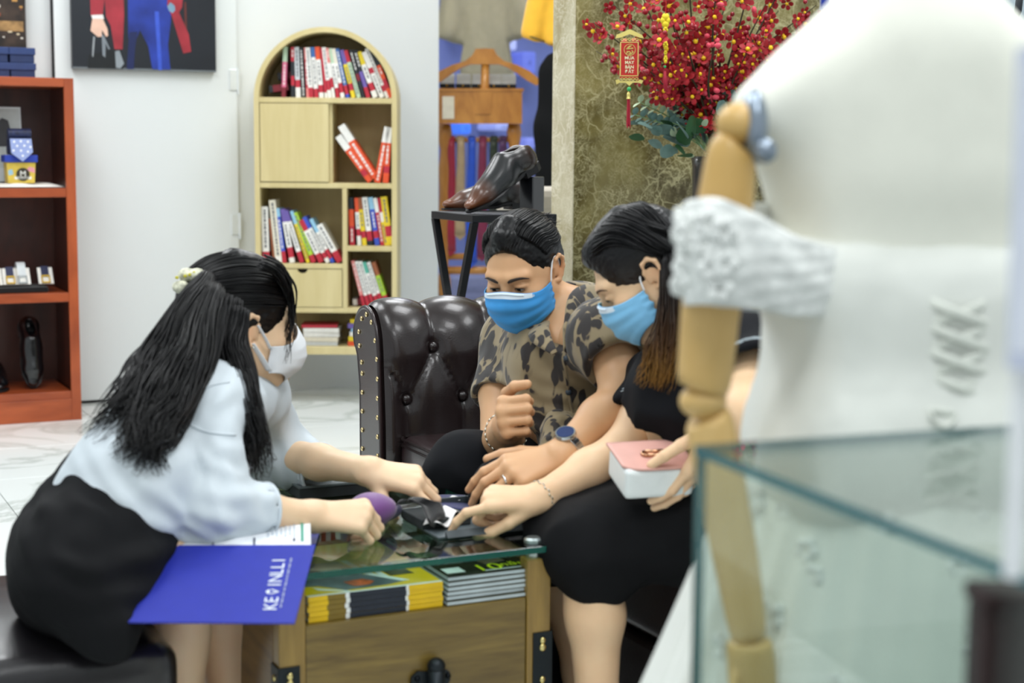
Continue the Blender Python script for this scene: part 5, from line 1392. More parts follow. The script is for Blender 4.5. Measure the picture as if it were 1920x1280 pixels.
# ================================================================== GARMENTS BEHIND THE MANNEQUIN (right edge of view)
HY = 5.6
hs = garment('hanging_shirt', 'white shirt with royal blue stripes hanging beside the column', 'shirt',
   [box_(A(1606, 60, HY), (0.125, 0.04, 0.42), 0.03, k=0.02)], 0.012, mat('white_shirt_cotton', '#dde3f2', 0.8, bump=0.1), 0.01)
m_rb = mat('royal_blue_stripe', '#2742b4', 0.7)
for (px, wpx, nm) in ((1541, 14, 'stripe'), (1561, 6, 'stripe'), (1572, 8, 'stripe')):
    a = A(px, -80, HY); b = A(px - (4 if px < 1550 else -6), 130, HY)
    w = wpx * HY / FPX / 2
    MB().add([a + V3(-w, -0.084, 0), a + V3(w, -0.084, 0), b + V3(w, -0.084, 0), b + V3(-w, -0.084, 0), a + V3(-w, -0.05, 0), a + V3(w, -0.05, 0), b + V3(w, -0.05, 0), b + V3(-w, -0.05, 0)], [(0, 1, 2, 3), (7, 6, 5, 4), (0, 4, 5, 1), (1, 5, 6, 2), (2, 6, 7, 3), (3, 7, 4, 0)]).build(nm, m_rb, hs)
NY = 4.6
nj = garment('suit_jacket', 'navy suit jacket on a form behind the white mannequin', 'jacket',
   [cap_(A(1790, -20, NY), A(1800, 300, NY), 0.16, 0.14, k=0.05, flat=((0, 1, 0), 0.6)), cap_(A(1690, 10, NY), A(1880, 0, NY), 0.07, 0.07, k=0.05), cap_(A(1688, 10, NY), A(1668, 330, NY), 0.062, 0.045, k=0.012), cap_(A(1884, 5, NY), A(1905, 330, NY), 0.062, 0.045, k=0.012), box_(A(1795, 400, NY), (0.4, 0.3, 0.06), 0, k=0.004, op='-')], 0.012, mat('navy_suiting_far', '#11142e', 0.8), 0.008)
pj = garment('suit_jacket', 'pale blue jacket with dark trim at the top right corner', 'jacket',
   [cap_(A(1950, -20, 3.6), A(1955, 300, 3.6), 0.14, 0.13, k=0.05, flat=((0, 1, 0), 0.6)), cap_(A(1905, 10, 3.6), A(2030, 0, 3.6), 0.07, 0.07, k=0.05), cap_(A(2036, 5, 3.6), A(2062, 380, 3.6), 0.06, 0.045, k=0.012), cap_(A(1895, 15, 3.62), A(1868, 380, 3.64), 0.06, 0.045, k=0.012), box_(A(1955, 440, 3.6), (0.4, 0.3, 0.06), 0, k=0.004, op='-')], 0.011, mat('pale_blue_linen', '#b9c8cf', 0.85), 0.008)
MB().tube([A(1915, -30, 3.45), A(1909, 20, 3.44), A(1900, 48, 3.45), A(1925, 58, 3.44)], 0.008, 6).build('trim', mat('dark_piping', '#20262c', 0.6), pj, smooth=True)
for o_, px, Y_ in ((nj, 1795, NY), (pj, 1950, 3.6), (hs, 1606, HY)):
    p = Vector(A(px, 300, Y_))
    MB().tube([(p.x, p.y + 0.02, p.z + 0.02), (p.x, p.y + 0.02, 0.03)], 0.015, 8).build('stand_pole', m_blk, o_)
    MB().lathe([(0.13, 0), (0.13, 0.012), (0.02, 0.03)], 16, M=Matrix.Translation((p.x, p.y + 0.02, 0.0))).build('stand_base', m_blk, o_)

# ================================================================== BLOSSOM ARRANGEMENT
FY = 4.72
fbase = Vector(at(1338, 285, FY))
fa = thing('flower_arrangement', 'tall red blossom and berry branches with grey green leaves in vase', 'flowers', (fbase.x, fbase.y, 0))
fO = Vector((fbase.x, fbase.y, 0))
m_br = mat('dark_bark', '#3a3420', 0.8, var=0.3, scale=60)
m_red = mat('red_petal', '#98101c', 0.6, var=0.35, scale=60)
m_ycen = mat('yellow_stamen', '#f0c418', 0.5)
m_ber = mat('red_berry', '#8f0c1e', 0.25, coat=0.2)
m_pink = mat('pink_bud', '#d8485a', 0.5)
m_leaf = mat('grey_green_leaf', '#6d8b84', 0.6, var=0.25, scale=25)
m_leaf2 = mat('deep_green_leaf', '#2f5a34', 0.55, var=0.25, scale=25)
m_leaf3 = mat('pale_leaf', '#bcd0ae', 0.6)
# shared meshes
bl = MB()
for k in range(5):
    a = 2 * math.pi * k / 5; ca, sa = math.cos(a), math.sin(a)
    vs = [(0.004 * ca, 0.004 * sa, 0.0)]
    for (r, w, z) in ((0.011, 0.0075, 0.004), (0.019, 0.008, 0.007), (0.024, 0.003, 0.006)):
        vs += [(r * ca - w * sa, r * sa + w * ca, z), (r * ca + w * sa, r * sa - w * ca, z)]
    bl.add(vs, [(0, 2, 1), (1, 2, 4, 3), (3, 4, 6, 5)], mi=0)
bl.ball((0, 0, 0.005), (0.0065, 0.0065, 0.005), 6, mi=1)
bl_me = bl.mesh('blossom', True); bl_me.materials.append(m_red); bl_me.materials.append(m_ycen)
bu_me = MB().ball((0, 0, 0), 0.0085, 8).mesh('berry', True); bu_me.materials.append(m_ber)
bp_me = MB().ball((0, 0, 0), (0.008, 0.008, 0.011), 8).mesh('bud', True); bp_me.materials.append(m_pink)
lf = MB()
for i in range(5):
    t = i / 4; w = 0.02 * math.sin(math.pi * min(1, t * 0.93 + 0.05)) ** 0.7
    lf.v += [(-w, 0.055 * t, 0.004 * math.sin(t * 3)), (0, 0.055 * t, 0.0), (w, 0.055 * t, 0.004 * math.sin(t * 3))]
for i in range(4):
    for j in range(2): lf.f.append((i * 3 + j, i * 3 + j + 1, (i + 1) * 3 + j + 1, (i + 1) * 3 + j)); lf.mi.append(0)
def leafmesh(nm, m):
    me = lf.mesh('leaf', True); me.materials.append(m); return me
lf1, lf2, lf3 = leafmesh('leaf', m_leaf), leafmesh('leaf', m_leaf2), leafmesh('leaf', m_leaf3)
rf = random.Random(11)
tips = [(1112, 42), (1150, 8), (1190, -40), (1118, 96), (1230, -60), (1290, -80), (1350, -90), (1420, -80), (1480, -50), (1530, 10), (1528, 55), (1500, 80), (1440, 60), (1390, 40), (1330, 10), (1280, 40), (1240, 60), (1200, 70), (1205, 120), (1230, 150), (1270, 120), (1330, 90), (1400, 100), (1460, 20), (1300, 60), (1250, 0), (1370, -20), (1160, 60), (1215, 100), (1450, -20), (1345, 60), (1310, 120)]
nb = 0; nbl = 0; nbe = 0
def fpt(px, py, dy): 
    p = Vector(at(px, py, FY + dy)) - fO; return p
stem0 = fpt(1335, 290, 0.0)
for i, (tx_, ty_) in enumerate(tips):
    dy = rf.uniform(-0.22, 0.16) 
    tip = fpt(tx_, ty_, dy)
    mid = stem0.lerp(tip, 0.5) + Vector((rf.uniform(-.03, .03), rf.uniform(-.03, .03), 0.03 + 0.05 * rf.random()))
    fork = stem0.lerp(Vector((0, 0, tip.z)), 0.25) + Vector(((tip.x) * 0.06, dy * 0.1, 0))
    cv = smoothcurve([stem0 + Vector((rf.uniform(-.012, .012), rf.uniform(-.012, .012), -0.03)), fork, mid, tip], 5)
    rads = [0.0065 * (1 - 0.8 * k / (len(cv) - 1)) for k in range(len(cv))]
    MB().tube(cv, rads, 5).build('branch', m_br, fa, smooth=True)
    nseg = len(cv)
    for k in range(27):
        f = rf.uniform(0.34, 1.0) if k > 2 else rf.uniform(0.9, 1.0)
        idx = min(nseg - 2, int(f * (nseg - 1))); p = Vector(cv[idx]).lerp(Vector(cv[idx + 1]), f * (nseg - 1) - idx)
        off = Vector((rf.gauss(0, 1), rf.gauss(0, 1), rf.gauss(0, 1))).normalized() * rf.uniform(0.008, 0.045)
        q = p + off
        r_ = rf.random()
        if r_ < 0.42 and nbl < 296:
            o = link('blossom', bl_me, None, fa); nbl += 1
            d = Vector((rf.gauss(0, .6), -1.0, rf.gauss(0.1, .6)))
            o.rotation_euler = d.to_track_quat('Z', 'Y').to_euler(); s = rf.uniform(0.75, 1.25); o.scale = (s, s, s); o.location = q
        elif r_ < 0.44:
            o = link('bud', bp_me, None, fa); o.location = q; o.rotation_euler = (rf.random() * 3, rf.random() * 3, 0)
        elif nbe < 298:
            o = link('berry', bu_me, None, fa); o.location = q; nbe += 1; s = rf.uniform(.8, 1.15); o.scale = (s, s, s)
# leaves around the vase mouth
for k in range(78):
    a = rf.uniform(0, 2 * math.pi); up = rf.uniform(-0.5, 0.9); rr = rf.uniform(0.03, 0.15)
    p = stem0 + Vector((math.cos(a) * rr * 1.15 - 0.03, math.sin(a) * rr * 0.8 - 0.02, 0.03 + up * 0.10))
    d = (p - stem0 - Vector((0, 0, -0.03))).normalized() + Vector((rf.gauss(0, .3), -0.35, rf.gauss(0, .3)))
    me = lf1 if rf.random() < 0.6 else (lf2 if rf.random() < 0.55 else lf3)
    o = link('leaf', me, None, fa); o.location = p
    o.rotation_euler = d.to_track_quat('Y', 'Z').to_euler(); o.rotation_euler.rotate_axis('Y', rf.uniform(-1.2, 1.2))
    s = rf.uniform(0.8, 1.5) * (0.55 if me is lf3 else 1); o.scale = (s, s, s)
for (x1, y1) in ((1200, 192), (1232, 168), (1190, 215), (1260, 230), (1225, 226)):
    tip = fpt(x1, y1, -0.05); cv = smoothcurve([stem0, stem0.lerp(tip, 0.5) + Vector((0, 0, 0.02)), tip], 5)
    MB().tube(cv, 0.002, 5).build('sprig', mat('sprig_green', '#7d9a6c', 0.6), fa)
    for k in range(4, len(cv)):
        for sgn in (-1, 1):
            o = link('leaf', lf3 if y1 < 200 else lf1, None, fa); o.location = cv[k]; d = Vector((sgn * 0.4 - 0.3, -0.4, 0.5 * sgn)); o.rotation_euler = d.to_track_quat('Y', 'Z').to_euler(); s = 0.5; o.scale = (s, s, s)
vz = stem0.z - 0.005
MB().lathe([(0.05, 0.62), (0.055, 0.63), (0.062, vz - 0.03), (0.066, vz), (0.062, vz), (0.056, vz - 0.03), (0.05, 0.64), (0.0, 0.64)], 28, cap=False).build('vase', mat('smoked_glass_vase', '#6e6a66', 0.12, trans=0.6, var=0.1), fa, smooth=True)
pl = thing('pedestal', 'brown wooden pedestal under the flower vase, mostly hidden', 'pedestal', (fO.x, fO.y, 0), YAW)
MB().box((-0.14, -0.12, 0), (0.14, 0.12, 0.60), bev=0.005).build('body', m_oakv, pl)
MB().box((-0.16, -0.14, 0.6005), (0.16, 0.14, 0.6185), bev=0.004).build('top', m_oakv, pl)

# hanging red fortune plaque
OY = 4.56
def op(px, py, d=0.0): return Vector(at(px, py, OY)) + Vector((0, -d, 0))
orn = thing('hanging_plaque', 'red and gold hanging new year plaque with green bead and tassel', 'ornament', (0, 0, 0))
m_rp = mat('red_foil_card', '#c4261c', 0.4, var=0.08); m_gp = mat('gold_foil', '#e0cf78', 0.35, 0.35)
def opoly(name, pts, d0, d1, m):
    P = [op(*q) for q in pts]; n = len(P)
    vs = [p + Vector((0, -d1, 0)) for p in P] + [p + Vector((0, -d0, 0)) for p in P]
    return MB().add(vs, [tuple(range(n)), tuple(reversed(range(n, 2 * n)))] + [(i, (i + 1) % n, n + (i + 1) % n, n + i) for i in range(n)]).build(name, m, orn)
opoly('plaque', [(1163, 78), (1198, 78), (1197, 147), (1162, 147)], 0.0, 0.003, m_rp)
opoly('border', [(1162.6, 80), (1164.4, 80), (1163.6, 143), (1161.8, 143)], 0.0, 0.0045, m_gp); opoly('border', [(1195.6, 80), (1197.4, 80), (1196.6, 143), (1194.8, 143)], 0.0, 0.0045, m_gp)
opoly('border', [(1163, 80), (1197, 80), (1197, 78.6), (1163, 78.6)], 0.0, 0.0045, m_gp); opoly('border', [(1163, 141.5), (1196, 141.5), (1196, 143), (1163, 143)], 0.0, 0.0045, m_gp)
for i in range(5):
    for yy in (74, 148):
        cx = 1166.5 + i * 6.8
        ring = [op(cx + 2.6 * math.cos(a), yy + 2.2 * math.sin(a), 0.003) for a in np.linspace(0, 2 * math.pi, 11)]
        MB().tube(ring, 0.0011, 5).build('gold_ring', m_gp, orn)
opoly('top_scroll', [(1154, 72), (1156, 65), (1164, 62), (1180, 55), (1188, 58), (1204, 66), (1207, 72), (1200, 71), (1180, 64), (1166, 70)], -0.001, 0.004, m_gp)
opoly('bottom_scroll', [(1154, 150), (1160, 149), (1163, 152), (1196, 152), (1199, 149), (1206, 151), (1203, 157), (1196, 155), (1186, 155), (1180, 161), (1173, 155), (1162, 155), (1156, 158)], -0.001, 0.004, m_gp)
ring = [op(1180.5 + 10.5 * math.cos(a), 93.5 + 10.5 * math.sin(a), 0.004) for a in np.linspace(0, 2 * math.pi, 25)]
MB().tube(ring, 0.0009, 5).build('medallion_ring', m_gp, orn)
mk = MB()
for pts in (((1180, 86), (1178, 92)), ((1184, 86), (1176, 90)), ((1174, 92), (1187, 91)), ((1176, 96), (1175, 101)), ((1175, 98), (1181, 97)), ((1184, 95), (1187, 98)), ((1187, 98), (1183, 101)), ((1183, 101), (1180, 97)), ((1178, 101), (1183, 102))):
    mk.tube([op(*pts[0], 0.004), op(*pts[1], 0.004)], 0.0017, 5)
mk.build('medallion_mark', m_gp, orn)
ux_ = (op(1198, 110) - op(1162, 110)).normalized(); uz_ = (op(1180, 80) - op(1180, 140)).normalized()
for s_, yy in (('MUA', 109), ('MAY', 117.5), ('BÁN', 126), ('ĐẮT', 134.5)):
    tm = text_mesh(s_, 0.0125, ext=0.0003, offset=0.0002)
    o = link('lettering', tm, mat('gold_letter', '#f4eec0', 0.4), orn)
    o.matrix_world = basis(op(1180, yy, 0.0045), ux_, uz_, ux_.cross(uz_))
MB().tube([op(1182, -40, 0.002), op(1181, 58, 0.002)], 0.0008, 5).build('hanging_thread', m_rp, orn)
MB().ball(op(1179.5, 167, 0.002), 0.0065, 12).build('bead', mat('jade_green', '#2aa35a', 0.25), orn, smooth=True)
MB().lathe([(0.002, 0.0), (0.005, -0.006), (0.0045, -0.014), (0.006, -0.02)], 10, M=Matrix.Translation(op(1178.5, 172, 0.002))).build('bead_cap', m_gp, orn)
ta = MB()
for k in range(9):
    a = k * 0.7; p = op(1178.5 + 1.7 * math.cos(a), 181, 0.002 + 0.002 * math.sin(a)); q_ = op(1178 + 3 * math.cos(a), 240 - (k % 3) * 3, 0.002 + 0.003 * math.sin(a))
    ta.tube([p, p.lerp(q_, .5), q_], 0.0016, 4)
ta.build('tassel', mat('crimson_tassel', '#a01c30', 0.7), orn)
# second gilded ornament
or2 = thing('hanging_ornament', 'gold carved hanging ornament with red tassel among the blossoms', 'ornament', (0, 0, 0))
m_gy = mat('bright_gold_leaf', '#e6cf2e', 0.4, 0.25)
for (cy, rx, ry) in ((40, 9.5, 15), (58, 5, 8), (86, 5, 9), (100, 3.5, 5), (112, 4, 9)):
    g = MB()
    for k in range(6):
        a = k * 1.05
        g.ball(op(1246 + rx * .5 * math.cos(a), cy + ry * .5 * math.sin(a), 0.03), (rx * .5 * OY / FPX, 0.005, ry * .45 * OY / FPX), 8)
    g.build('gold_charm', m_gy, or2, smooth=True)
MB().tube([op(1249, -40, 0.03), op(1246, 30, 0.03), op(1245, 130, 0.03)], 0.001, 5).build('hanging_thread', m_rp, or2)
MB().ball(op(1245, 126, 0.03), 0.004, 8).build('bead', mat('jade_green', '#2aa35a', 0.25), or2, smooth=True)
MB().tube([op(1245, 134, 0.03), op(1245, 150, 0.03), op(1247, 172, 0.03)], [0.003, 0.0055, 0.006], 8).build('tassel', mat('crimson_tassel', '#a01c30', 0.7), or2, smooth=True)

# ================================================================== PEOPLE
def unit(v):
    v = np.array(v, float); return v / np.linalg.norm(v)
def frame(x, z):
    x = unit(x); z = np.array(z, float); z = unit(z - x * z.dot(x)); y = np.cross(z, x)
    return np.stack([x, y, z], 1)
def skin_mat(name, c):
    m = bpy.data.materials.new(name); m.use_nodes = True
    nt = m.node_tree; N = nt.nodes; Lk = nt.links; b = N['Principled BSDF']
    tc = N.new('ShaderNodeTexCoord'); nz = N.new('ShaderNodeTexNoise'); nz.inputs['Scale'].default_value = 22; nz.inputs['Detail'].default_value = 5
    Lk.new(tc.outputs['Object'], nz.inputs['Vector'])
    rp = N.new('ShaderNodeValToRGB'); q = lin(c)
    rp.color_ramp.elements[0].position = 0.3; rp.color_ramp.elements[1].position = 0.75
    rp.color_ramp.elements[0].color = (q[0] * 1.0, q[1] * 0.93, q[2] * 0.90, 1); rp.color_ramp.elements[1].color = (min(1, q[0] * 1.04), q[1] * 1.03, q[2] * 1.03, 1)
    Lk.new(nz.outputs['Fac'], rp.inputs[0])
    at_ = N.new('ShaderNodeAttribute'); at_.attribute_name = 'tint'
    mx = N.new('ShaderNodeMixRGB'); mx.blend_type = 'MULTIPLY'; mx.inputs[0].default_value = 1
    Lk.new(rp.outputs[0], mx.inputs[1]); Lk.new(at_.outputs['Color'], mx.inputs[2]); Lk.new(mx.outputs[0], b.inputs['Base Color'])
    b.inputs['Roughness'].default_value = 0.5; b.inputs['Subsurface Weight'].default_value = 0.12
    b.inputs['Subsurface Radius'].default_value = (0.012, 0.005, 0.003); b.inputs['Subsurface Scale'].default_value = 0.6
    return m
m_skinf = skin_mat('fair_skin', '#e6c9a6'); m_skinf2 = skin_mat('fair_skin_warm', '#e3c29c'); m_skinm = skin_mat('tan_skin', '#cfa57c')
def hair_mat(name, attr=False, c='#09090b'):
    m = bpy.data.materials.new(name); m.use_nodes = True
    nt = m.node_tree; N = nt.nodes; Lk = nt.links; b = N['Principled BSDF']
    if attr:
        a = N.new('ShaderNodeAttribute'); a.attribute_name = 'tint'; Lk.new(a.outputs['Color'], b.inputs['Base Color'])
    else:
        tc = N.new('ShaderNodeTexCoord'); nz = N.new('ShaderNodeTexNoise'); nz.inputs['Scale'].default_value = 120
        Lk.new(tc.outputs['Object'], nz.inputs['Vector']); rp = N.new('ShaderNodeValToRGB')
        q = lin(c); rp.color_ramp.elements[0].color = tuple(x * 0.6 for x in q[:3]) + (1,); rp.color_ramp.elements[1].color = tuple(x * 1.5 for x in q[:3]) + (1,)
        Lk.new(nz.outputs['Fac'], rp.inputs[0]); Lk.new(rp.outputs[0], b.inputs['Base Color'])
    b.inputs['Roughness'].default_value = 0.36; b.inputs['Specular IOR Level'].default_value = 0.3
    return m
m_hair = hair_mat('black_hair'); m_hairg = hair_mat('brown_dyed_hair', True)

def hand_prims(side, curls, spread=(8, 2, -4, -10), thumb=((42, 15), (30, 20), (20, 25)), s=1.0):
    """x along the hand, z out of its back; the thumb leaves at +y * side"""
    P = []
    ys = np.array([0.027, 0.009, -0.009, -0.026]) * side
    xs = [0.086, 0.090, 0.085, 0.077]; zz = [0.0, 0.003, 0.002, -0.003]
    seg = [(0.043, 0.025, 0.021), (0.047, 0.029, 0.022), (0.044, 0.027, 0.021), (0.034, 0.021, 0.019)]
    rad = [0.0092, 0.0094, 0.0089, 0.0078]
    P.append(cap_((0.0, 0.006 * side, 0), (0.05, 0.006 * side, -0.002), 0.021, 0.022, k=0.015, flat=((0, 0, 1), 0.62)))
    for i in range(4):
        P.append(cap_((0.01, ys[i] * 0.55, 0), (xs[i], ys[i], zz[i]), 0.0125, 0.0118, k=0.012))
    for i in range(4):
        p = np.array([xs[i], ys[i], zz[i]]); a = 0.0; sp = R(spread[i]) * side
        r = rad[i]
        for j in range(3):
            a += R(curls[i][j]); d = np.array([math.cos(a) * math.cos(sp), math.cos(a) * math.sin(sp), -math.sin(a)])
            q = p + d * seg[i][j]; r2 = r * 0.9
            P.append(cap_(p, q, r, r2, k=0.0035 if j else 0.006)); p = q; r = r2
    p = np.array([0.016, 0.020 * side, -0.008]); lens = (0.046, 0.033, 0.027); rs = (0.0135, 0.0108, 0.0098, 0.0082)
    for j in range(3):
        ya, dn = R(thumb[j][0]), R(thumb[j][1])
        d = np.array([math.cos(ya) * math.cos(dn), math.sin(ya) * math.cos(dn) * side, -math.sin(dn)])
        q = p + d * lens[j]; P.append(cap_(p, q, rs[j], rs[j + 1], k=0.010 if j == 0 else 0.004)); p = q
    if s != 1.0: P = xf_prims(P, np.eye(3) * s, (0, 0, 0)); P = [tuple(list(p[:3]) + [p[3] * s, p[4] * s] + list(p[5:])) for p in P]
    return P
def arm_mesh(pts, rads, wrist, hx, hz, side, curls, h=0.0024, s=1.0, flatw=True, **kw):
    Fm = frame(hx, hz)
    pr = chain_(pts, rads, k=0.02)
    pr += [cap_(pts[-1], wrist, rads[-1], rads[-1] * 0.97, k=0.02)]
    pr += xf_prims(hand_prims(side, curls, s=s, **kw), Fm, wrist)
    return sdf_mesh(pr, h)
def nails(par, wrist, hx, hz, side): pass

def head_prims(kind='f'):
    w = 1.0 if kind == 'm' else 0.96
    P = [ell_((-0.012, 0, 0.034), (0.094, 0.074 * w, 0.084), k=0.02), ell_((0.02, 0, -0.012), (0.076, 0.066 * w, 0.085), k=0.03), ell_((0.046, 0, -0.056), (0.05, 0.05 * w, 0.056), k=0.03),
         ell_((0.066, 0, -0.096), (0.024, 0.028, 0.018), k=0.025)]
    for s in (-1, 1):
        P += [cap_((-0.002, s * 0.057 * w, -0.045), (0.055, s * 0.024, -0.094), 0.017, 0.014, k=0.03), ell_((0.058, s * 0.046 * w, -0.026), (0.026, 0.020, 0.020), k=0.025),
              cap_((0.088, s * 0.012, 0.026), (0.074, s * 0.046, 0.026), 0.010, 0.008, k=0.016)]
    for s in (-1, 1):
        P += [ell_((0.098, s * 0.031, 0.004), (0.018, 0.019, 0.012), k=0.014, op='-')]
    for s in (-1, 1):
        P += [ell_((0.0765, s * 0.031, 0.003), (0.0135, 0.0165, 0.0105), k=0.005), ell_((0.079, s * 0.031, 0.0065), (0.0135, 0.0165, 0.0065), k=0.003)]
    P += [cap_((0.088, 0, 0.014), (0.108, 0, -0.030), 0.0075, 0.0105, k=0.012), ell_((0.098, 0.011, -0.036), (0.011, 0.0075, 0.0065), k=0.006), ell_((0.098, -0.011, -0.036), (0.011, 0.0075, 0.0065), k=0.006),
          cap_((0.094, -0.016, -0.062), (0.094, 0.016, -0.062), 0.0065, k=0.008), cap_((0.091, -0.013, -0.073), (0.091, 0.013, -0.073), 0.0068, k=0.008)]
    for s in (-1, 1):
        # ear: rim, lobe, bowl
        e0 = np.array([-0.010, s * 0.074 * w, 0.0]); 
        rim = [(0.008, 0.000, -0.012), (0.010, 0.004, 0.010), (0.004, 0.010, 0.027), (-0.010, 0.014, 0.031), (-0.021, 0.015, 0.020), (-0.021, 0.013, 0.0), (-0.013, 0.008, -0.018), (-0.004, 0.004, -0.028), (0.003, 0.001, -0.026)]
        rim = [e0 + np.array([a, s * b, c]) for a, b, c in rim]
        P += chain_(rim, [0.004, 0.004, 0.0042, 0.0045, 0.0045, 0.0045, 0.005, 0.0055, 0.005], k=0.004)
        P += [ell_(e0 + np.array([-0.006, s * 0.003, 0.004]), (0.013, 0.005, 0.024), k=0.004)]
    return P
class Head:
    def __init__(s, earpx, Y, F, up=(0, 0, 1), ear=1, kind='f', scale=1.0):
        s.M = frame(F, up); w = 1.0 if kind == 'm' else 0.96
        s.sc = scale; s.kind = kind
        loc = np.array([-0.012, ear * 0.082 * w, 0.0]) * scale
        s.o = np.array(at(earpx[0], earpx[1], Y)) - s.M @ loc
    def w(s, *p): return s.M @ (np.array(p, float) * s.sc) + s.o
    def loc(s, p): return (s.M.T @ (np.array(p) - s.o)) / s.sc
    def mesh(s, neck_pts, neck_r, h=0.0023, extra=()):
        P = head_prims(s.kind)
        npts = [np.array([-0.025, 0, -0.03])] + [s.loc(p) for p in neck_pts]
        P += chain_(npts, [0.05] + list(neck_r), k=0.025)
        P += list(extra)
        V, Q = sdf_mesh(P, h)
        V = relax(V, Q, 1)
        T = np.ones((len(V), 3))
        def spot(c, r, col):
            d = np.exp(-(((V - np.array(c)) / np.array(r)) ** 2).sum(1))[:, None]
            T[:] = T * (1 - d) + T * np.array(col) * d
        for sg in (-1, 1):
            spot((-0.015, sg * 0.082, 0.0), (.025, .02, .03), (1.0, .86, .8)); spot((0.06, sg * 0.05, -0.02), (.03, .03, .025), (1.0, .93, .9))
            spot((0.09, sg * 0.031, 0.0), (.02, .02, .008), (.86, .78, .74))
        spot((0.11, 0, -0.032), (.02, .015, .015), (1.0, .92, .88)); spot((0.1, 0, -0.067), (.012, .02, .009), (.9, .6, .58))
        return (s.M @ (V * s.sc).T).T + s.o, Q, T
def join_body(name, pieces, m, parent):
    V = []; Q = []; T = []; n = 0
    for p in pieces:
        v, q = p[0], p[1]; t = p[2] if len(p) > 2 else np.ones((len(v), 3))
        V.append(v); Q.append(q + n); T.append(t); n += len(v)
    o = vq_link(name, np.concatenate(V), np.concatenate(Q), m, parent, rel=0)
    vcolor(o, np.concatenate(T)); return o
def cloth_mesh(prims, h, folds=0.004, fs=22, seed=1, fdir=None, rel=2, ridge=True, wr=()):
    V, Q = sdf_mesh(prims, h); V = relax(V, Q, rel); N = vnormals(V, Q)
    P = V if fdir is None else V - (V @ unit(fdir))[:, None] * unit(fdir) * 0.7
    n = vnoise(P, fs, seed); n2 = vnoise(P + 3.1, fs * 2.2, seed + 9)
    d = ((1 - np.abs(n) * 2) if ridge else n) * folds + n2 * folds * 0.35
    for (c, ax, sg, wl, amp) in wr:        # compression wrinkles around a joint
        q = V - np.array(c); g = np.exp(-(q ** 2).sum(1) / (2 * sg * sg))
        d = d + amp * g * np.sin(2 * math.pi * (q @ unit(ax)) / wl + 2.2 * vnoise(V, 18, seed + 3))
    return V + N * d[:, None], Q
from mathutils.bvhtree import BVHTree
def bvh_of(V, Q): return BVHTree.FromPolygons([Vector(v) for v in V], [tuple(q) for q in Q])
def hit(b, px, py, lift=0.0008):
    d = Vector(_f + _r * (px - 960) / FPX - _u * (py - 640) / FPX).normalized()
    p, n, i, t = b.ray_cast(Vector(CAM), d)
    return None if p is None else p - d * lift
def seam(b, pts, name, m, par, r=0.0012):
    P = [hit(b, *p) for p in smoothcurve([(x, y, 0) for x, y in pts], 6) for p in [(p[0], p[1])]] if False else [hit(b, p[0], p[1]) for p in smoothcurve([(x, y, 0) for x, y in pts], 6)]
    P = [p for p in P if p is not None]
    if len(P) > 2: MB().tube(P, r, 5).build(name, m, par, smooth=True)

def strands(name, bundles, m, parent, seed=1, tint=None):
    """bundles: (guide points, count, (root r, mid r, tip r), thickness, squash axis or None)"""
    rg = np.random.default_rng(seed); mb = MB(); cols = []
    for (pts, cnt, (r0, r1, r2), th, wav) in bundles:
        G_ = np.array(smoothcurve(pts, 5)); n = len(G_); t = np.linspace(0, 1, n)
        env = np.interp(t, [0, 0.5, 1], [r0, r1, r2])
        # local frame across the guide
        tan = np.gradient(G_, axis=0); tan /= np.linalg.norm(tan, axis=1, keepdims=True) + 1e-9
        a = np.cross(tan, np.array([0.1, 0.9, 0.3])); a /= np.linalg.norm(a, axis=1, keepdims=True) + 1e-9
        b = np.cross(tan, a)
        for k in range(cnt):
            an = rg.uniform(0, 2 * math.pi); rr = math.sqrt(rg.uniform(0.02, 1)); L = rg.uniform(0.72, 1.0)
            ca, sa = math.cos(an) * rr, math.sin(an) * rr
            ph = rg.uniform(0, 6.28); fr_ = rg.uniform(1.2, 2.6)
            off = (a * ca + b * sa) * env[:, None]
            wv = (a * np.sin(t * 6.28 * fr_ + ph)[:, None] + b * np.cos(t * 6.28 * fr_ * 0.8 + ph)[:, None]) * (wav * t)[:, None]
            X = G_ + off + wv
            m_ = max(4, int(n * L)); X = X[:m_]
            rad = th * rg.uniform(0.7, 1.3) * np.interp(np.linspace(0, 1, m_), [0, 0.1, 0.7, 1], [0.7, 1, 0.9, 0.12])
            n0 = len(mb.v); mb.tube(X, list(rad), 3, cap=True)
            if tint is not None: cols += [tint(q, k) for q in mb.v[n0:]]
    o = mb.build(name, m, parent, smooth=True, fix=False)
    if tint is not None: vcolor(o, np.array(cols))
    return o
def hair_cap(H, kind, m, parent, prims, h=0.0032, noise=0.0012, tint=None, name='hair'):
    V, Q = sdf_mesh(prims, h); V = relax(V, Q, 2); N = vnormals(V, Q)
    V = V + N * (noise * vnoise(V * np.array([0.3, 1, 1]), 260, 2))[:, None]
    o = vq_link(name, (H.M @ (V * H.sc).T).T + H.o, Q, m, parent, rel=0)
    if tint is not None: vcolor(o, np.array([tint(q, 0) for q in o.data.vertices.data.vertices] if False else [tint(q, 0) for q in (H.M @ (V * H.sc).T).T + H.o]))
    return o
def arcs(H, c, r, phis, t0, t1, n=14):
    out = []
    for ph in phis:
        pts = []
        for t in np.linspace(R(t0), R(t1), n):
            pts.append(H.w(c[0] + r[0] * math.cos(t), c[1] + r[1] * math.sin(t) * math.sin(ph), c[2] + r[2] * math.sin(t) * math.cos(ph)))
        out.append(pts)
    return out
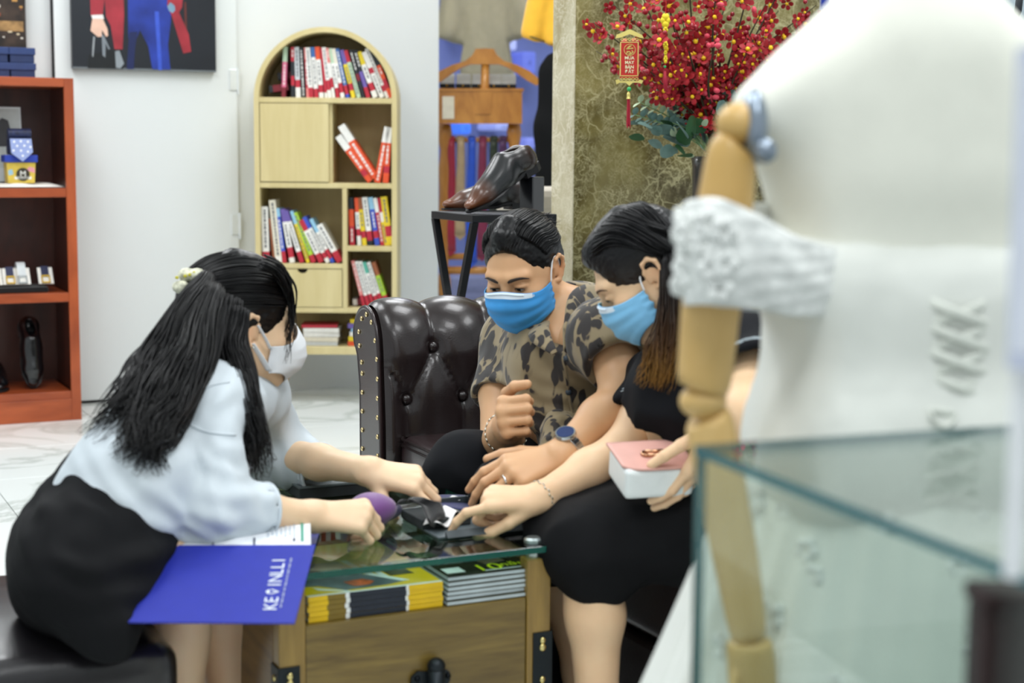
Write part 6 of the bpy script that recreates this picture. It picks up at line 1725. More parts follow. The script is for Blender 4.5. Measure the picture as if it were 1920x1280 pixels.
def eye_parts(H, par, sides, look=-0.35, open_=0.0072):
    for s in sides:
        me = MB()
        # thin almond of eye white with dark iris, in the lid opening
        def pt(u, v, r=0.0150):
            y = (u - .5) * 0.026; z = -0.0035 + (v - .5) * open_ * (1 - (2 * u - 1) ** 2)
            return Vector(H.w(0.0765 + math.sqrt(max(0.00002, 0.0142 ** 2 - (y * 0.82) ** 2 - (z + 0.0) ** 2)), s * 0.031 + y * 1.0, 0.003 + z))
        e = MB().grid(lambda u, v: pt(u, v), 14, 5).build('eye', mat('eye_white', '#cfc2b4', 0.3, var=0.02), par, smooth=True)
        MB().grid(lambda u, v: pt(0.30 + 0.36 * u, v) + Vector(H.M[:, 0] * 0.0006), 8, 5).build('iris', mat('iris_dark', '#1a120d', 0.15), e, smooth=True)
        MB().tube([pt(u, 1.0) + Vector(H.M[:, 0] * 0.0008) for u in np.linspace(0, 1, 9)], [0.0006, .0011, .0013, .0014, .0014, .0014, .0013, .001, .0005], 5).build('lash_line', mat('lash_black', '#120d0b', 0.6), e, smooth=True)
def brow(H, par, sides, m, th=0.0032, rise=0.0):
    for s in sides:
        pts = [H.w(0.0985, s * 0.012, 0.0215), H.w(0.0975, s * 0.025, 0.0265 + rise), H.w(0.0890, s * 0.041, 0.0270 + rise), H.w(0.0775, s * 0.056, 0.021)]
        MB().tube(smoothcurve(pts, 4), np.interp(np.linspace(0, 1, 13), [0, .2, .7, 1], [th * .7, th, th * .7, th * .2]), 6, flat=0.45, up=H.M[:, 0]).build('eyebrow', m, par, smooth=True)
def mask_surface(H, prof, zt, zb, side_t, side_b, xs=0.018, ys=0.073, bulge=1.0):
    """returns fn(u,v): u across the face, v top to bottom, in head coordinates"""
    Z = [p[0] for p in prof]; X = [p[1] for p in prof]
    def fn(u, v, off=0.0):
        ph = (u - 0.5) * math.pi; c = math.cos(ph); s_ = math.sin(ph)
        zc = zt + (zb - zt) * v; zs = side_t + (side_b - side_t) * v
        k = abs(s_) ** 1.7
        z = zc * (1 - k) + zs * k
        xc = np.interp(-z if False else v, [0, .25, .5, .75, 1], X) + off
        x = xs + (xc - xs) * c ** 0.62 if c > 0 else xs
        y = (ys + off) * s_ * (0.93 + 0.07 * abs(s_))
        return x, y, z
    return fn
def surgical_mask(H, par, label_mat, white, loops, ear_sides, seed=0):
    fn = mask_surface(H, [(0, 0.110), (1, 0.122), (2, 0.120), (3, 0.112), (4, 0.090)], 0.004, -0.112, -0.016, -0.078, ys=0.0745)
    def S(u, v):
        x, y, z = fn(u, v)
        pleat = 0.0022 * math.sin(v * 22) * (1 if 0.12 < v < 0.9 else 0.2)
        wr = 0.002 * math.sin(9 * u + 5 * v + seed) * math.sin(7 * v + 3 * u)
        return Vector(H.w(x + pleat + wr, y, z))
    o = MB().grid(S, 41, 30).build('face_mask', label_mat, par, smooth=True, fix=False); solid(o, 0.0015, 0)
    MB().grid(lambda u, v: S(u, v * 0.12) + Vector(H.M[:, 0] * 0.0014), 41, 4).build('mask_band', white, o, smooth=True, fix=False)
    MB().tube([S(u, 0.035) + Vector(H.M[:, 0] * 0.002) for u in np.linspace(0.28, 0.72, 16)], 0.0016, 6).build('nose_wire', white, o, smooth=True)
    for e in ear_sides:
        u = 1.0 if e > 0 else 0.0
        w_ = 1.0 if H.kind == 'm' else 0.96
        back = [H.w(-0.006, e * 0.079 * w_, 0.030), H.w(-0.022, e * 0.080 * w_, 0.026), H.w(-0.028, e * 0.078 * w_, 0.0), H.w(-0.020, e * 0.076 * w_, -0.022)]
        MB().tube(smoothcurve([S(u, 0.03), H.w(0.012, e * 0.0775 * w_, 0.006)] + back + [H.w(-0.004, e * 0.072 * w_, -0.045), S(u, 0.97)], 5), 0.0016, 6).build('ear_loop', loops, o, smooth=True)
    return o
def bracelet(name, c, axis, r, m, parent, tilt=(0, 0, 1), n=26, lw=0.0016, sq=1.0):
    Fm = frame(axis, tilt); mb = MB()
    for k in range(n):
        a = 2 * math.pi * k / n; b = 2 * math.pi * (k + 0.8) / n
        p = c + Fm[:, 1] * r * math.cos(a) + Fm[:, 2] * r * sq * math.sin(a); q = c + Fm[:, 1] * r * math.cos(b) + Fm[:, 2] * r * sq * math.sin(b)
        d = Fm[:, 0] * 0.0012 * (1 if k % 2 else -1)
        mb.tube([p + d, (p + q) / 2 + d * 1.5, q + d], lw, 5)
    return mb.build(name, m, parent, smooth=True)
m_silver = mat('silver_chain', '#c9c8bd', 0.25, 1.0)
def person(label, xy):
    return thing('person', label, 'person', (0, 0, 0))
def AP(px, py, Y): return np.array(at(px, py, Y))

# ---------------------------------------------------------------- man in the patterned shirt
def build_man():
    t = person('man in brown animal print shirt and blue mask leaning forward on sofa', None)
    H = Head((1046, 504), 3.12, (-0.40, -0.80, -0.38), up=(-0.10, -0.1, 1), ear=1, kind='m', scale=0.87)
    neck = AP(1072, 590, 3.17)
    hv = H.mesh([H.w(-0.02, 0, -0.09) * 0.5 + neck * 0.5, neck, AP(1062, 650, 3.12), AP(1064, 690, 3.14)], [0.056, 0.060, 0.066, 0.05])
    Rs, Ls = AP(960, 645, 3.32), AP(1150, 642, 2.99)
    Re, Rw = AP(938, 838, 3.13), AP(954, 800, 2.92)
    Le, Lw = AP(1168, 742, 2.90), AP(1050, 856, 2.76)
    fist = [(82, 92, 55)] * 4
    ra = arm_mesh([Rs, (Rs + Re) / 2 + V3(-.01, 0, 0), Re, Re * .6 + Rw * .4, Rw], [0.048, 0.043, 0.040, 0.037, 0.028], Rw, (-0.10, -0.93, 0.36), (-0.92, 0.10, -0.1), 1, [(74, 98, 60), (78, 98, 60), (80, 98, 60), (82, 96, 60)], spread=(0, 0, 0, 0), thumb=((40, -4), (10, 30), (-4, 58)), s=1.04)
    la = arm_mesh([Ls, Le, Le * .62 + Lw * .38, Lw], [0.050, 0.040, 0.037, 0.0265], Lw, (-0.86, -0.28, -0.22), (-0.12, -0.62, 0.78), -1, [(22, 26, 10), (26, 30, 12), (30, 32, 14), (34, 34, 14)], spread=(6, 1, -3, -8), thumb=((40, 10), (26, 14), (16, 18)), s=1.04)
    hipR, hipL = AP(1105, 905, 3.32), AP(1180, 915, 3.12)
    kR, kL = AP(872, 888, 3.08), AP(972, 935, 2.80)
    fR, fL = V3(kR[0] + 0.02, kR[1] + 0.02, 0.09), V3(kL[0] + 0.03, kL[1] + 0.03, 0.09)
    tor = [cap_((hipR + hipL) / 2, AP(1085, 760, 3.2), 0.11, 0.11, k=0.05), cap_(AP(1085, 760, 3.2), AP(1060, 690, 3.16), 0.11, 0.09, k=0.05), cap_(Rs, Ls, 0.05, 0.05, k=0.05), cap_(hipR, kR, 0.075, 0.055), cap_(hipL, kL, 0.075, 0.055), cap_(kR, fR, 0.05, 0.035), cap_(kL, fL, 0.05, 0.035), cap_(neck, (Rs + Ls) / 2, 0.05, 0.06)]
    bt = sdf_mesh(tor, 0.010)
    join_body('body', [hv, ra, la, bt], m_skinm, t)
    eye_parts(H, t, (-1, 1)); brow(H, t, (-1, 1), mat('brow_dark', '#2f2520', 0.8), 0.0038)
    # hair: swept back with a small knot
    cap = [ell_((-0.016, 0, 0.042), (0.101, 0.0815, 0.088), k=0.01), ell_((-0.055, 0, -0.005), (0.058, 0.072, 0.06), k=0.03),
           cap_((0.045, 0, 0.108), (0.02, 0, 0.124), 0.028, 0.022, k=0.03), ell_((-0.108, 0.01, 0.055), (0.026, 0.026, 0.024), k=0.014),
           ell_((0.112, 0, 0.008), (0.074, 0.086, 0.088), k=0.010, op='-'), box_((0.052, 0, -0.09), (0.07, 0.2, 0.062), 0.0, k=0.015, op='-'), ell_((-0.012, 0.088, -0.012), (0.026, 0.022, 0.034), k=0.006, op='-'), ell_((-0.012, -0.088, -0.012), (0.026, 0.022, 0.034), k=0.006, op='-')]
    hr = hair_cap(H, 'm', m_hair, t, cap)
    bs = []
    for ph in np.linspace(-1.5, 1.5, 90):
        pts = []
        for q in np.linspace(0, 1, 12):
            a0_ = 50 + 20 * (abs(ph) / 1.5) ** 2; a = R(a0_ + (170 - a0_) * q)
            pts.append(H.w(-0.016 + 0.104 * math.cos(a) * (1.0), 0.083 * math.sin(a) * math.sin(ph), 0.042 + 0.0915 * math.sin(a) * math.cos(ph) + 0.010 * math.exp(-((q - .12) / .15) ** 2)))
        bs.append((pts, 4, (0.003, 0.0035, 0.002), 0.0011, 0.001))
    for k in range(16):
        a = k * 0.39; p = H.w(-0.118, 0.012, 0.058)
        bs.append(([p, p + H.M @ V3(-0.014, 0.012 * math.cos(a), 0.014 * math.sin(a)), p + H.M @ V3(-0.034, 0.03 * math.cos(a), 0.022 * math.sin(a) - 0.006)], 2, (0.003, 0.004, 0.004), 0.0009, 0.004))
    for k in range(10):
        p = H.w(0.055, -0.02 + 0.008 * k, 0.108); bs.append(([p, H.w(0.078, -0.02 + 0.0075 * k, 0.094), H.w(0.088, -0.022 + 0.007 * k, 0.078)], 1, (0.002, 0.002, 0.002), 0.0006, 0.002))
    strands('hair_strands', bs, m_hair, hr, 3)
    surgical_mask(H, t, mat('mask_blue', '#3f9ae0', 0.7, var=0.05), mat('mask_pale', '#dcebf8', 0.7), mat('mask_elastic', '#eef0f2', 0.7), (1, -1), 0.5)
    # shirt
    m = bpy.data.materials.new('animal_print_cotton'); m.use_nodes = True
    nt = m.node_tree; N = nt.nodes; Lk = nt.links; b = N['Principled BSDF']
    tc = N.new('ShaderNodeTexCoord'); mp = N.new('ShaderNodeMapping'); mp.inputs['Scale'].default_value = (1.0, 1.0, 0.42); mp.inputs['Rotation'].default_value = (0, R(12), 0)
    Lk.new(tc.outputs['Object'], mp.inputs[0])
    nz = N.new('ShaderNodeTexNoise'); nz.inputs['Scale'].default_value = 16; nz.inputs['Detail'].default_value = 2
    Lk.new(mp.outputs[0], nz.inputs['Vector'])
    mxv = N.new('ShaderNodeMixRGB'); mxv.inputs[0].default_value = 0.10; Lk.new(mp.outputs[0], mxv.inputs[1]); Lk.new(nz.outputs['Color'], mxv.inputs[2])
    vo = N.new('ShaderNodeTexVoronoi'); vo.inputs['Scale'].default_value = 46; Lk.new(mxv.outputs[0], vo.inputs['Vector'])
    n2 = N.new('ShaderNodeTexNoise'); n2.inputs['Scale'].default_value = 13; n2.inputs['Detail'].default_value = 3; Lk.new(mp.outputs[0], n2.inputs['Vector'])
    ad = N.new('ShaderNodeMath'); ad.operation = 'MULTIPLY_ADD'; ad.inputs[1].default_value = -1.1; Lk.new(n2.outputs['Fac'], ad.inputs[0]); Lk.new(vo.outputs['Distance'], ad.inputs[2])
    rp = N.new('ShaderNodeValToRGB'); e = rp.color_ramp.elements
    mr = N.new('ShaderNodeMapRange'); mr.inputs[1].default_value = -0.6; mr.inputs[2].default_value = 0.3; Lk.new(ad.outputs[0], mr.inputs[0]); Lk.new(mr.outputs[0], rp.inputs[0])
    e[0].position = 0.40; e[0].color = lin('#241f1e'); e[1].position = 0.68; e[1].color = lin('#8e7f61')
    q = e.new(0.535); q.color = lin('#2b2422'); q = e.new(0.575); q.color = lin('#7d6f54')
    Lk.new(rp.outputs[0], b.inputs['Base Color']); b.inputs['Roughness'].default_value = 0.75; b.inputs['Sheen Weight'].default_value = 0.2
    Cb = AP(1085, 770, 3.18)
    slR = AP(934, 800, 3.17); slL = AP(1172, 716, 2.90)
    pr = [cap_((hipR + hipL) / 2 + V3(-.02, 0, .02), Cb, 0.125, 0.128, k=0.06), cap_(Cb, AP(1058, 690, 3.15), 0.128, 0.112, k=0.06), cap_(Rs + V3(.01, 0, .01), Ls + V3(-.01, 0, .01), 0.066, 0.068, k=0.06), cap_(neck + V3(.02, .05, -.01), AP(1070, 660, 3.2), 0.07, 0.1, k=0.06),
          cap_(Rs, slR, 0.068, 0.066, k=0.04), cap_(Ls, slL, 0.068, 0.064, k=0.04),
          cap_(slR + unit(slR - Rs) * 0.01, slR + unit(slR - Rs) * 0.12, 0.1, 0.1, k=0.004, op='-'), cap_(slL + unit(slL - Ls) * 0.03, slL + unit(slL - Ls) * 0.15, 0.1, 0.1, k=0.004, op='-'),
          cap_(slR - unit(slR - Rs) * 0.05, slR + unit(slR - Rs) * 0.05, 0.054, 0.058, k=0.006, op='-'), cap_(slL - unit(slL - Ls) * 0.05, slL + unit(slL - Ls) * 0.05, 0.052, 0.058, k=0.006, op='-'),
          # open V collar
          cap_(H.w(-0.01, 0, -0.09), neck, 0.06, 0.062, k=0.01, op='-'), cap_(AP(1052, 590, 3.06), AP(1052, 668, 2.99), 0.055, 0.012, k=0.012, op='-')]
    V, Q = cloth_mesh(pr, 0.006, 0.007, 15, 4, fdir=(0.1, 0.1, 1), wr=[(AP(1075, 790, 3.08), (0.3, 0, 1), 0.07, 0.035, 0.004), (slR, (0.4, 0.2, 1), 0.06, 0.04, 0.003), (AP(990, 690, 3.2), (1, 0.2, 0.5), 0.06, 0.045, 0.004)])
    sh = vq_link('shirt', V, Q, m, t, rel=1)
    bv = bvh_of(V, Q)
    seam(bv, [(1058, 668), (1064, 720), (1072, 770), (1080, 815)], 'placket', m, sh, 0.003)
    # collar leaves
    for pts, up in (([AP(1128, 560, 3.16), AP(1112, 552, 3.12), AP(1082, 570, 3.06), AP(1072, 618, 3.02), AP(1060, 660, 2.985)], (0, -1, 0)), ([AP(1118, 552, 3.22), AP(1080, 566, 3.28), AP(1030, 596, 3.20), AP(1010, 622, 3.06), AP(1040, 662, 2.99)], (0, -1, 0))):
        c = smoothcurve(pts, 5)
        MB().tube(c, np.interp(np.linspace(0, 1, len(c)), [0, .4, .8, 1], [0.02, 0.026, 0.022, 0.006]), 10, flat=0.32, up=(0.3, -0.8, 0.5)).build('collar', m, sh, smooth=True)
    for (px, py) in ((1062, 672), (1066, 735)):
        MB().ball(hit(bv, px, py, 0.003) or AP(px, py, 3.0), (0.006, 0.003, 0.006), 10).build('shirt_button', mat('shirt_button', '#3a4652', 0.3), sh, smooth=True)
    # shirt tail resting on the thigh
    V, Q = cloth_mesh([cap_(AP(1085, 815, 3.06), AP(1030, 840, 2.98), 0.045, 0.022, k=0.03), cap_(AP(1060, 815, 3.05), AP(1046, 800, 3.03), 0.03, 0.03, k=0.03)], 0.005, 0.005, 40, 6)
    vq_link('shirt_tail', V, Q, m, sh)
    # trousers
    trp = [cap_(hipR, kR, 0.105, 0.078, k=0.05), cap_(hipL, kL, 0.105, 0.080, k=0.05), cap_(kR, fR, 0.076, 0.055, k=0.03), cap_(kL, fL, 0.078, 0.055, k=0.03), cap_(hipR, hipL, 0.12, 0.12, k=0.06)]
    V, Q = cloth_mesh(trp, 0.009, 0.005, 16, 8)
    vq_link('trousers', V, Q, mat('black_denim', '#0c0e13', 0.85, spec=0.25), t)
    for f_, k_ in ((fR, kR), (fL, kL)):
        V, Q = sdf_mesh([cap_(V3(f_[0] + .02, f_[1], .05), V3(f_[0] - .16, f_[1] - .08, .035), 0.04, 0.034, k=.02)], 0.008)
        vq_link('shoe', V, Q, m_shoeb, t)
    # bracelet, watch, ring
    bracelet('bracelet', Rw * 0.72 + Re * 0.28, Rw - Re, 0.040, m_silver, t, n=24)
    wc = Lw * 0.88 + Le * 0.12; ax = unit(Lw - Le)
    wt = MB(); Fm = frame(ax, (-0.3, -0.6, 0.75))
    for k in range(22):
        a = 2 * math.pi * k / 22
        p = wc + Fm[:, 1] * 0.0315 * math.cos(a) + Fm[:, 2] * 0.030 * math.sin(a)
        tn = -Fm[:, 1] * math.sin(a) + Fm[:, 2] * math.cos(a); rd = Fm[:, 1] * math.cos(a) + Fm[:, 2] * math.sin(a)
        wt.box((-0.008, -0.0042, -0.0018), (0.008, 0.0042, 0.0018), bev=0.001, M=basis(p, Fm[:, 0], tn, rd))
    wo = wt.build('watch', mat('steel_watch', '#b9bdc0', 0.2, 1.0), t)
    zc = wc + Fm[:, 2] * 0.034
    MB().lathe([(0.018, -0.005), (0.0195, 0.0), (0.018, 0.004), (0.016, 0.004)], 24, M=basis(zc, Fm[:, 0], Fm[:, 1], Fm[:, 2])).build('watch_case', mat('steel_watch', '#b9bdc0', 0.2, 1.0), wo, smooth=False)
    MB().lathe([(0.0158, 0.0042), (0.0158, 0.0046)], 24, M=basis(zc, Fm[:, 0], Fm[:, 1], Fm[:, 2])).build('watch_dial', mat('blue_dial', '#24345e', 0.2), wo)
    # ring on the resting hand
    Fh = frame((-0.86, -0.28, -0.22), (-0.12, -0.62, 0.78))
    rp_ = Lw + Fh @ (V3(0.105, 0.009, -0.008) * 1.04)
    MB().tube([rp_ + Fh @ V3(0.004 * 0, 0.0105 * math.cos(a), 0.0105 * math.sin(a)) for a in np.linspace(0, 2 * math.pi, 17)], 0.0022, 6).build('ring', mat('silver_ring', '#e2e4e4', 0.15, 1.0), t, smooth=True)
    return t
build_man()

# ---------------------------------------------------------------- woman in white shirt, left
def build_left():
    t = person('woman in white shirt and black skirt with long black hair and white mask', None)
    H = Head((474, 622), 2.74, (0.80, 0.56, -0.06), up=(0.10, 0, 1), ear=-1, kind='f', scale=0.95)
    neck = AP(418, 712, 2.76)
    hv = H.mesh([H.w(-0.02, 0, -0.09) * .5 + neck * .5, neck, AP(400, 745, 2.72)], [0.047, 0.052, 0.06])
    Rs, Ls = AP(378, 762, 2.53), AP(480, 745, 2.90)
    Re, Rw = AP(398, 955, 2.44), AP(588, 968, 2.56)
    Le, Lw = AP(512, 850, 2.98), AP(694, 884, 2.80)
    ra = arm_mesh([Rs, Re, Re * .5 + Rw * .5, Rw], [0.046, 0.036, 0.031, 0.0235], Rw, (0.97, 0.16, -0.02), (-0.05, -0.52, 0.85), 1, [(58, 72, 40), (60, 74, 40), (60, 74, 40), (58, 70, 40)], spread=(3, 1, -1, -4), thumb=((30, 25), (12, 35), (0, 40)), s=0.97)
    la = arm_mesh([Ls, Le, Le * .5 + Lw * .5, Lw], [0.046, 0.036, 0.031, 0.0235], Lw, (0.93, -0.16, -0.12), (0.20, -0.50, 0.84), -1, [(34, 34, 20), (42, 40, 24), (48, 44, 26), (52, 46, 28)], spread=(14, 4, -2, -8), thumb=((48, 24), (38, 38), (30, 44)), s=1.0)
    P = AP(165, 1032, 2.38); Wt = AP(250, 912, 2.44); Ch = AP(352, 800, 2.62)
    hN, hF = AP(168, 1050, 2.32), AP(190, 1025, 2.50)
    kN, kF = V3(-0.500, 2.47, 0.435), V3(-0.455, 2.59, 0.445)
    aN, aF = V3(-0.525, 2.45, 0.07), V3(-0.47, 2.60, 0.07)
    tor = [cap_(P, Wt, 0.085, 0.06, k=.05), cap_(Wt, Ch, 0.06, 0.075, k=.05), cap_(Rs, Ls, 0.045, 0.045, k=.04), cap_(Ch, neck, 0.08, 0.045, k=.04), cap_(hN, kN, 0.078, 0.056, k=.03), cap_(hF, kF, 0.078, 0.056, k=.03)]
    for k_, a_ in ((kN, aN), (kF, aF)):
        mid = k_ * .68 + a_ * .32 + V3(-.022, -.006, 0)
        tor += chain_([k_, mid, k_ * .25 + a_ * .75, a_], [0.047, 0.048, 0.034, 0.029], k=.03) + [cap_(a_ + V3(0, 0, -.03), a_ + V3(.13, .05, -.045), 0.028, 0.02, k=.02)]
    bt = sdf_mesh(tor, 0.007)
    join_body('body', [hv, ra, la, bt], m_skinf, t)
    eye_parts(H, t, (-1, 1)); brow(H, t, (-1, 1), mat('brow_dark', '#2a1f19', 0.8), 0.0025)
    # hair
    cap = [ell_((-0.016, 0, 0.040), (0.105, 0.085, 0.092), k=0.01), ell_((-0.065, 0, -0.01), (0.055, 0.078, 0.075), k=0.03), cap_((0.05, 0, 0.085), (-0.02, 0, 0.12), 0.032, 0.02, k=0.03),
           ell_((0.112, 0, -0.012), (0.068, 0.082, 0.088), k=0.012, op='-'), box_((0.062, 0, -0.10), (0.07, 0.2, 0.055), 0.0, k=0.015, op='-'),
           ell_((0.0, -0.092, -0.018), (0.032, 0.024, 0.036), k=0.006, op='-'), ell_((0.0, 0.092, -0.018), (0.032, 0.024, 0.036), k=0.006, op='-')]
    hr = hair_cap(H, 'f', m_hair, t, cap)
    B = []
    clip = AP(372, 540, 2.75)
    for pts in arcs(H, (-0.016, 0, 0.040), (0.108, 0.088, 0.095), np.linspace(-1.5, 1.5, 90), 44, 178):
        B.append((pts, 4, (0.003, 0.004, 0.003), 0.0011, 0.0008))
    def gp(*q): return [AP(*p) for p in q]
    B += [(gp((388, 520, 2.71), (355, 570, 2.63), (310, 650, 2.53), (262, 725, 2.46), (215, 785, 2.41), (158, 845, 2.38)), 300, (0.016, 0.038, 0.020), 0.0015, 0.010),
          (gp((400, 545, 2.68), (365, 630, 2.57), (322, 705, 2.47), (285, 780, 2.41), (255, 842, 2.35), (222, 882, 2.33)), 300, (0.022, 0.040, 0.018), 0.0015, 0.012),
          (gp((410, 560, 2.67), (385, 650, 2.55), (345, 735, 2.45), (308, 805, 2.39), (290, 850, 2.36), (312, 896, 2.34)), 200, (0.022, 0.028, 0.010), 0.0015, 0.012),
          (gp((425, 560, 2.67), (412, 620, 2.645), (418, 660, 2.64), (380, 700, 2.62)), 240, (0.028, 0.034, 0.03), 0.0016, 0.004),
          (gp((440, 580, 2.66), (432, 640, 2.635), (445, 700, 2.60), (458, 770, 2.56), (476, 850, 2.53), (468, 905, 2.5)), 320, (0.026, 0.032, 0.024), 0.0014, 0.012),
          (gp((452, 600, 2.66), (446, 680, 2.63), (470, 790, 2.6), (492, 870, 2.56), (500, 885, 2.55)), 30, (0.015, 0.02, 0.03), 0.0012, 0.02),
          (gp((520, 500, 2.77), (546, 540, 2.8), (548, 590, 2.8), (541, 640, 2.79), (536, 692, 2.78)), 22, (0.010, 0.009, 0.005), 0.0014, 0.006),
          (gp((490, 490, 2.74), (520, 505, 2.76), (538, 540, 2.78), (546, 590, 2.8)), 40, (0.014, 0.012, 0.006), 0.0018, 0.004)]
    strands('hair_strands', B, m_hair, hr, 5)
    # patterned claw clip
    cm = MB()
    for k in range(6):
        a = k * 1.05
        cm.ball(clip + V3(0.018 * math.cos(a) - 0.006, -0.02 - 0.006 * (k % 2), 0.024 * math.sin(a) + 0.004), (0.016, 0.01, 0.012), 10)
    cl_ = cm.build('hair_scrunchie', mat('yellow_lilac_print', '#d2d0b0', 0.7, var=0.8, scale=90), t, smooth=True)
    sp_ = MB()
    for k in range(14):
        p = clip + V3(RNG.uniform(-.03, .018), -0.033, RNG.uniform(-.022, .03)); sp_.ball(p, (0.0035, 0.002, 0.003), 6)
    sp_.build('printed_lemon', mat('lemon_yellow', '#cfc63a', 0.6), cl_)
    # white moulded mask
    fn = mask_surface(H, [(0, 0.108), (1, 0.130), (2, 0.136), (3, 0.122), (4, 0.086)], 0.006, -0.110, -0.028, -0.078, xs=0.028, ys=0.072)
    mw = mat('mask_white', '#e2e6ea', 0.75, var=0.02)
    def S(u, v):
        x, y, z = fn(u, v); return Vector(H.w(x + 0.0015 * math.sin(8 * v + 4 * u), y, z))
    mo = MB().grid(S, 41, 26).build('face_mask', mw, t, smooth=True, fix=False); solid(mo, 0.0016, 0)
    MB().tube([S(0.5, v) + Vector(H.M[:, 0] * 0.001) for v in np.linspace(0, 1, 14)], 0.0012, 5).build('mask_seam', mw, mo)
    for e in (-1, 1):
        u = 1.0 if e > 0 else 0.0
        def strap(a, b): return smoothcurve([a, (Vector(a) + Vector(b)) / 2 + Vector(H.M[:, 1] * e * 0.003), b], 4)
        MB().tube(strap(S(u, 0.1), H.w(-0.004, e * 0.080, 0.012)), 0.004, 6, flat=0.3).build('ear_loop', mw, mo, smooth=True)
        MB().tube(strap(S(u, 0.9), H.w(-0.012, e * 0.078, -0.022)), 0.008, 6, flat=0.2).build('ear_loop', mw, mo, smooth=True)
    MB().ball(H.w(-0.012, -0.084, -0.028), 0.0028, 8).build('earring', m_silver, t, smooth=True)
    # shirt
    m_sh = mat('white_shirt', '#c8d2d9', 0.7, var=0.02, scale=40, bump=0.06, bscale=900, sheen=0.1)
    cuR, cuL = AP(500, 958, 2.50), AP(597, 877, 2.925)
    dR, dL = unit(cuR - Re), unit(cuL - Le)
    pr = [cap_(P * .45 + Wt * .55, Wt, 0.092, 0.094, k=.05), cap_(Wt, Ch, 0.094, 0.112, k=.06), cap_(Ch, neck + V3(-.02, 0, -.03), 0.105, 0.058, k=.06), cap_(Rs + V3(.005, .03, .0), Ls, 0.055, 0.055, k=.05), cap_(AP(318, 905, 2.5), AP(372, 830, 2.6), 0.062, 0.07, k=.05),
          cap_(Rs, Re + V3(0, 0, .01), 0.054, 0.055, k=.016), cap_(Re, cuR, 0.055, 0.043, k=.02), cap_(Ls, Le, 0.056, 0.058, k=.035), cap_(Le, cuL, 0.058, 0.045, k=.03),
          box_(cuR + dR * 0.10, (0.10, 0.12, 0.12), 0, k=.003, op='-', M=frame(dR, (0, 0, 1))), box_(cuL + dL * 0.10, (0.10, 0.12, 0.12), 0, k=.003, op='-', M=frame(dL, (0, 0, 1))),
          cap_(cuR - dR * .04, cuR + dR * .04, 0.036, 0.038, k=.004, op='-'), cap_(cuL - dL * .04, cuL + dL * .04, 0.037, 0.039, k=.004, op='-')]
    V, Q = cloth_mesh(pr, 0.006, 0.0075, 13, 12, fdir=(0.6, 0.4, 0.2), wr=[(Re, (0.4, 0, 1), 0.06, 0.03, 0.004), (AP(440, 930, 2.42), (1, 0, 0.5), 0.05, 0.028, 0.0035), (AP(290, 925, 2.36), (0.75, 0.1, 0.65), 0.07, 0.036, 0.0035), (Le, (1, 0, 0.3), 0.08, 0.04, 0.004), (Rs, (0.6, 0, -0.6), 0.06, 0.05, 0.003)])
    so = vq_link('shirt', V, Q, m_sh, t, rel=1)
    bv = bvh_of(V, Q)
    seam(bv, [(328, 770), (350, 792), (380, 807), (410, 813), (442, 815)], 'sleeve_seam', m_sh, so, 0.0022)
    seam(bv, [(352, 752), (372, 735), (398, 722), (430, 716)], 'yoke_seam', m_sh, so, 0.0016)
    for c, d, r in ((cuR, dR, 0.044), (cuL, dL, 0.046)):
        Fm = frame(d, (0, 0, 1))
        MB().tube([c - d * 0.002 + Fm[:, 1] * r * math.cos(a) + Fm[:, 2] * r * math.sin(a) for a in np.linspace(0, 2 * math.pi, 25)], 0.0035, 6).build('cuff_hem', m_sh, so, smooth=True)
    cc = smoothcurve([AP(382, 702, 2.70), AP(398, 690, 2.66), AP(430, 700, 2.66), AP(452, 728, 2.72)], 6)
    MB().tube(cc, np.interp(np.linspace(0, 1, len(cc)), [0, .5, 1], [.018, .022, .014]), 10, flat=0.4, up=(0, -1, 0.4)).build('collar', m_sh, so, smooth=True)
    # skirt with high waist
    wb = Wt + V3(-.012, 0, -.008)
    kn = hN * .80 + kN * .20; kf = hF * .7 + kF * .3
    pr = [cap_(wb + V3(.0, 0, .02), P, 0.088, 0.112, k=.06), ell_(P + V3(-.008, 0, -.03), (0.100, 0.14, 0.105), k=.05), cap_(hN, kn, 0.085, 0.075, k=.04), cap_(hF, kf, 0.085, 0.08, k=.04), cap_(AP(200, 1080, 2.30), AP(195, 1165, 2.25), 0.055, 0.040, k=.05), cap_(AP(140, 1090, 2.25), AP(195, 1190, 2.23), 0.055, 0.03, k=.05), cap_(AP(262, 985, 2.42), AP(225, 1010, 2.38), 0.055, 0.05, k=.05),
          box_(wb + unit(Wt - P) * 0.10, (0.075, 0.3, 0.3), 0, k=.004, op='-', M=frame(unit(Wt - P), (0, 1, 0)))]
    V, Q = cloth_mesh(pr, 0.007, 0.007, 12, 21, fdir=(0.3, 0.3, 1), wr=[(AP(150, 960, 2.3), (0.6, 0, 0.8), 0.08, 0.04, 0.004), (AP(200, 1050, 2.28), (0.2, 0, 1), 0.07, 0.045, 0.005)])
    vq_link('skirt', V, Q, mat('black_skirt_crepe', '#0a0b0e', 0.85, spec=0.25), t, rel=1)
    for a_ in (aN, aF):
        V, Q = sdf_mesh([cap_(a_ + V3(-.01, 0, -.045), a_ + V3(.15, .06, -.052), 0.034, 0.026, k=.02), cap_(a_ + V3(-.02, 0, -.03), a_ + V3(-.02, 0, -.05), 0.03, 0.03, k=.02), box_(a_ + V3(.06, .02, -.16), (.3, .3, .092), 0, k=.002, op='-'), cap_(a_ + V3(-.01, 0, .0), a_ + V3(.06, .02, -.005), 0.034, 0.022, k=.004, op='-')], 0.006)
        vq_link('shoe', V, Q, m_shoeb, t)
    return t
build_left()

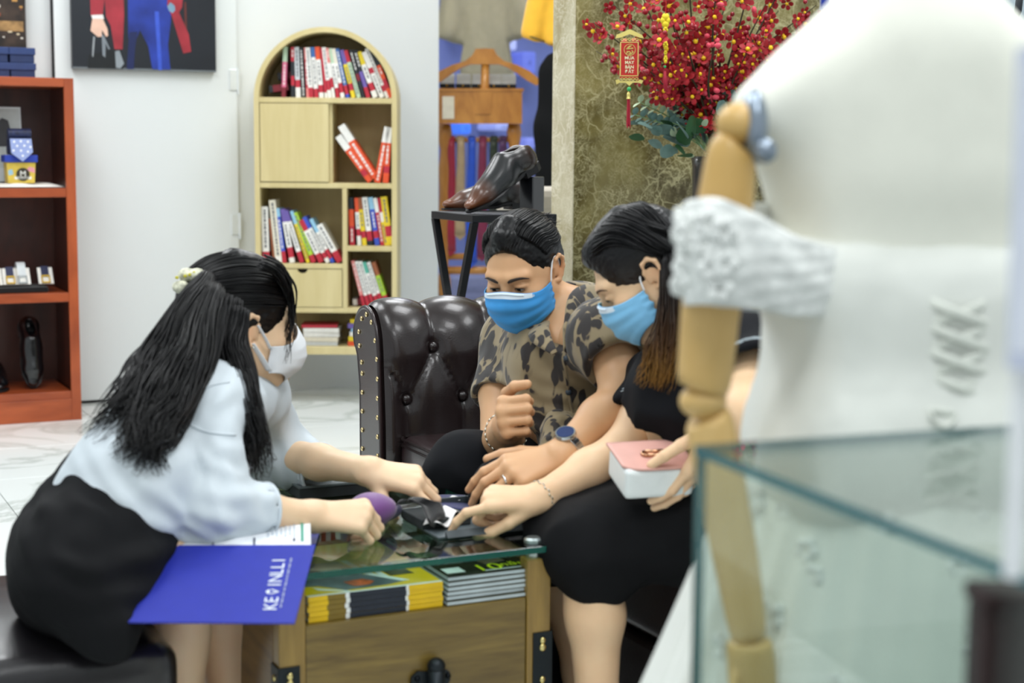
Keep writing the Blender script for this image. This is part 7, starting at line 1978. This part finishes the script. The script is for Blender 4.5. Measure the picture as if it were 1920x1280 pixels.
# ---------------------------------------------------------------- woman in black, right
def build_right():
    t = person('woman in black with long brown hair and pale blue mask pointing at swatches', None)
    H = Head((1223, 514), 2.68, (-0.78, 0.05, -0.56), up=(-0.45, 0, 1), ear=1, kind='f', scale=0.88)
    neck = AP(1272, 620, 2.76)
    hv = H.mesh([H.w(-0.02, 0, -0.09) * .5 + neck * .5, neck, AP(1290, 680, 2.74)], [0.046, 0.05, 0.06])
    Rs, Ls = AP(1232, 715, 2.90), AP(1398, 662, 2.52)
    Re, Rw = AP(1178, 838, 2.78), AP(1010, 934, 2.66)
    Le, Lw = AP(1402, 775, 2.38), AP(1345, 800, 2.54)
    ra = arm_mesh([Rs, Re, Re * .55 + Rw * .45, Rw], [0.046, 0.039, 0.034, 0.0235], Rw, (-0.985, -0.10, 0.02), (0.0, -0.38, 0.92), 1, [(14, 34, 20), (70, 82, 45), (74, 86, 45), (76, 84, 45)], spread=(4, 0, -2, -4), thumb=((20, 28), (6, 30), (-4, 22)), s=0.97)
    la = arm_mesh([Ls, Le, Le * .5 + Lw * .5, Lw], [0.046, 0.040, 0.034, 0.0255], Lw, (-0.42, 0.05, -1.0), (0.75, -0.6, 0), -1, [(14, 20, 10), (14, 20, 10), (16, 22, 12), (18, 22, 12)], spread=(4, 1, -2, -5), s=0.95)
    P = AP(1345, 930, 2.78); Ch = AP(1300, 745, 2.72)
    hN, hF = AP(1350, 975, 2.66), AP(1300, 935, 2.88)
    kN, kF = AP(1098, 1030, 2.61), AP(1020, 980, 2.77)
    aN, aF = V3(kN[0] + .03, kN[1] - .02, 0.07), V3(kF[0] + .1, kF[1] + .0, 0.07)
    tor = [cap_(P, Ch, 0.10, 0.09, k=.05), cap_(Rs, Ls, 0.045, 0.045, k=.04), cap_(Ch, neck, 0.08, 0.045, k=.04), cap_(hN, kN, 0.075, 0.055, k=.03), cap_(hF, kF, 0.075, 0.055, k=.03)]
    for k_, a_ in ((kN, aN), (kF, aF)):
        mid = k_ * .7 + a_ * .3 + V3(.008, 0, 0)
        tor += chain_([k_, mid, k_ * .25 + a_ * .75, a_], [0.047, 0.046, 0.034, 0.029], k=.03) + [cap_(a_ + V3(0, 0, -.03), a_ + V3(-.12, -.05, -.045), 0.028, 0.02, k=.02)]
    bt = sdf_mesh(tor, 0.007)
    join_body('body', [hv, ra, la, bt], m_skinf2, t)
    eye_parts(H, t, (-1, 1)); brow(H, t, (-1, 1), mat('brow_brown', '#5a4234', 0.8), 0.0026)
    z_hi, z_lo = H.w(0, 0, 0.02)[2], AP(1240, 740, 2.66)[2]
    def tint(p, k):
        f = (z_hi - p[2]) / (z_hi - z_lo) + 0.12 * (math.sin(k * 1.7) * 0.5)
        c = [np.interp(f, [-0.1, 0.25, 0.6, 0.85, 1.1], v) for v in ((0.003, 0.02, 0.085, 0.30, 0.42), (0.003, 0.011, 0.038, 0.15, 0.21), (0.004, 0.007, 0.013, 0.03, 0.04))]
        return c
    cap = [ell_((-0.014, 0, 0.042), (0.103, 0.085, 0.09), k=0.01), ell_((-0.06, 0, -0.01), (0.056, 0.078, 0.075), k=0.03), cap_((0.055, 0, 0.085), (-0.02, 0, 0.118), 0.03, 0.02, k=0.03),
           ell_((0.116, 0, -0.004), (0.068, 0.082, 0.088), k=0.010, op='-'), box_((0.078, 0, -0.10), (0.07, 0.2, 0.080), 0.0, k=0.02, op='-'),
           ell_((-0.004, -0.094, -0.014), (0.032, 0.024, 0.036), k=0.006, op='-'), ell_((-0.004, 0.094, -0.014), (0.032, 0.024, 0.036), k=0.006, op='-')]
    hr = hair_cap(H, 'f', m_hairg, t, cap, tint=tint)
    B = []
    # from a centre parting down both sides and back behind the ear
    for s_ in (-1, 1):
        def cz(x, y): return 0.042 + 0.093 * math.sqrt(max(0.0, 1 - ((x + 0.014) / 0.106) ** 2 - (y / 0.088) ** 2))
        for k in range(64):
            f = k / 63
            x0 = 0.084 - 0.155 * f
            a0 = H.w(x0, s_ * 0.002, cz(x0, 0.0) + 0.001)
            x1 = x0 - 0.012 - 0.012 * (1 - f); a1 = H.w(x1, s_ * 0.042, cz(x1, 0.042))
            x2 = min(x1, 0.075) - 0.03 * (1 - f) - 0.01; a2 = H.w(x2, s_ * 0.07, cz(x2, 0.07) + 0.002)
            x3 = min(-0.030, x2 - 0.03); a3 = H.w(x3, s_ * (0.089 if x3 > -0.07 else 0.07), 0.046 - 0.02 * f)
            a4 = H.w(-0.074 - 0.02 * f, s_ * 0.076, -0.02)
            B.append(([a0, a1, a2, a3, a4], 5, (0.002, 0.005, 0.005), 0.0010, 0.001))
    def gp(*q): return [AP(*p) for p in q]
    B += [(gp((1266, 480, 2.68), (1270, 550, 2.66), (1266, 620, 2.645), (1252, 690, 2.63), (1236, 742, 2.63)), 420, (0.026, 0.034, 0.022), 0.0014, 0.005),
          (gp((1250, 560, 2.68), (1244, 630, 2.66), (1222, 690, 2.65), (1196, 735, 2.65)), 130, (0.014, 0.026, 0.012), 0.0012, 0.006),
          (gp((1262, 470, 2.72), (1290, 560, 2.72), (1300, 660, 2.7), (1290, 740, 2.68)), 220, (0.024, 0.03, 0.02), 0.0014, 0.005),
          (gp((1290, 480, 2.78), (1345, 560, 2.72), (1395, 610, 2.6), (1415, 640, 2.52)), 60, (0.02, 0.02, 0.012), 0.002, 0.005)]
    strands('hair_strands', B, m_hairg, hr, 8, tint)
    surgical_mask(H, t, mat('mask_pale_blue', '#7fbfe8', 0.7, var=0.05), mat('mask_pale', '#dcebf8', 0.7), mat('mask_elastic', '#eef0f2', 0.7), (1, -1), 1.4)
    er = MB(); p = H.w(-0.016, 0.086, -0.030)
    for k in range(6): er.ball(p + V3(0, -0.002, -0.008 * k - 0.004), 0.0032 if k % 2 else 0.0022, 8)
    er.build('earring', m_silver, t, smooth=True)
    # T-shirt with thin white hem lines on the sleeves
    m_t = mat('black_tshirt', '#0d0f14', 0.85, var=0.06, spec=0.25)
    slR, slL = AP(1208, 785, 2.83), AP(1420, 712, 2.42)
    dR, dL = unit(Re - Rs), unit(slL - Ls)
    pr = [cap_(P, Ch, 0.118, 0.108, k=.06), cap_(Ch, neck + V3(.02, .02, -.05), 0.105, 0.055, k=.06), cap_(Rs + V3(.01, 0, 0), Ls, 0.056, 0.058, k=.05), cap_(Rs, slR + dR * .06, 0.058, 0.064, k=.03), cap_(Ls, slL + dL * .05, 0.058, 0.062, k=.03),
          box_(slR + dR * 0.10, (0.10, 0.1, 0.1), 0, k=.003, op='-', M=frame(dR, (0, 0, 1))), box_(slL + dL * 0.10, (0.10, 0.1, 0.1), 0, k=.003, op='-', M=frame(dL, (0, 0, 1))),
          cap_(slR - dR * .04, slR + dR * .04, 0.05, 0.055, k=.004, op='-'), cap_(slL - dL * .04, slL + dL * .04, 0.05, 0.055, k=.004, op='-'), cap_(H.w(-.01, 0, -.09), neck, 0.05, 0.055, k=.01, op='-')]
    V, Q = cloth_mesh(pr, 0.0065, 0.0045, 16, 31)
    so = vq_link('t_shirt', V, Q, m_t, t, rel=1)
    for c, d, r in ((slR, dR, 0.0645), (slL, dL, 0.0635)):
        Fm = frame(d, (0, 0, 1))
        for off in (0.012, 0.018):
            MB().tube([c - d * off + Fm[:, 1] * r * math.cos(a) + Fm[:, 2] * r * math.sin(a) for a in np.linspace(0, 2 * math.pi, 31)], 0.0011, 5).build('hem_stitch', mat('white_thread', '#b9c6cc', 0.7), so)
    # skirt over the lap
    pr = [cap_(hN, kN, 0.095, 0.072, k=.05), cap_(hF, kF, 0.105, 0.076, k=.05), cap_(hN, hF, 0.11, 0.12, k=.06), cap_((hN + hF) / 2, (kN + kF) / 2, 0.095, 0.072, k=.06), cap_(kN, kN + V3(.02, 0, -.035), 0.070, 0.066, k=.03), cap_(kF, kF + V3(.03, 0, -.05), 0.074, 0.07, k=.03)]
    V, Q = cloth_mesh(pr, 0.0075, 0.004, 13, 41)
    vq_link('skirt', V, Q, mat('black_skirt_crepe', '#0a0b0e', 0.85, spec=0.25), t, rel=1)
    for a_ in (aN, aF):
        V, Q = sdf_mesh([cap_(a_ + V3(.01, 0, -.045), a_ + V3(-.14, -.06, -.052), 0.034, 0.026, k=.02), box_(a_ + V3(-.06, -.02, -.16), (.3, .3, .092), 0, k=.002, op='-'), cap_(a_ + V3(.01, 0, .0), a_ + V3(-.06, -.02, -.005), 0.034, 0.022, k=.004, op='-')], 0.006)
        vq_link('shoe', V, Q, m_shoeb, t)
    bracelet('bracelet', Rw * .97 + Re * .03, Rw - Re, 0.0295, m_silver, t, n=26, lw=0.0012)
    return t
build_right()

# ---------------------------------------------------------------- handbag on the lap
hb = thing('handbag', 'small white handbag with pink flap and gold clasp on lap', 'handbag', (0, 0, 0))
h0 = AP(1222, 905, 2.52); 
FB = frame((0.97, 0.22, 0.02), (-0.03, -0.22, 0.97))
def HBp(x, y, z): return FB @ V3(x, y, z) + h0
def bagbox(name, c, half, rnd, m, k=0.001, h=0.0035):
    V, Q = sdf_mesh([box_((FB @ np.array(c, float)) + h0, half, rnd, k=k, M=FB)], h); return vq_link(name, V, Q, m, hb, rel=1)
m_bw = mat('white_bag_leather', '#e2e8e8', 0.4, var=0.03, bump=0.1, bscale=400); m_bp = mat('pink_bag_leather', '#dba79b', 0.45, var=0.04, bump=0.1, bscale=400)
body = bagbox('body', (0.014, 0.05, -0.002), (0.050, 0.044, 0.018), 0.008, m_bw)
def flapf(u, v):
    x = -0.046 + 0.122 * u; y = -0.004 + 0.115 * v
    r = 0.03
    y2 = y + (0.02 * (abs(2 * u - 1) ** 4)) * (1 - v)
    return Vector(HBp(x, y2, 0.0265 + 0.004 * math.sin(math.pi * u) * math.sin(math.pi * v)))
fo = MB().grid(flapf, 24, 16).build('flap', m_bp, hb, smooth=True); solid(fo, 0.004)
cl2 = MB()
for (a, b) in (((0.002, 0.035), (0.04, 0.035)), ((0.002, 0.05), (0.04, 0.05))):
    cl2.tube([HBp(a[0], a[1], 0.033), HBp(b[0], b[1], 0.033)], 0.0032, 8)
cl2.tube([HBp(0.002 - 0.0075 * math.sin(q), 0.0425 - 0.0075 * math.cos(q), 0.033) for q in np.linspace(0, math.pi, 8)], 0.0028, 8)
cl2.tube([HBp(0.04 + 0.0075 * math.sin(q), 0.0425 - 0.0075 * math.cos(q), 0.033) for q in np.linspace(0, math.pi, 8)], 0.0028, 8)
cl2.build('clasp', mat('rose_gold', '#c99a78', 0.2, 1.0), hb, smooth=True)
MB().tube([HBp(0.078 + 0.009 * math.cos(q), 0.006, -0.002 + 0.009 * math.sin(q)) for q in np.linspace(0, 2 * math.pi, 17)], 0.002, 6).build('strap_ring', mat('pale_gold', '#cfc49a', 0.2, 1.0), hb, smooth=True)
MB().tube([HBp(0.087, 0.006, -0.002), HBp(0.11, 0.01, -0.004), HBp(0.14, 0.05, -0.004)], 0.004, 8).build('strap', m_bw, hb, smooth=True)

# ================================================================== DRESS MANNEQUIN (foreground right)
MY = 1.55
def G(px, py, dY=0.0): return np.array(at(px, py, MY + dY))
mn = thing('mannequin', 'cream fabric mannequin with jointed wooden arm wearing a wedding dress', 'mannequin', Vector(G(1760, 1200)))
mn.location = (0, 0, 0)
K = MY / FPX
m_cream = mat('cream_jersey', '#e8e9dd', 0.75, var=0.02, bump=0.06, bscale=700)
m_dressm = mat('ivory_satin', '#e3e6df', 0.5, var=0.03, scale=12, sheen=0.3)
m_lace = mat('ivory_lace', '#e9ece9', 0.7, var=0.12, scale=60, bump=0.6, bscale=90)
m_mwood = wood('pale_beech', '#c9a25c', '#dcb979', 0.45, 5.0, (1, 1, 0.25), coat=0.1)
# torso: neck, sloping shoulders, chest
FT = ((0, 1, 0), 1.7)
tor = [cap_(G(1712, -140, .09), G(1715, 20, .09), 118 * K, 135 * K, k=0.04), cap_(G(1430, 212, .05), G(1640, 108, .08), 62 * K, 98 * K, k=0.05, flat=((0, 1, 0), 1.3)), cap_(G(1790, 105, .08), G(2020, 222, .08), 95 * K, 48 * K, k=0.05, flat=((0, 1, 0), 1.3)),
       cap_(G(1540, 330, .09), G(1890, 330, .09), 95 * K, 95 * K, k=0.06, flat=FT), cap_(G(1550, 470, .09), G(1880, 470, .09), 100 * K, 100 * K, k=0.06, flat=FT), ell_(G(1715, 220, .09), (0.15, 0.09, 0.11), k=0.06),
       cap_(G(1560, 620, .09), G(1870, 620, .09), 110 * K, 110 * K, k=0.06, flat=FT), cap_(G(1560, 760, .09), G(1870, 760, .09), 105 * K, 105 * K, k=0.06, flat=FT)]
Vv, Qq = sdf_mesh(tor, 0.008)
vq_link('torso', Vv, Qq, m_cream, mn, rel=3)
# shoulder socket plate and bolt
pA = G(1404, 232, -.02)
MB().ball(G(1412, 240, -.015), (0.014, 0.034, 0.038), 18).build('shoulder_plate', mat('steel_plate', '#8e9aa8', 0.3, 0.8), mn, smooth=True)
MB().ball(G(1436, 283, -.05), (0.011, 0.011, 0.012), 12).build('wing_nut', mat('steel_plate', '#8e9aa8', 0.3, 0.8), mn, smooth=True)
# wooden arm
def arm(name, pts, rads, par=mn, n=20):
    return MB().tube(smoothcurve(pts, 4), np.interp(np.linspace(0, 1, (len(pts) - 1) * 4 + 1), np.linspace(0, 1, len(pts)), rads), n).build(name, m_mwood, par, smooth=True)
K = MY / FPX
a = MB(); a.ball(G(1388, 232, -.02), (46 * K, 46 * K, 40 * K), 20); a.build('shoulder_joint', m_mwood, mn, smooth=True)
arm('upper_arm', [G(1382, 272, -.02), G(1372, 290, -.02), G(1360, 380, -.02), G(1335, 560, -.02), G(1322, 700, -.02), G(1316, 728, -.02)], [38 * K, 46 * K, 52 * K, 56 * K, 52 * K, 47 * K])
a = MB(); a.ball(G(1318, 752, -.02), (45 * K, 44 * K, 34 * K), 20); a.build('elbow_joint', m_mwood, mn, smooth=True)
arm('forearm', [G(1325, 780, -.02), G(1332, 800, -.02), G(1350, 900, -.03), G(1378, 1040, -.04), G(1400, 1170, -.05), G(1404, 1190, -.05)], [40 * K, 46 * K, 47 * K, 43 * K, 36 * K, 30 * K])
arm('hand', [G(1405, 1200, -.05), G(1406, 1215, -.05), G(1412, 1290, -.05), G(1420, 1400, -.05)], [38 * K, 44 * K, 46 * K, 34 * K])
for k in range(4):
    arm('finger', [G(1390 + 14 * k, 1390, -.05), G(1392 + 15 * k, 1450, -.055), G(1394 + 14 * k, 1500, -.07)], [8.5 * K, 8 * K, 6 * K], n=10)
arm('thumb', [G(1385, 1250, -.06), G(1368, 1320, -.075), G(1364, 1380, -.085)], [10 * K, 9.5 * K, 7 * K], n=10)

# dress
dr_ = thing('wedding_dress', 'ivory off shoulder wedding dress with laced back and lace sleeve band', 'dress', (0, 0, 0))
# bodice: slightly larger than torso between the neckline and waist
bod = [cap_(G(1550, 500, .09), G(1880, 500, .09), 116 * K, 116 * K, k=0.06, flat=FT), cap_(G(1560, 620, .09), G(1870, 620, .09), 124 * K, 124 * K, k=0.06, flat=FT), cap_(G(1560, 770, .09), G(1870, 770, .09), 128 * K, 128 * K, k=0.06, flat=FT),
       cap_(G(1545, 860, .09), G(1890, 860, .09), 160 * K, 160 * K, k=0.06, flat=FT), cap_(G(1420, 490, .03), G(1560, 525, .05), 60 * K, 90 * K, k=0.05),
       box_(G(1720, 245, .09), (0.6, 0.4, 0.107), 0.0, k=0.008, op='-')]
Vv, Qq = sdf_mesh(bod, 0.008)
Nn = vnormals(Vv, Qq); Vv = Vv + Nn * (0.0018 * vnoise(Vv * np.array([1, 1, .35]), 45, 3) + 0.0012 * vnoise(Vv, 120, 4))[:, None]
bo = vq_link('bodice', Vv, Qq, m_dressm, dr_, rel=1)
# off-shoulder band running from the arm across the back
nb_ = 46
def band(u, v):
    # path of the band centre
    P = [G(1290, 488, -.02), G(1302, 480, -.075), G(1352, 480, -.085), G(1425, 500, -.07), G(1500, 525, -.045), G(1620, 535, -.045), G(1760, 535, -.05), G(1900, 530, -.045), G(2000, 515, -.0)]
    C = _band_curve
    x = u * (len(C) - 1); i = min(len(C) - 2, int(x)); f = x - i
    c = C[i] * (1 - f) + C[i + 1] * f
    hw = np.interp(u, [0, .3, .6, .8, 1], [92, 95, 96, 78, 60]) * K
    slope = np.interp(u, [0, .25, .45, 1], [0, 0.0, -.01, 0])
    p = c + V3(0, 0, (0.5 - v) * 2 * hw)
    bul = 0.010 * math.sin(math.pi * v)
    p = p + V3(-0.2 * bul, -bul, 0)
    nz_ = 0.002 * math.sin(37 * u + 11 * v) * math.sin(23 * v + 9 * u)
    return Vector(p + V3(0, -nz_, 0))
_band_curve = smoothcurve([G(1440, 470, .09), G(1330, 474, .055), G(1288, 476, .0), G(1290, 474, -.055), G(1340, 472, -.085), G(1420, 492, -.07), G(1500, 520, -.045), G(1590, 530, .0)], 6)
bn = MB().grid(band, 130, 22).build('sleeve_band', m_lace, dr_, smooth=True); solid(bn, 0.004)
# lace flowers on the band
for k in range(26):
    u = RNG.uniform(0.12, 0.62); v = RNG.uniform(0.12, 0.9); p = band(u, v)
    fm = MB()
    for q in range(5):
        an = q * 2 * math.pi / 5 + k
        fm.ball((p.x + 0.008 * math.cos(an), p.y - 0.004, p.z + 0.008 * math.sin(an)), (0.006, 0.003, 0.006), 6)
    fm.build('lace_flower', m_lace, bn, smooth=True)
# lacing panel at the centre back: crossed ribbons
yb = -0.034
rib = mat('ivory_ribbon', '#dfe3da', 0.45, sheen=0.3)
for k in range(5):
    y0 = 560 + k * 46
    for (xa, xb) in ((1728, 1872), (1872, 1728)):
        o = MB().tube(smoothcurve([G(xa, y0, yb + .012), G((xa + xb) / 2, y0 + 28, yb - (0.004 if xa < xb else 0.0)), G(xb, y0 + 56, yb + .012)], 6), 9 * K, 8, flat=0.35, up=(0, -1, 0)).build('ribbon', rib, dr_, smooth=True)
for xs in (1722, 1878):
    MB().tube(smoothcurve([G(xs, 540, yb + .012), G(xs - 4, 660, yb + .018), G(xs, 800, yb + .02)], 6), 7 * K, 8).build('lacing_edge', m_dressm, dr_, smooth=True)
MB().tube(smoothcurve([G(1800, 770, yb - .004), G(1770, 800, yb - .02), G(1745, 770, yb - .014), G(1790, 775, yb - .01)], 6), 7 * K, 6, flat=0.4).build('bow', rib, dr_, smooth=True)
# skirt: flares to the floor with soft vertical folds and appliqué
def skirt(u, v):
    an = 2 * math.pi * u
    c = G(1725, 840, .09); z = c[2] + 0.03 - v * (c[2] + 0.03 - 0.01)
    rx = 0.17 + 0.03 * v ** 0.5 + 0.27 * v ** 1.15; ry = 0.12 + 0.04 * v ** 0.5 + 0.12 * v ** 1.15
    f = 1 + 0.05 * v * math.sin(11 * an + 1.0) + 0.028 * v * math.sin(23 * an + 2) + 0.008 * math.sin(41 * an)
    return Vector((c[0] - 0.02 * v + rx * f * math.cos(an), c[1] + ry * f * math.sin(an), z))
sk = MB().grid(skirt, 180, 60, closed_u=True).build('skirt', m_dressm, dr_, smooth=True)
for k in range(70):
    u = 0.5 + RNG.uniform(0.06, 0.42); v = RNG.uniform(0.02, 0.6); p = skirt(u, v); c = G(1725, 840, .09)
    d = Vector((p.x - c[0], p.y - c[1], 0)).normalized()
    fm = MB(); r0 = RNG.uniform(0.006, 0.012)
    for q in range(5):
        an = q * 2 * math.pi / 5 + k
        s_ = Vector((-d.y, d.x, 0)) * math.cos(an) * r0 + Vector((0, 0, 1)) * math.sin(an) * r0
        fm.ball(p + d * 0.0005 + s_, (r0 * .7, 0.0018, r0 * .7), 6)
    fm.build('lace_flower', m_lace, sk, smooth=True)
# mannequin pole
MB().tube([G(1725, 840, .09), V3(*(list(G(1725, 840, .09)[:2]) + [0.03]))], 0.02, 10).build('pole', m_steel, mn)
MB().lathe([(0.16, 0), (0.16, 0.012), (0.03, 0.03)], 20, M=Matrix.Translation((G(1725, 840, .09)[0], G(1725, 840, .09)[1], 0))).build('base', m_steel, mn)

# ================================================================== GLASS DISPLAY CASE
DZ_ = 0.86
c0 = Vector(at_z(1302, 834, DZ_)); cR = Vector(at_z(1920, 1072, DZ_)); 
ex = (cR - c0); ex.z = 0; exn = ex.normalized()
ey = Vector((-exn.y, exn.x, 0))
if ey.y < 0: ey = -ey
gc = thing('display_case', 'glass display case with dark wooden corner in the foreground', 'display case', (c0.x, c0.y, 0))
gc.matrix_world = basis((c0.x, c0.y, 0), exn, ey, (0, 0, 1))
m_cg = glass('case_glass', '#f8fcfa')
m_ce = mat('case_glass_edge', '#2f6770', 0.15, trans=0.3)
LX, LY = 0.62, 0.42
def pane(name, lo, hi, edge_axis):
    o = MB().box(lo, hi).build(name, [m_cg, m_ce], gc)
    for p in o.data.polygons:
        if abs(p.normal[edge_axis]) < 0.5: p.material_index = 1
    return o
pane('top_pane', (0, 0, DZ_ - 0.008), (LX, LY, DZ_), 2)
pane('side_pane', (0.001, 0.001, 0.40), (LX, 0.007, DZ_ - 0.0085), 1)
pane('side_pane', (0.001, 0.0075, 0.40), (0.007, LY, DZ_ - 0.0085), 0)
m_mar = wood('dark_maroon_wood', '#1c0706', '#260c0b', 0.8, 5.0, (1, 1, 0.3), coat=0.0)
MB().box((0.0, 0.0, 0.0), (LX, LY, 0.395), bev=0.004).build('plinth', m_mar, gc)
# maroon box on the near end of the case and the white sign beside it
bxp = Vector(at(1852, 1114, 0.92))
mb = thing('wooden_box', 'dark maroon wooden block inside the case, lower right corner', 'box', (bxp.x, bxp.y, 0)); mb.rotation_euler = (0, 0, R(4))
MB().box((0, 0.0, 0.396), (0.2, 0.035, bxp.z - 0.012), bev=0.003).build('body', m_mar, mb)
MB().box((-0.002, -0.002, bxp.z - 0.0115), (0.202, 0.037, bxp.z), bev=0.003).build('lid', m_mar, mb)
sg0 = Vector(at(1893, 690, 0.92)); 
sg = thing('sign_holder', 'pale acrylic sign holder at the right edge on the glass case', 'sign', (0, 0, 0))
sa = Vector(at(1888, 690, 0.88)); sb_ = Vector(at(2050, 700, 0.84)); sc2 = Vector(at(2070, 60, 0.84)); sd = Vector(at(1907, 90, 0.88))
slab('panel', sa, sb_, sc2, sd, 0.004, mat('pale_lavender_acrylic', '#ccd3e8', 0.2, var=0.02), sg)
slab('printed_sheet', sa.lerp(sc2, .05), sb_.lerp(sd, .05), sc2.lerp(sa, .05), sd.lerp(sb_, .05), 0.0005, mat('print_sheet_white', '#dfe4f0', 0.5), sg, Vector((0, 1, 0)))
fx = MB(); q0 = Vector((sa.x + 0.01, sa.y + 0.004, DZ_ + 0.0005)); 
fx.tube([q0, Vector((q0.x, q0.y, sa.z + 0.02))], 0.006, 8); fx.tube([q0 + Vector((0.02, 0.02, 0.003)), q0 + Vector((0.05, -0.01, 0.003))], 0.003, 6)
fx.build('stem', mat('white_plastic', '#eef1f4', 0.3), sg)
